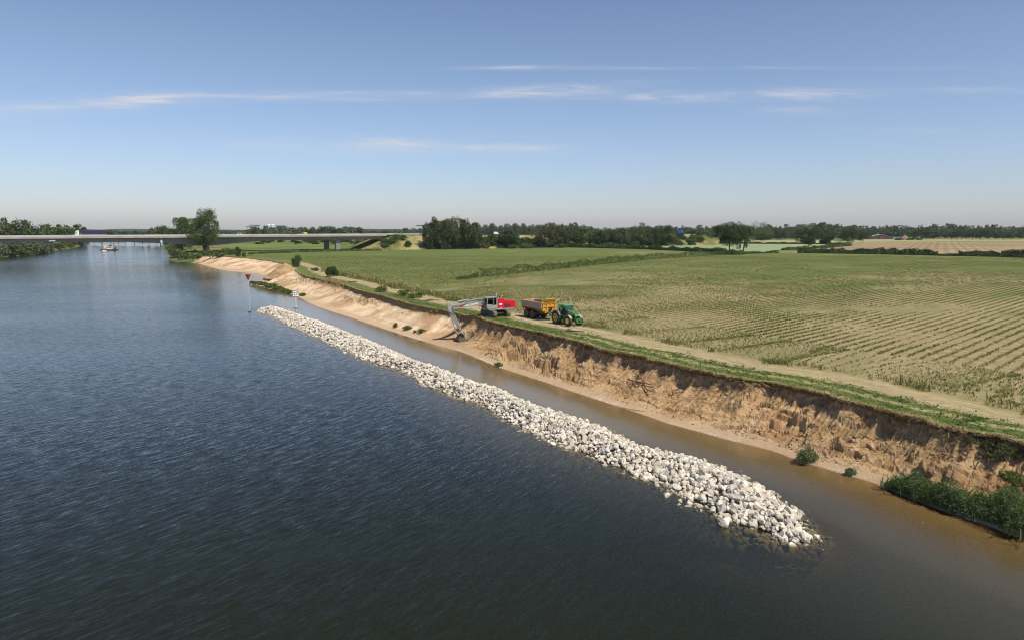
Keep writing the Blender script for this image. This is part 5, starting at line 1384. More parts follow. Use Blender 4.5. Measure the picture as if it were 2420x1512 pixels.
mb = MB(); mb.prism([(2.4, .4), (2.4, 1.0), (1.5, 1.2), (.8, 2.3), (-2.4, 2.3), (-2.4, .4)], -.9, .9); mb.build('body', MATS['van_white'], r)
for x in (1.5, -1.5):
    for sy in (-1, 1): wheel(r, (x, sy*.8, .34), .34, .22, (.5, .5, .5), side=sy)

# ================================================================ lettering
def text_mesh(body, size, thick=.01, bold=.02):
    cu = bpy.data.curves.new('lettering', 'FONT'); cu.body = body; cu.size = size; cu.extrude = thick; cu.offset = bold*size; cu.align_x = 'CENTER'; cu.align_y = 'CENTER'
    o = bpy.data.objects.new('tmp', cu); COL.objects.link(o); dg = bpy.context.evaluated_depsgraph_get()
    me = bpy.data.meshes.new_from_object(o.evaluated_get(dg)); bpy.data.objects.remove(o); return me
# ================================================================ EXCAVATOR
EX = Vector((-2.75, 112.3, 4.0)); EH = Vector((-.88, -.475, 0)).normalized(); EA = math.atan2(EH.y, EH.x); EL = Vector((-EH.y, EH.x, 0))
def zD(zx, zy): return ((1530+zx/7.56)*.683, (1000+zy/7.56)*.683)
def PV(zx, zy, off=0.0):
    """side-view point -> (x forward, z up) in the machine's own frame"""
    d = px_dir(*zD(zx, zy)); o = Vector((0, 0, CAMH)); n = EL; c = EX+EL*off
    t = (c-o).dot(n)/d.dot(n); p = o+d*t-EX; return (p.dot(EH), p.z)
grey = paint('machine_grey', (.31, .32, .29), .45, dirt=.30, dirtcol=(.30, .25, .19), scale=2.2)
black = paint('machine_black', (.018, .018, .018), .5, dirt=.2)
red = paint('machine_red', (.62, .012, .03), .35, dirt=.12)
steel = paint('worn_steel', (.14, .115, .09), .6, metal=.2, dirt=.6, dirtcol=(.30, .22, .14), scale=3)
chrome = paint('piston_rod', (.6, .6, .6), .2, metal=.9, dirt=.05)
ex = empty('excavator', EX, EA); tag(ex, 'light grey and red crawler excavator reaching over the lip of the bank', 'excavator')
TA = math.atan2(-.87, .5)-EA
TR_ = Matrix.Rotation(TA, 3, 'Z')
mb = MB(); mb.box((0, 0, .62), (2.0, 2.0, .42), bev=.08)
for sx in (-1, 1): mb.box((sx*.95, 0, .48), (.55, 2.2, .34), rz=0, bev=.05)
mb.lathe_y([], n=3) if False else None
mb.tube((0, 0, .8), (0, 0, 1.08), .62, n=20); o = mb.build('chassis_frame', black, ex); o.rotation_euler = (0, 0, TA)
for sy in (-1, 1):
    tr_ = empty('track', TR_ @ Vector((0, sy*1.25, 0)), TA); tr_.parent = ex
    Lh, rr = 1.92, .47
    loop = [(-Lh, .0+rr+.04, 0)]
    pts = []
    for k in range(13): a = -math.pi/2+math.pi*k/12; pts.append((Lh+rr*math.cos(a), rr+.04+rr*math.sin(a)))
    for k in range(13): a = math.pi/2+math.pi*k/12; pts.append((-Lh+rr*math.cos(a), rr+.04+rr*math.sin(a)))
    inner = [(x*.965 if abs(x) > 1 else x, .51+(z-.51)*.84) for x, z in pts]
    mb = MB(); mb.prism(inner, -.27, .27); mb.build('roller_frame', black, tr_)
    mb = MB(); n = len(pts)
    # shoes with grousers all round
    per = []
    for i in range(n):
        a, b_ = Vector(pts[i]), Vector(pts[(i+1) % n]); m_ = max(1, int(round((b_-a).length/.19)))
        for k in range(m_): per.append((a.lerp(b_, (k+.5)/m_), math.atan2(b_.y-a.y, b_.x-a.x), (b_-a).length/m_))
    for c, an, ln in per:
        mb.box((c.x, 0, c.y), (ln*.93, .60, .05), ry=-an); nx_, nz_ = math.sin(an), -math.cos(an)
        mb.box((c.x+nx_*.04, 0, c.y+nz_*.04), (.035, .60, .06), ry=-an)
    mb.build('track_shoes', paint('track_steel', (.23, .19, .14), .75, metal=.1, dirt=.7, dirtcol=(.38, .29, .18), scale=3), tr_)
    for sx in (-1, 1):
        mb = MB(); mb.lathe_y([(-.29, .12), (-.29, .34), (-.24, .38), (.24, .38), (.29, .34), (.29, .12)], c=(sx*Lh, 0, rr+.04), n=20); mb.build('sprocket', steel, tr_, smooth=True)
    mb = MB()
    for k in range(7): mb.lathe_y([(-.29, .05), (-.29, .13), (.29, .13), (.29, .05)], c=(-1.4+k*.47, 0, .2), n=12)
    mb.build('rollers', steel, tr_)
# upper works
mb = MB(); mb.box((-.55, 0, 1.22), (4.9, 2.75, .24), bev=.06); mb.box((1.6, -.1, 1.25), (.9, .9, .3), bev=.04); mb.build('platform', grey, ex)
mb = MB()
cw = [(-1.9, 1.36), (-2.95, 1.36), (-3.08, 1.6), (-3.05, 2.3), (-2.7, 2.52), (-1.9, 2.55)]
mb.prism(cw, -1.36, 1.36); mb.build('counterweight', red, ex)
mb = MB(); mb.prism([(.28, 1.36), (.28, 2.55), (.05, 2.72), (-1.2, 2.68), (-1.89, 2.55), (-1.89, 1.36)], -1.36, 1.36)
mb.box((-.55, .45, 2.80), (1.3, 1.1, .22), bev=.06); mb.build('engine_cover', red, ex)
mb = MB(); mb.prism([(-.95, 1.55), (-.85, 2.08), (-1.95, 1.98), (-2.15, 1.75), (-2.05, 1.55)], 1.362, 1.378)
mb.build('side_grille', paint('grille', (.10, .02, .025), .7), ex)
mb = MB()
for k in range(3): mb.box((-.15-k*.42, 1.0, 2.79+.0), (.30, .03, .12))
for k in range(3): mb.box((-.15-k*.42, .99, 2.80), (.28, .08, .10))
mb.build('vent', black, ex)
# emblem: two light tyre-like lobes side by side
mb = MB()
for dx in (-.12, .12):
    mb.prism([(-.28+dx+.17*math.cos(a), 2.02+.17*math.sin(a)) for a in [k*math.pi/5 for k in range(10)]], 1.362+(.002 if dx > 0 else 0), 1.372+(.002 if dx > 0 else 0))
mb.build('white_emblem', wht, ex)
mb = MB(); mb.box((-.28, 1.366, 1.46), (.40, .012, .09)); mb.build('small_label', paint('faded_label', (.75, .45, .45), .5), ex)
mb = MB()
for (x, y) in ((-.9, -.9), (-1.2, .2)): mb.tube((x, y, 2.6), (x, y, 3.25), .05, n=8)
mb.tube((-1.0, -.5, 2.6), (-1.0, -.5, 3.1), .09, n=8); mb.build('exhaust', black, ex)
# cab
cabp = [(.32, 1.34), (.32, 3.22), (.5, 3.3), (1.95, 3.26), (2.12, 3.1), (2.28, 2.2), (2.2, 1.55), (2.0, 1.34)]
cab_root = empty('cab', (0, 0, 0)); cab_root.parent = ex
yc0, yc1 = .42, 1.42
mb = MB()
mb.prism([(.32, 1.34), (.32, 1.40), (2.03, 1.40), (2.0, 1.34)], yc0, yc1)                       # floor
mb.prism([(.32, 3.16), (.5, 3.3), (1.95, 3.27), (2.22, 3.16), (2.1, 3.12)], yc0-.04, yc1+.04)     # roof
mb.prism([(.32, 1.4), (.32, 3.17), (.40, 3.17), (.40, 1.4)], yc0, yc1)                           # back wall
def post(a, b, y0_, y1_, w_=.09):
    mb.prism([(a[0]-w_/2, a[1]), (b[0]-w_/2, b[1]), (b[0]+w_/2, b[1]), (a[0]+w_/2, a[1])], y0_, y1_)
for y0_, y1_ in ((yc0, yc0+.07), (yc1-.07, yc1)):
    post((2.22, 1.5), (2.22, 2.2), y0_, y1_); post((2.22, 2.2), (2.06, 3.14), y0_, y1_); post((1.0, 1.5), (1.0, 3.16), y0_, y1_, .07); post((.45, 1.4), (.45, 3.16), y0_, y1_, .14)
mb.prism([(.46, 1.4), (.46, 2.0), (.95, 1.93), (1.2, 1.98), (1.5, 2.06), (2.2, 2.16), (2.2, 1.55), (2.02, 1.4)], yc1-.05, yc1-.002)   # door panel, near side
mb.prism([(.46, 1.4), (.46, 1.9), (2.2, 1.9), (2.2, 1.55), (2.02, 1.4)], yc0+.002, yc0+.05)
mb.build('cab_shell', grey, cab_root)
gm, gt_, gb_ = new_mat('cab_glass'); gt_.n.remove(gb_); tpb = gt_.new('ShaderNodeBsdfTransparent'); tpb.inputs[0].default_value = (.62, .68, .66, 1); glb = gt_.new('ShaderNodeBsdfGlossy'); glb.inputs['Roughness'].default_value = .03
mxx = gt_.new('ShaderNodeMixShader'); fz = gt_.new('ShaderNodeFresnel'); gt_.put(mxx.inputs[0], fz.outputs[0]); gt_.put(mxx.inputs[1], tpb.outputs[0]); gt_.put(mxx.inputs[2], glb.outputs[0]); gt_.put([n for n in gt_.n if n.type == 'OUTPUT_MATERIAL'][0].inputs[0], mxx.outputs[0])
mb = MB(); mb.prism([(1.04, 2.0), (1.04, 3.12), (2.02, 3.1), (2.18, 2.2)], yc1-.035, yc1-.02); mb.prism([(.52, 2.0), (.52, 3.12), (.97, 3.12), (.97, 1.97)], yc1-.035, yc1-.02)
mb.prism([(.52, 1.92), (.52, 3.12), (2.02, 3.1), (2.18, 1.92)], yc0+.02, yc0+.035); mb.build('side_window', gm, cab_root)
mb = MB(); mb._add([(2.24, yc0+.08, 1.5), (2.24, yc1-.08, 1.5), (2.24, yc1-.08, 2.2), (2.24, yc0+.08, 2.2), (2.08, yc0+.08, 3.12), (2.08, yc1-.08, 3.12)], [(0, 1, 2, 3), (3, 2, 5, 4)]); mb.build('windscreen', gm, cab_root)
mb = MB(); mb.box((.85, .95, 1.72), (.5, .5, .16), bev=.04); mb.box((.62, .95, 2.15), (.14, .48, .75), bev=.04, ry=-.1); mb.build('driver_seat', black, cab_root)
mb = MB(); mb.box((1.15, .62, 1.85), (.4, .10, .12)); mb.tube((1.3, .62, 1.9), (1.34, .62, 2.1), .025, n=6); mb.box((1.9, .9, 1.7), (.2, .5, .5)); mb.build('control_console', black, cab_root)
# beacons and mirrors
for (x, y, h_) in ((.42, 1.2, 3.3), (-.75, .9, 2.9)):
    mb = MB(); mb.tube((x, y, h_-.3), (x, y, h_+.35), .03, n=6); mb.tube((x, y, h_+.35), (x, y, h_+.46), .13, n=10); mb.build('antenna', wht if x > 0 else paint('amber', (.85, .6, .15), .4), ex)
mb = MB(); mb.tube((2.25, 1.42, 2.2), (2.45, 1.7, 2.3), .02, n=5); mb.box((2.46, 1.72, 2.4), (.04, .2, .32)); mb.build('mirror', black, ex)
mb = MB(); mb.path([(2.3, -1.2, 1.35), (2.3, -1.2, 2.3), (1.2, -1.2, 2.3), (.4, -1.2, 2.3)], .025); mb.path([(.2, -1.3, 2.7), (-2.2, -1.3, 2.7)], .02)
mb.build('hand_rail', black, ex)
mb = MB(); mb.box((1.3, -.95, 1.6), (1.5, .75, .55), bev=.06); mb.build('tool_box', grey, ex)
# boom in its own plane (y about 0)
bw = .27
top = [(1290, 345), (1235, 300), (1170, 275), (1100, 258), (1000, 246), (930, 250), (860, 262), (780, 278), (700, 300), (620, 330), (520, 368), (430, 400), (330, 430), (262, 452)]
bot = [(248, 500), (262, 522), (330, 517), (400, 507), (560, 486), (700, 466), (860, 443), (960, 430), (1040, 412), (1110, 428), (1180, 462), (1240, 500), (1300, 520)]
bp_ = [PV(*q) for q in top]+[PV(*q) for q in bot]
mb = MB(); mb.prism(bp_, -bw, bw); boom = mb.build('boom', grey, ex)
elb = PV(215, 470)
stp = [PV(*q) for q in ((118, 428), (140, 388), (172, 372), (215, 385), (238, 440), (262, 560), (300, 620), (330, 680), (400, 830), (480, 990), (484, 1050), (445, 1058), (400, 990), (330, 850), (250, 690), (205, 630), (165, 590))]
mb = MB(); mb.prism(stp, -.21, .21); stick = mb.build('stick', grey, ex)
# bucket: open shell with side plates and teeth
bk = [PV(*q) for q in ((400, 1262), (470, 1245), (560, 1262), (612, 1300), (650, 1350), (722, 1412), (660, 1440), (590, 1452), (500, 1428), (430, 1380), (392, 1320))]
shell = [PV(*q) for q in ((560, 1262), (470, 1245), (400, 1262), (392, 1320), (430, 1380), (500, 1428), (590, 1452), (660, 1440), (722, 1412))]
mb = MB(); bwid = .62
for sy in (-1, 1): mb.prism(bk, sy*bwid, sy*(bwid-.035))
for a, b_ in zip(shell[:-1], shell[1:]):
    mb._add([(a[0], -bwid, a[1]), (b_[0], -bwid, b_[1]), (b_[0], bwid, b_[1]), (a[0], bwid, a[1])], [(0, 1, 2, 3)])
    mb._add([(a[0]+.02, -bwid, a[1]+.03), (b_[0]+.02, -bwid, b_[1]+.03), (b_[0]+.02, bwid, b_[1]+.03), (a[0]+.02, bwid, a[1]+.03)], [(0, 1, 2, 3)])
bkt = mb.build('bucket', steel, ex)
tp0 = PV(722, 1412); tp1 = PV(770, 1430)
mb = MB()
for k in range(5): y = -bwid+.08+k*(2*bwid-.16)/4; mb.box(((tp0[0]+tp1[0])/2, y, (tp0[1]+tp1[1])/2), (.18, .08, .05), ry=.3)
mb.build('tooth', steel, bkt)
# linkage and quick hitch
def jt(q, y=0.0): a = PV(*q); return (a[0], y, a[1])
mb = MB()
for sy in (-.2, .2):
    mb.tube(jt((470, 1040), sy), jt((485, 1110), sy), .10, .10, 8); mb.tube(jt((485, 1105), sy), jt((395, 1170), sy), .085, .085, 8); mb.tube(jt((395, 1170), sy), jt((345, 1070), sy), .06, n=8)
mb.build('linkage', grey, ex, smooth=True)
mb = MB(); mb.prism([PV(*q) for q in ((390, 1160), (470, 1110), (560, 1200), (575, 1262), (470, 1250), (420, 1270))], -.22, .22); mb.tube(jt((430, 1290), -.4), jt((430, 1290), .4), .07, n=8); mb.build('quick_hitch', black, ex)
# rams
def ram(a, b_, y, r0, split=.55):
    A, B = Vector(jt(a, y)), Vector(jt(b_, y)); m_ = A.lerp(B, split)
    mb = MB(); mb.tube(A, m_, r0, n=12); mb.tube(A-(m_-A).normalized()*.05, A+(m_-A).normalized()*.2, r0*1.25, n=12); o = mb.build('hydraulic_ram', grey, ex, smooth=True)
    mb = MB(); mb.tube(m_, B, r0*.5, n=10); mb.build('piston_rod', chrome, o, smooth=True)
ram((655, 285), (165, 378), 0, .10, .55)
ram((1190, 500), (1010, 340), .36, .11, .5); ram((1190, 500), (1010, 340), -.36, .11, .5)
ram((268, 800), (352, 1075), 0, .09, .45)
mb = MB(); mb.prism([PV(*q) for q in ((640, 330), (640, 275), (690, 268), (720, 300))], -.12, .12); mb.prism([PV(*q) for q in ((985, 330), (1000, 310), (1060, 330), (1060, 385), (1010, 380))], -.3, .3)
mb.prism([PV(*q) for q in ((160, 590), (195, 600), (305, 790), (270, 830), (240, 760))], -.14, .14); mb.build('boom_bracket', grey, ex)
# hoses
mb = MB()
def hose(pts, r_=.028, y=0.0):
    P3 = [Vector(jt(q, y)) for q in pts]; mb.path(catmull(P3, 5), r_, 5)
hose([(1215, 300), (1100, 275), (980, 268), (860, 290), (640, 330), (560, 400), (420, 460)], .035, .29); hose([(1190, 320), (1050, 300), (930, 300), (820, 345), (640, 392), (450, 425)], .030, .30)
hose([(430, 430), (330, 440), (262, 480), (232, 530), (262, 590), (300, 600), (310, 650), (270, 660), (200, 610), (170, 600)], .035, .26); hose([(440, 470), (350, 470), (280, 440), (250, 500), (245, 560), (285, 625)], .03, .27)
hose([(285, 660), (330, 760), (400, 920), (440, 1010)], .03, .24); hose([(1130, 255), (900, 245), (760, 262), (650, 285)], .03, -.1)
hose([(250, 870), (290, 960), (340, 1040)], .02, .2); hose([(500, 1180), (560, 1200), (540, 1250), (480, 1230)], .025, .25)
mb.build('hose', black, ex)
mb = MB(); mb.box((1.95, -.55, 1.62), (.5, .35, .3), bev=.05); mb.build('red_work_lamp', red, ex)
# lettering on the boom's near side
me = text_mesh('WETERING', .50, .004, .02); a = PV(750, 404); c0, c1 = PV(590, 432), PV(930, 360)
vx = Vector((c1[0]-c0[0], c1[1]-c0[1])); slope = math.atan2(vx.y, vx.x)
lt = bpy.data.objects.new('lettering', me); COL.objects.link(lt); me.materials.append(paint('white_lettering', (.85, .85, .83), .5, dirt=.05)); lt.parent = boom
# reads left to right seen from the machine's left side (x forward runs to the left there)
X_ = Vector((-math.cos(-slope), 0, 0)); ax = Vector((c1[0]-c0[0], 0, c1[1]-c0[1])).normalized(); nz = Vector((0, 1, 0)); ay = nz.cross(ax)
wd_ = max(v.co.x for v in me.vertices)-min(v.co.x for v in me.vertices); kx = Vector((c1[0]-c0[0], c1[1]-c0[1])).length/wd_
lt.matrix_local = Matrix(((ax.x*kx, ay.x*kx, nz.x, a[0]), (ax.y*kx, ay.y*kx, nz.y, bw+.008), (ax.z*kx, ay.z*kx, nz.z, a[1]), (0, 0, 0, 1)))
mb = MB(); mb.prism([PV(*q) for q in ((440, 442), (452, 432), (540, 424), (543, 446), (530, 452), (520, 478), (506, 478), (498, 456), (484, 458), (478, 484), (464, 484), (458, 466), (444, 462))], bw+.003, bw+.012); mb.build('red_mark', red, boom)

# the driver: one continuous skinned body seated in the cab
def skin_person(name, loc, rz, joints, edges, label, mat, extra=None):
    bm = bmesh.new(); vs = [bm.verts.new(j[:3]) for j in joints]
    for a, b_ in edges: bm.edges.new((vs[a], vs[b_]))
    me = bpy.data.meshes.new(name); bm.to_mesh(me); bm.free()
    o = bpy.data.objects.new(name, me); COL.objects.link(o); o.location = loc; o.rotation_euler = (0, 0, rz)
    sk = o.modifiers.new('skin', 'SKIN'); sk.use_smooth_shade = True
    sv = me.skin_vertices
    if not sv: 
        bm = bmesh.new(); bm.from_mesh(me); bm.verts.layers.skin.verify(); bm.to_mesh(me); bm.free(); sv = me.skin_vertices
    for i, j in enumerate(joints): sv[0].data[i].radius = (j[3], j[3]*(j[4] if len(j) > 4 else 1)); sv[0].data[i].use_root = (i == 0)
    o.modifiers.new('sub', 'SUBSURF').levels = 1; o.modifiers['sub'].render_levels = 1
    dg = bpy.context.evaluated_depsgraph_get(); m2 = bpy.data.meshes.new_from_object(o.evaluated_get(dg)); o.modifiers.clear(); o.data = m2
    for m_ in mat: m2.materials.append(m_)
    return tag(o, label, 'person')
skin_m = paint('skin', (.45, .28, .20), .6, dirt=0); orange = paint('orange_jacket', (.80, .19, .05), .8, dirt=.15); trou = paint('navy_trousers', (.03, .035, .06), .9, dirt=.2)
J = [(0, 0, .08, .13, 1.1), (0, 0, .32, .14, 1.2), (.02, 0, .52, .13, 1.3), (.04, 0, .62, .06), (.06, 0, .76, .095, .9), (.07, 0, .88, .07),
     (.02, .19, .54, .06), (.10, .26, .30, .05), (.34, .20, .26, .04), (.42, .18, .27, .035), (.02, -.19, .54, .06), (.10, -.26, .30, .05), (.34, -.20, .26, .04), (.42, -.18, .27, .035),
     (.12, .10, .06, .09), (.46, .13, .08, .075), (.50, .13, -.28, .05), (.62, .13, -.34, .045), (.12, -.10, .06, .09), (.46, -.13, .08, .075), (.50, -.13, -.28, .05), (.62, -.13, -.34, .045)]
E_ = [(0, 1), (1, 2), (2, 3), (3, 4), (4, 5), (2, 6), (6, 7), (7, 8), (8, 9), (2, 10), (10, 11), (11, 12), (12, 13), (0, 14), (14, 15), (15, 16), (16, 17), (0, 18), (18, 19), (19, 20), (20, 21)]
dl = Matrix.Rotation(EA, 3, 'Z') @ Vector((.82, .95, 1.78)); pers = skin_person('person', EX+dl, EA, J, E_, 'machine driver in an orange jacket seated in the excavator cab', [orange, skin_m, trou])
for p_ in pers.data.polygons:
    c = p_.center
    p_.material_index = 1 if (c.z > .61 or (c.x > .37 and c.z > .2)) else (2 if c.z < .16 else 0)
mb = MB(); mb.sphere((.045, 0, .86), .105, .10, .09, 10, 6); mb.build('hair', paint('dark_hair', (.04, .03, .02), .9, dirt=0), pers, smooth=True)

# ================================================================ TRACTOR
HD = Vector((.52, -.854, 0)).normalized(); HA = math.atan2(HD.y, HD.x); HL = Vector((-HD.y, HD.x, 0))
w_r = P(1312.2, 764.4, 4.0); w_f = P(1344.3, 770.5, 4.0)
TB = (w_r+w_f)/2 + HL*1.05; TB.z = 4.0
jd = paint('tractor_green', (.035, .20, .035), .35, dirt=.18); jy = (.80, .62, .03)
tg = empty('tractor', TB, HA); tag(tg, 'green farm tractor with yellow wheel rims hitched to the yellow dump trailer', 'tractor')
WB = 1.45
for sy in (-1, 1):
    wheel(tg, (-WB, sy*.98, .98), .98, .62, jy, 'rear_wheel', lugs=20, rimr=.55, dish=.04, side=sy, rimname='yellow')
    wheel(tg, (WB, sy*.96, .74), .74, .52, jy, 'front_wheel', lugs=18, rimr=.54, dish=.03, side=sy, rimname='yellow')
mb = MB(); mb.box((.2, 0, .95), (3.3, .55, .55), bev=.08); mb.box((-WB, 0, .98), (.6, 1.5, .4), bev=.05); mb.box((WB, 0, .72), (.3, 1.5, .25), bev=.05); mb.build('chassis', paint('tractor_dark', (.03, .05, .03), .6, dirt=.3), tg)
mb = MB()
mb.prism([(2.35, 1.05), (2.42, 1.45), (2.25, 1.72), (1.4, 1.95), (.30, 2.08), (.30, 1.15), (1.2, 1.05)], -.36, .36); bonn = mb.build('bonnet', jd, tg)
mb = MB()
for sy in (-1, 1): mb.prism([(.35, 1.92), (.35, 1.78), (1.35, 1.66), (2.05, 1.50), (2.0, 1.58), (1.3, 1.80)], sy*.362, sy*.372)
mb.build('yellow_stripe', paint('stripe_yellow', jy, .4, dirt=.1), bonn)
mb = MB(); mb.prism([(2.36, 1.12), (2.43, 1.44), (2.44, 1.44), (2.38, 1.12)], -.3, .3)
for sy in (-1, 1): mb.prism([(1.0, 1.2), (1.0, 1.6), (1.9, 1.5), (2.2, 1.2)], sy*.362, sy*.37)
mb.build('grille', black, bonn)
for sy in (-1, 1):
    mb = MB(); mb.box((2.36, sy*.24, 1.56), (.14, .18, .12), bev=.03); mb.build('headlight', wht, bonn)
# front linkage
mb = MB()
for sy in (-1, 1): mb.prism([(2.3, .5), (2.3, 1.1), (2.6, 1.05), (2.95, .62), (2.95, .5), (2.6, .55)], sy*.30, sy*.42)
mb.box((2.55, 0, .92), (.2, .8, .3), bev=.04); mb.box((2.9, 0, .56), (.08, .9, .1)); mb.tube((2.4, 0, 1.1), (2.85, 0, .9), .05, n=8)
mb.build('front_linkage', jd, tg)
# cab
ct = empty('cab', (0, 0, 0)); ct.parent = tg
mb = MB()
def cpost(a, b_, r_=.045): mb.tube(a, b_, r_, n=6)
for sy in (-1, 1):
    cpost((.35, sy*.52, 1.2), (.20, sy*.72, 2.72)); cpost((-.55, sy*.80, 1.35), (-.55, sy*.80, 2.75)); cpost((-1.35, sy*.66, 1.55), (-1.30, sy*.70, 2.75))
mb.box((-.45, 0, 1.15), (1.5, 1.1, .35), bev=.05); mb.build('cab_frame', black, ct)
mb = MB(); mb.box((-.52, 0, 2.86), (2.0, 1.75, .26), bev=.11); mb.build('roof', paint('roof_green', (.075, .27, .10), .35, dirt=.25, dirtcol=(.3, .3, .2)), ct)
mb = MB()
for sy in (-1, 1):
    mb._add([(.34, sy*.53, 1.25), (.20, sy*.73, 2.70), (-.55, sy*.81, 2.72), (-.55, sy*.81, 1.4)], [(0, 1, 2, 3)]); mb._add([(-.57, sy*.81, 1.7), (-.57, sy*.81, 2.72), (-1.30, sy*.71, 2.72), (-1.33, sy*.67, 1.75)], [(0, 1, 2, 3)])
mb._add([(.37, -.5, 1.9), (.37, .5, 1.9), (.22, .70, 2.7), (.22, -.70, 2.7)], [(0, 1, 2, 3)]); mb._add([(-1.36, -.62, 1.6), (-1.36, .62, 1.6), (-1.31, .66, 2.72), (-1.31, -.66, 2.72)], [(0, 1, 2, 3)])
gm2, g2t, g2b = new_mat('tinted_glass'); g2t.n.remove(g2b); a_ = g2t.new('ShaderNodeBsdfTransparent'); a_.inputs[0].default_value = (.26, .36, .34, 1); b__ = g2t.new('ShaderNodeBsdfGlossy'); b__.inputs['Roughness'].default_value = .04
m3 = g2t.new('ShaderNodeMixShader'); f3 = g2t.new('ShaderNodeFresnel'); f3.inputs[0].default_value = 1.6; g2t.put(m3.inputs[0], f3.outputs[0]); g2t.put(m3.inputs[1], a_.outputs[0]); g2t.put(m3.inputs[2], b__.outputs[0]); g2t.put([n for n in g2t.n if n.type == 'OUTPUT_MATERIAL'][0].inputs[0], m3.outputs[0])
mb.build('cab_window', gm2, ct)
mb = MB(); mb.box((-.85, 0, 1.6), (.5, .5, .15), bev=.04); mb.box((-1.08, 0, 2.0), (.14, .48, .75), bev=.04); mb.tube((-.1, 0, 1.4), (-.3, 0, 1.95), .04, n=6); mb.lathe_y([(0, .05)], n=3) if False else None
mb.build('driver_seat', black, ct)
for sy in (-1, 1):
    mb = MB(); N_ = 12; inn = []; 
    arc = [(-WB+1.12*math.cos(a), .98+1.12*math.sin(a)) for a in np.linspace(.35, math.pi*.86, N_)]
    arc2 = [(-WB+1.05*math.cos(a), .98+1.05*math.sin(a)) for a in np.linspace(math.pi*.86, .35, N_)]
    mb.prism(arc+arc2, sy*.62, sy*1.26); mb.build('rear_mudguard', paint('mudguard', (.20, .21, .13), .6, dirt=.5, dirtcol=(.36, .30, .20)), tg, smooth=True)
    mb = MB(); arc = [(WB+.86*math.cos(a), .74+.86*math.sin(a)) for a in np.linspace(.5, math.pi*.8, 9)]; arc2 = [(WB+.82*math.cos(a), .74+.82*math.sin(a)) for a in np.linspace(math.pi*.8, .5, 9)]
    mb.prism(arc+arc2, sy*.74, sy*1.18); mb.build('front_mudguard', paint('mudguard_pale', (.32, .33, .28), .5, dirt=.5, dirtcol=(.4, .34, .24)), tg, smooth=True)
    mb = MB(); mb.tube((.22, sy*.74, 2.5), (.35, sy*1.45, 2.55), .025, n=6); mb.box((.38, sy*1.5, 2.4), (.08, .24, .42), bev=.03); mb.build('mirror', jd, tg)
    mb = MB(); mb.tube((-.1 if sy < 0 else -1.2, sy*.78, 2.95), (-.1 if sy < 0 else -1.2, sy*.78, 3.12), .03, n=6); mb.sphere((-.1 if sy < 0 else -1.2, sy*.78, 3.17), .07); mb.build('beacon', paint('beacon_orange', (.75, .20, .04), .4, dirt=0), tg)
    mb = MB()
    for k in range(4): mb.box((.0, sy*.82, .50+k*.26), (.34, .26, .04))
    mb.box((.17, sy*.74, .9), (.04, .04, .9)); mb.build('step', jd, tg)
mb = MB(); mb.tube((.52, -.46, 1.5), (.52, -.52, 2.5), .055, n=8); mb.box((.5, -.40, 1.35), (.5, .25, .4), bev=.05); mb.build('exhaust', black, tg)
mb = MB(); mb.box((.30, .42, 1.98), (.1, .16, .12)); mb.box((.24, -.42, 2.36), (.02, .24, .16)); mb.build('white_plate', wht, tg)
# ================================================================ DUMP TRAILER
ty = paint('trailer_yellow', (.62, .33, .035), .5, dirt=.35, dirtcol=(.30, .19, .09)); tgr = paint('trailer_side', (.34, .31, .28), .7, dirt=.4, dirtcol=(.25, .17, .10)); tor = paint('trailer_rim', (.58, .38, .17), .6, dirt=.5, dirtcol=(.28, .17, .08))
t1, t2 = P(1245.3, 749.8, 4.0), P(1261.3, 752.4, 4.0)
TR = (t1+t2)/2+HL*.98; TR.z = 4.0
dt = empty('dump_trailer', TR, HA); tag(dt, 'dirty yellow tandem axle dump trailer with grey side boards behind the tractor', 'trailer')
for sx in (-1, 1):
    for sy in (-1, 1): wheel(dt, (sx*.86, sy*.98, .70), .70, .55, (.42, .20, .04), 'wheel', lugs=22, rimr=.54, dish=.08, side=sy, rimname='rusty')
mb = MB(); mb.box((1.2, -.45, 1.12), (6.4, .16, .30)); mb.box((1.2, .45, 1.12), (6.4, .16, .30)); mb.box((0, 0, .75), (2.4, .7, .25), bev=.04)
mb.prism([(4.0, 1.25), (4.0, .95), (5.0, .62), (5.15, .62), (5.15, .75)], -.22, .22); mb.build('chassis', paint('trailer_green', (.07, .13, .04), .7, dirt=.4), dt)
x0, x1, zb_, zt = -2.15, 3.75, 1.45, 2.72; yb, yt_ = 1.02, 1.27
mb = MB()
mb.box(((x0+x1)/2, 0, zb_-.02), (x1-x0, 2*yb, .10))
for sy in (-1, 1): mb._add([(x0, sy*yb, zb_), (x1, sy*yb, zb_), (x1, sy*yt_, zb_+.42), (x0-.15, sy*yt_, zb_+.42), (x0, sy*(yb-.06), zb_), (x1, sy*(yb-.06), zb_), (x1, sy*(yt_-.06), zb_+.42), (x0-.15, sy*(yt_-.06), zb_+.42)], [(0, 1, 2, 3), (4, 7, 6, 5), (0, 4, 5, 1), (3, 2, 6, 7)])
mb.build('body_floor', paint('trailer_under', (.26, .15, .05), .7, dirt=.5, dirtcol=(.16, .10, .06)), dt)
mb = MB()
for sy in (-1, 1): mb.box(((x0+x1)/2, sy*(yt_-.02), (zb_+.42+zt)/2-.02), (x1-x0, .05, zt-zb_-.42))
mb.build('side_board', tgr, dt)
mb = MB()
for sy in (-1, 1):
    mb.box(((x0+x1)/2, sy*yt_, zt), (x1-x0+.1, .14, .20), bev=.03); mb.box(((x0+x1)/2, sy*(yt_+.01), zb_+.44), (x1-x0, .08, .10))
    for x in (x0+.03, x1-.05): mb.box((x, sy*(yt_+.015), (zb_+.4+zt)/2), (.12, .10, zt-zb_-.4))
mb.box((x0-.05, 0, zt), (.14, 2*yt_, .18), bev=.03); mb.build('top_rim', tor, dt)
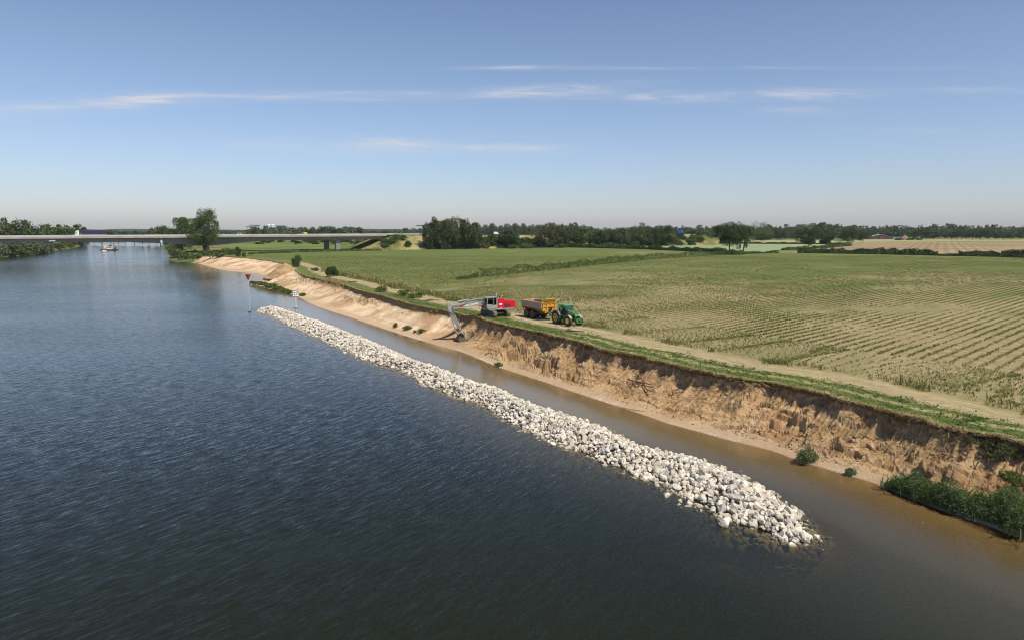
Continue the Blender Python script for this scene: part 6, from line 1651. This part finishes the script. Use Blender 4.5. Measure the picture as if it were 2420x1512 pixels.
mb = MB(); mb.prism([(x0-.02, zb_), (x0+.03, zb_), (x0+.0, zt), (x0-.08, zt)], -yt_+.04, yt_-.04); mb.build('tailgate', tor, dt)
mb = MB(); mb.box((x1+.04, 0, (zb_+zt)/2+.1), (.08, 2*yt_-.02, zt-zb_+.35), bev=.02)
for y in (-1.15, -.4, .4, 1.15): mb.box((x1+.14, y, (zb_+zt)/2), (.14, .12, zt-zb_+.1))
for z in (zb_+.1, zb_+.68, zt-.05): mb.box((x1+.145, 0, z), (.12, 2*yt_-.1, .11))
mb.box((x1+.13, 0, zb_-.15), (.12, 1.6, .3)); mb.build('headboard', ty, dt)
# raised guard leaning forward over the hitch
mb = MB(); gx = x1+.12
mb._add([(gx, -1.15, zt+.12), (gx, 1.15, zt+.12), (gx+.42, .95, zt+.66), (gx+.42, -.95, zt+.66), (gx+.05, -1.15, zt+.10), (gx+.05, 1.15, zt+.10), (gx+.47, .95, zt+.64), (gx+.47, -.95, zt+.64)], [(0, 1, 2, 3), (4, 7, 6, 5), (0, 4, 5, 1), (1, 5, 6, 2), (2, 6, 7, 3), (3, 7, 4, 0)])
mb.box((gx+.45, 0, zt+.67), (.10, 1.95, .09))
for y in (-.95, -.32, .32, .95): mb.tube((gx+.05, y*1.18, zt+.14), (gx+.47, y, zt+.64), .04, n=6)
for sy in (-1, 1): mb.tube((x1-.25, sy*1.2, zt+.1), (gx+.42, sy*.95, zt+.66), .045, n=6)
mb.build('spill_guard', paint('guard_yellow', (.72, .42, .04), .5, dirt=.25, dirtcol=(.3, .2, .1)), dt)
mb = MB(); mb.tube((4.2, 0, .8), (3.9, 0, 1.5), .12, n=10); mb.path(catmull([Vector((3.9, .3, 1.9)), Vector((4.4, .3, 2.1)), Vector((4.9, .2, 1.4))], 5), .035); mb.path(catmull([Vector((3.9, -.1, 2.0)), Vector((4.5, -.1, 1.9)), Vector((5.0, 0, 1.3))], 5), .035)
mb.box((4.1, .2, 1.75), (.3, .4, .5), bev=.05); mb.build('tipping_ram', black, dt)
for sy in (-1, 1):
    mb = MB(); mb.box((0, sy*.98, 1.47), (3.0, .52, .03)); mb.build('mudguard', black, dt)

# ================================================================ THINGS IN AND ON THE RIVER
steelp = paint('post_steel', (.45, .47, .46), .5, dirt=.35, scale=2)
# channel beacon: tall pole with a red inverted cone
bq = P(590.5, 737, 0.0); hb = PD(586.8, 649, bq.y).z
r = empty('channel_beacon', bq); tag(r, 'tall thin pole standing in the river topped by a red inverted cone', 'beacon')
mb = MB(); mb.tube((0, 0, -2), (0, 0, hb*.3), .085, n=8); mb.tube((0, 0, hb*.3), (0, 0, hb-.6), .06, n=8); mb.build('pole', steelp, r, smooth=True)
mb = MB(); mb.tube((0, 0, hb-1.35), (0, 0, hb), .03, .62, 16); mb.build('topmark', paint('signal_red', (.50, .05, .04), .6, dirt=.2), r, smooth=True)
mb = MB(); mb.tube((0, 0, -.35), (0, 0, .16), .34, .30, 12); mb.build('collar', paint('collar_dark', (.05, .045, .04), .8, dirt=.3), r, smooth=True)
# kilometre board
kq = P(699.5, 728, 0.0); hk = PD(697.5, 689, kq.y).z
r = empty('river_sign', kq, R(28)); tag(r, 'white river board reading 27 on a steel post in the water', 'sign')
mb = MB(); mb.tube((0, 0, -2), (0, 0, hk-.2), .17, n=12); mb.build('post', paint('post_pale', (.55, .57, .52), .5, dirt=.3), r, smooth=True)
mb = MB(); mb.box((0, -.22, hk-.55), (1.5, .10, 1.35), bev=.03); mb.build('board_frame', paint('board_dark', (.06, .06, .09), .6, dirt=.1), r)
mb = MB(); mb.box((0, -.285, hk-.55), (1.30, .03, 1.16), bev=.01); bd = mb.build('board', wht, r)
me = text_mesh('27', 1.05, .012, .02); me.materials.append(black); o = bpy.data.objects.new('number', me); COL.objects.link(o); o.parent = bd; o.location = (0, -.315, hk-.55); o.rotation_euler = (R(90), 0, 0)
mb = MB(); mb.tube((0, 0, .16), (0, 0, .26), .48, n=14); mb.tube((0, 0, -.2), (0, 0, .16), .30, .40, 14); mb.build('collar', steelp, r, smooth=True)
# work pontoon with spuds
pq = P(259, 592.5, 0.0)
rst = paint('rusty_spud', (.20, .075, .04), .8, dirt=.4)
r = empty('work_pontoon', pq, R(4)); tag(r, 'work pontoon with two rusty spud poles and a white deckhouse on the river', 'work boat'); r.scale = (1.0, 1.0, 1.0)
mb = MB(); mb.prism([(-6.8, .1), (-6.2, -.5), (5.6, -.5), (6.8, .4), (6.6, 1.0), (-6.8, .9)], -2.6, 2.6); mb.build('hull', paint('hull_black', (.03, .03, .035), .5, dirt=.35, dirtcol=(.25, .12, .06)), r)
mb = MB(); mb.box((-1.2, 0, 1.0), (9.0, 5.3, .22), bev=.03); mb.build('deck', paint('deck_rust', (.34, .16, .09), .8, dirt=.4), r)
mb = MB(); mb.box((.5, .3, 2.1), (4.6, 3.2, 2.0), bev=.08); mb.box((.5, .3, 3.2), (4.9, 3.4, .3), bev=.05); mb.build('deckhouse', wht, r)
mb = MB(); mb.box((.5, -1.32, 2.3), (4.2, .06, .65)); mb.box((.6, .3, 3.95), (1.9, 1.8, 1.1), bev=.06); mb.build('window_band', glass, r)
for x, nm in ((-4.9, 8.0), (5.3, 7.8)):
    mb = MB(); mb.tube((x, -2.2, -2), (x, -2.2, nm-.2), .34, n=10); mb.build('spud_pole', rst, r, smooth=True)
mb = MB(); mb.box((-3.7, .2, 3.0), (1.4, 1.6, 3.6), bev=.2); mb.box((-5.8, 0, 2.5), (.9, 1.2, 2.4), bev=.15); mb.path([(-6.2, 0, 3.4), (-5.6, .2, 5.6), (-3.4, .2, 6.6), (-2.6, .3, 7.4)], .18, 6); mb.build('crane', paint('crane_white', (.62, .62, .66), .5, dirt=.3), r)
mb = MB(); mb.box((-2.4, -2.0, 1.6), (1.3, .9, .9), bev=.1); mb.build('orange_crate', paint('crate_orange', (.75, .30, .03), .6), r)
mb = MB(); mb.sphere((5.0, .2, 2.0), 1.0, .8, .8); mb.box((4.2, .8, 1.8), (1.4, 1.4, 1.4), bev=.1); mb.build('winch', black, r, smooth=True)
rq = P(247.5, 594, 0.0); r = empty('tender_boat', rq, R(10)); tag(r, 'tiny white tender boat alongside the work pontoon', 'boat')
mb = MB(); mb.prism([(-1.8, .05), (1.2, .05), (2.0, .75), (-1.9, .7)], -.75, .75); mb.build('hull', wht, r)
mb = MB(); mb.box((-1.9, 0, .6), (.3, .35, .8), bev=.05); mb.build('outboard_motor', black, r)
rq = P(303, 573.6, 0.0); r = empty('motor_boat', rq, R(170)); tag(r, 'small white motor boat far up the river right of the pontoon', 'boat')
mb = MB(); mb.prism([(-4, .2), (3.2, .2), (5.0, 1.6), (-4, 1.3)], -1.4, 1.4); mb.build('hull', wht, r)
mb = MB(); mb.prism([(-1.8, 1.3), (1.6, 1.3), (.6, 2.6), (-1.5, 2.6)], -1.1, 1.1); mb.build('cabin', wht, r)

# ================================================================ LOGS AND DEBRIS
wood = paint('grey_driftwood', (.22, .18, .13), .95, dirt=.4, bump=.4)
def log(p, L, r_, az_, label, el_=0.0, name='log', cat='log', group=None, m=None):
    o = empty(name, p, az_)
    bpy.data.objects.remove(o)
    mb = MB(); n = 5; pts = [Vector((L*(k/n-.5), .05*math.sin(k*2.1+L), r_+L*el_*(k/n-.5)+.03*math.cos(k*1.7))) for k in range(n+1)]
    for k in range(n): mb.tube(pts[k], pts[k+1], r_*(1-.08*k), r_*(1-.08*(k+1)), 8, cap=(k in (0, n-1)))
    if L > 1.6 and name != 'pipe': mb.tube(pts[2], pts[2]+Vector((.25, .35, .25))*L*.25, r_*.5, r_*.2, 6)
    o = mb.build(name, m or wood, None, smooth=True); o.location = p; o.rotation_euler = (0, 0, az_); return tag(o, label, cat, group)
lp = P(1338, 783, 4.0)
log(lp+Vector((-.9, 0, -.02)), 3.2, .07, R(-32), 'long thin branch at the left of the small woodpile by the track')
log(lp+Vector((.5, .3, 0)), 2.6, .12, R(-30), 'pale thick log in the woodpile by the track near the tractor')
log(lp+Vector((1.5, .1, 0)), 2.2, .09, R(-24), 'log at the right end of the woodpile near the tractor')
log(lp+Vector((0, .1, .16)), 1.6, .10, R(20), 'short stump lying across the top of the woodpile near the tractor', .15)
for k, (px, py, lb) in enumerate([(771, 655.5, 'heap of driftwood beside the track left of the wide dark shrub'), (837, 668, 'second heap of driftwood on the verge of the far bank'), (952, 691, 'flat driftwood branch on the grass between bank and track'), (1019, 711, 'driftwood scrap on the verge left of the excavator boom')]):
    rt = empty('driftwood_heap', P(px, py, 4.0)); tag(rt, lb, 'driftwood')
    for j in range(4):
        o = log(Vector((0, 0, 0)), random.uniform(1.4, 3.2), random.uniform(.06, .16), random.uniform(-1, .4), None, random.uniform(0, .2), 'branch', None); o.parent = rt; o.location = (random.uniform(-.9, .9), random.uniform(-.5, .5), random.uniform(0, .2))
q1 = ray_bank(1502, 966); log(q1+Vector((0, 0, .03)), 3.0, .035, R(-38), 'thin straight stick lying on the beach in front of the slumped bank')
q1 = ray_bank(1508, 904); log(q1+Vector((.1, 0, .05)), 3.4, .10, R(-50), 'dark rusty pipe sticking out at the foot of the scarp', name='pipe', cat='pipe', m=paint('pipe_rust', (.16, .07, .03), .8))
q1 = ray_bank(1518, 910); log(q1+Vector((.2, -.2, .02)), 3.0, .08, R(-50), 'second dark pipe lying just below the rusty one', name='pipe', cat='pipe', m=MATS['pipe_rust'])
# small orange fence board and white sign behind the poplar trunk
yq = P(474, 596.5, 3.9)
r = empty('warning_board', yq+Vector((0, 10, 0)), R(-8)); tag(r, 'orange and white chequered board half hidden behind the poplar trunk', 'sign')
mb = MB(); mb.box((0, 0, 2.6), (3.4, .12, 4.6), bev=.03); mb.build('board', paint('board_orange', (.70, .33, .06), .6), r)
mb = MB()
for i in range(3):
    for j in range(4):
        if (i+j) % 2 == 0: mb.box((-1.1+i*1.1, -.075, .9+j*1.1), (.9, .03, .9))
mb.build('white_square', wht, r)
mb = MB(); mb.tube((-1.4, .2, -.3), (-1.4, .2, 4.9), .1, n=6); mb.tube((1.4, .2, -.3), (1.4, .2, 4.9), .1, n=6); mb.build('post', steelp, r)
# ================================================================ DISTANT BUILDINGS
def at_d(px, py, Y): return PD(px, py, Y)
fac = paint('factory_white', (.62, .63, .64), .7, dirt=.1, scale=.05); roofd = paint('roof_slate', (.16, .19, .24), .7, dirt=.1, scale=.05)
Yf = 1500.0; k_ = Yf/1613.0
def block(name, x0, x1, ytop, label, cat, mat, Y=Yf, depth=30, roof=None, windows=0):
    a, b_ = PD(x0, ytop, Y), PD(x1, ytop, Y); w_ = b_.x-a.x; h_ = a.z-3.9
    r = empty(name, ((a.x+b_.x)/2, Y+depth/2, 3.9)); tag(r, label, cat)
    mb = MB(); mb.box((0, 0, h_/2), (w_, depth, h_)); mb.build('wall', mat, r)
    mb = MB(); mb.box((0, 0, h_+.6), (w_+1, depth+1, 1.2)); mb.build('roof', roof or roofd, r)
    if windows:
        mb = MB()
        for i in range(windows): mb.box((-w_/2+w_*(i+.5)/windows, -depth/2-.1, h_-7), (w_/windows*.5, .15, 2.2))
        mb.build('window', glass, r)
    return r
block('factory_hall', 582, 597, 537, 'low white factory hall at the left end of the distant plant', 'factory', fac, windows=3)
block('factory_hall', 590, 603, 533.5, 'taller white factory hall with slate top above the willows', 'factory', fac, Y=1530, windows=4)
block('factory_hall', 623, 632, 536, 'pale factory hall just left of the two white silos', 'factory', fac, windows=2)
block('factory_hall', 653, 664, 535, 'dark blue factory building right of the two silos', 'factory', paint('factory_blue', (.10, .14, .25), .6, dirt=.05, scale=.05), windows=0)
for px, yt, lb in ((645.5, 531.0, 'left of the two white domed silos on the horizon'), (0, 0, '')):
    pass
for px, yt, lb in ((631+7.5-3, 530.5, 'left of the two white domed silos over the willows'), (651-7+1.5-1, 530.3, 'right and slimmer of the two white domed silos over the willows')):
    q = PD(px, yt, 1480); h_ = q.z-3.9; r = empty('silo', (q.x, 1480, 3.9)); tag(r, lb, 'silo')
    rr = 3.9; mb = MB(); mb.tube((0, 0, 0), (0, 0, h_-3), rr, n=16); mb.build('tank', fac, r, smooth=True)
    mb = MB(); mb.sphere((0, 0, h_-3), rr*1.05, rr*1.05, 3.2, 16, 8); mb.build('dome', fac, r, smooth=True)
# barn and farm buildings
def gable(name, px0, px1, py, ye, yr, Y, label, wallm, roofm, cat='barn', depth=18, rz=0.0, door=True, roofpanel=None):
    a, b_ = PD(px0, py, Y), PD(px1, py, Y); s = Y/1613.0; w_ = (px1-px0)*s; he = (py-ye)*s; hr = (py-yr)*s
    r = empty(name, ((a.x+b_.x)/2, Y+depth/2, 3.9), rz); tag(r, label, cat)
    mb = MB(); mb.prism([(-w_/2, 0), (w_/2, 0), (w_/2, he), (w_*.02, hr), (-w_/2, he)], -depth/2, depth/2); mb.build('wall', wallm, r)
    mb = MB()
    mb.prism([(-w_/2-.4, he-.1), (w_*.02, hr+.05), (w_*.02, hr+.35), (-w_/2-.4, he+.2)], -depth/2-.4, depth/2+.4)
    mb.prism([(w_/2+.4, he-.1), (w_*.02, hr+.05), (w_*.02, hr+.35), (w_/2+.4, he+.2)], -depth/2-.4, depth/2+.4); ro = mb.build('roof', roofm, r)
    if door: mb = MB(); mb.box((-w_*.02, -depth/2-.05, he*.45), (w_*.06, .12, he*.9)); mb.build('door', glass, r)
    return r
Yb = P(2085, 566, 3.95).y
gable('barn', 2057, 2113, 566.3, 561.5, 555.5, Yb, 'red brown barn with a pale ridge roof at the end of the dry meadow', paint('brick_brown', (.17, .085, .07), .9, dirt=.15, scale=.5), paint('barn_roof', (.55, .57, .60), .6, dirt=.1, scale=.5), depth=22, rz=R(-20))
gable('farmhouse', 2030-130+0, 2030-130+20, 565, 560, 554.5, P(1912, 566, 3.9).y+30, 'small farmhouse with a dark roof half hidden by the field trees', paint('brick_brown', (.2, .1, .08), .9), roofd, cat='house', depth=9, door=False)
q = P(2118, 565.3, 3.95)
r = empty('shipping_container', q, R(-4)); tag(r, 'pale blue container right of the barn', 'container')
s = q.y/1613; mb = MB(); mb.box((0, 0, 1.6), (24*s, 2.6, 3.0), bev=.05); mb.build('body', paint('container_blue', (.16, .28, .36), .6, dirt=.2), r)
mb = MB(); mb.box((-8*s, -1.35, 1.1), (9*s, .1, 1.6)); mb.build('white_panel', wht, r)
q = P(2137, 566.5, 3.9); s = q.y/1613
def mound(name, base, rx, ry, h, mat, label, cat='mound', seed=3):
    V = []; n, m = 26, 36
    for i in range(n):
        for j in range(m):
            a = 2*math.pi*j/(m-1); r_ = i/(n-1); x, y = rx*r_*math.cos(a), ry*r_*math.sin(a)
            z = h*(1-r_)**1.15*(1+.3*fbm(x*2/rx, y*2/ry, seed, 3)) + .12*h*fbm(x*6/rx, y*6/ry, seed, 4)*(1-r_)
            V.append((x, y, z-.1))
    o = link(name, np_mesh(name, V, grid_faces(n, m), smooth=True), mat); o.location = base; return tag(o, label, cat)
mound('earth_mound', q, 15*s, 8, 11*s, field_mat('mound_soil', [(.10, .12, .05), (.28, .20, .14), (.30, .20, .14)], .12), 'cone of bare brown earth behind scrub right of the barn')
far_row([(2120, 568, 562, 12), (2128, 568.3, 563, 14), (2150, 568, 562, 16), (2160, 568, 562, 14), (2172, 568, 563, 12)], ['olive', 'mid'], 'scrubby bush at the foot of the bare earth mound', 'scrub round the earth mound', 'mound_bush', trunk=0)
# blue lorry box and blue sign among the trees
def flat_sign(px, py0, py1, w_px, Y, mat, label, name='tall_sign', cat='sign', legs=True):
    s = Y/1613.0; q = PD(px, (py0+py1)/2, Y); r = empty(name, (q.x, Y, 3.9)); tag(r, label, cat); h_ = (py1-py0)*s; zc = q.z-3.9
    mb = MB(); mb.box((0, 0, zc), (w_px*s, .5, h_), bev=.05); b_ = mb.build('panel', mat, r)
    mb = MB(); mb.box((w_px*s*.12, -.28, zc+h_*.08), (w_px*s*.18, .04, h_*.55)); mb.box((w_px*s*.3, -.28, zc-h_*.1), (w_px*s*.25, .04, h_*.12)); mb.build('white_mark', wht, b_)
    mb = MB(); mb.tube((-w_px*s*.3, .3, 0), (-w_px*s*.3, .3, zc), .2, n=6); mb.tube((w_px*s*.3, .3, 0), (w_px*s*.3, .3, zc), .2, n=6); mb.build('post', steelp, r); return r
bl = paint('bright_blue', (.02, .10, .55), .5, dirt=.02)
flat_sign(1771.5, 542.5, 553.5, 7.5, 600, bl, 'bright blue roadside sign with white marks left of the pale domed tree')
q = bpt(t_at(1603), 3.5, 14.43)
r = empty('blue_lorry', q, ang)
tag(r, 'blue lorry body glimpsed between the trees on the motorway', 'lorry')
mb = MB(); mb.box((0, 0, 2.2), (3.6, 2.5, 2.2), bev=.05); mb.box((-3.2, 0, 1.9), (1.7, 2.4, 2.4), bev=.2); mb.build('body', bl, r)
for x in (-3.1, 1.2):
    for sy in (-1, 1): wheel(r, (x, sy*1.0, .5), .5, .3, (.4, .4, .4), side=sy)
far_row([(1583, 574, 559, 26), (1598, 574, 560, 24), (1612, 574, 559, 24), (1626, 574, 559, 22), (1570, 574, 560, 22)], ['mid', 'dark'], 'bushy scrub below the blue lorry between the trees', 'scrub below the blue lorry', 'roadside_bush', trunk=0)
# two grazing animals as specks at the meadow's far edge
aq = P(2272, 567.3, 3.98)
def cow(p, rz, mat, label):
    r = empty('cow', p, rz); tag(r, label, 'cow')
    J = [(0, 0, 1.15, .36, 1.1), (.7, 0, 1.15, .36, 1.1), (-.7, 0, 1.12, .36, 1.0), (1.05, 0, 1.1, .22), (1.45, 0, .62, .15), (1.68, 0, .32, .10)]
    E = [(0, 1), (0, 2), (1, 3), (3, 4), (4, 5)]
    for x, y in ((.75, .22), (.75, -.22), (-.8, .22), (-.8, -.22)):
        i = len(J); J += [(x, y, .75, .13), (x+(.06 if x > 0 else -.10), y, .4, .08), (x, y, .04, .07)]; E += [(1 if x > 0 else 2, i), (i, i+1), (i+1, i+2)]
    i = len(J); J += [(-1.1, 0, 1.2, .05), (-1.2, 0, .6, .03)]; E += [(2, i), (i, i+1)]
    o = skin_person('body', (0, 0, 0), 0, J, E, None, [mat]); del o['category'] ; o.parent = r
    return r
cow(aq, R(10), paint('cow_dark', (.03, .025, .02), .9), 'dark cow grazing at the far edge of the dry meadow')
cow(aq+Vector((4.2, 1, 0)), R(175), paint('cow_white', (.7, .66, .6), .9), 'white cow grazing beside the dark one')
# ================================================================ SAND HEAPS
def heap_mesh(name, px, py, zb, rx, ry, h, label, seed, rz=0.0, mat=None):
    q = P(px, py, zb); V = []; n, m = 40, 60
    for i in range(n):
        for j in range(m):
            a = 2*math.pi*j/(m-1); r_ = i/(n-1); x, y = rx*r_*math.cos(a), ry*r_*math.sin(a)
            z = h*(math.cos(r_*math.pi)*.5+.5)*(1+.45*fbm(x*1.3/rx+seed, y*1.3/ry, seed, 4)) + .05*h*fbm(x*8/rx, y*8/ry, seed, 4)
            z -= 1.6*r_**3
            V.append((x, y, z))
    me = np_mesh(name, V, grid_faces(n, m), smooth=False, attrs={'zone': np.full(len(V), 1.35), 'sand': np.full(len(V), .0)})
    o = link(name, me, mat or M_SOIL); o.location = q; o.rotation_euler = (0, 0, rz); return tag(o, label, 'heap')
heap_mesh('soil_heap', 672, 646, 2.6, 12, 7, 3.2, 'brown heap of dug soil between the sand point and the round shrub', 4, R(-60))
heap_mesh('soil_heap', 650, 653, 1.6, 8, 4, 1.5, 'lower brown soil heap running down to the sand point', 8, R(-50))
hq = ray_bank(1060, 800)
# ================================================================ HILLS AND HAZE
def hills(name, Y, x0, x1, hmax, mat, seed):
    n = 160; V = []
    for i in range(n):
        x = lerp(x0, x1, i/(n-1)); e = hmax*(.62+.8*fbm(i*.05, seed, 0, 4)+.05*fbm(i*.9, seed, 3, 2)); e = max(e, 2)
        V += [(x, Y, 3.0), (x, Y+120, e*.72+3), (x, Y+320, e+3), (x, Y+900, 3.0)]
    tag(link(name, np_mesh(name, V, grid_faces(n, 4), smooth=True), mat), kind='structure')
hm = field_mat('hill_forest', [(.025, .045, .02), (.05, .075, .03)], .004, fine=.02)
hills('distant_hills', 4300, -5200, 2600, 26, hm, 2.0)
hills('distant_hills', 6200, -6500, 5200, 38, hm, 7.0)
me = bpy.data.meshes.new('haze'); hb_ = MB(); hb_.box((0, 3600, 55-2), (15000, 8000, 116)); hz = hb_.build('haze', [], None)
hz.location = (0, 0, 0)
mh = bpy.data.materials.new('haze_air'); mh.use_nodes = True; nt = NT(mh.node_tree)
nt.n.remove([n for n in nt.n if n.type == 'BSDF_PRINCIPLED'][0]); pv_ = nt.new('ShaderNodeVolumePrincipled'); pv_.inputs['Density'].default_value = 0.00005; pv_.inputs['Color'].default_value = (.80, .86, .97, 1); pv_.inputs['Anisotropy'].default_value = .2
nt.l.new(pv_.outputs[0], [n for n in nt.n if n.type == 'OUTPUT_MATERIAL'][0].inputs['Volume'])
hz.data.materials.append(mh); tag(hz, 'thin summer haze over the river and fields', 'haze', kind='stuff')
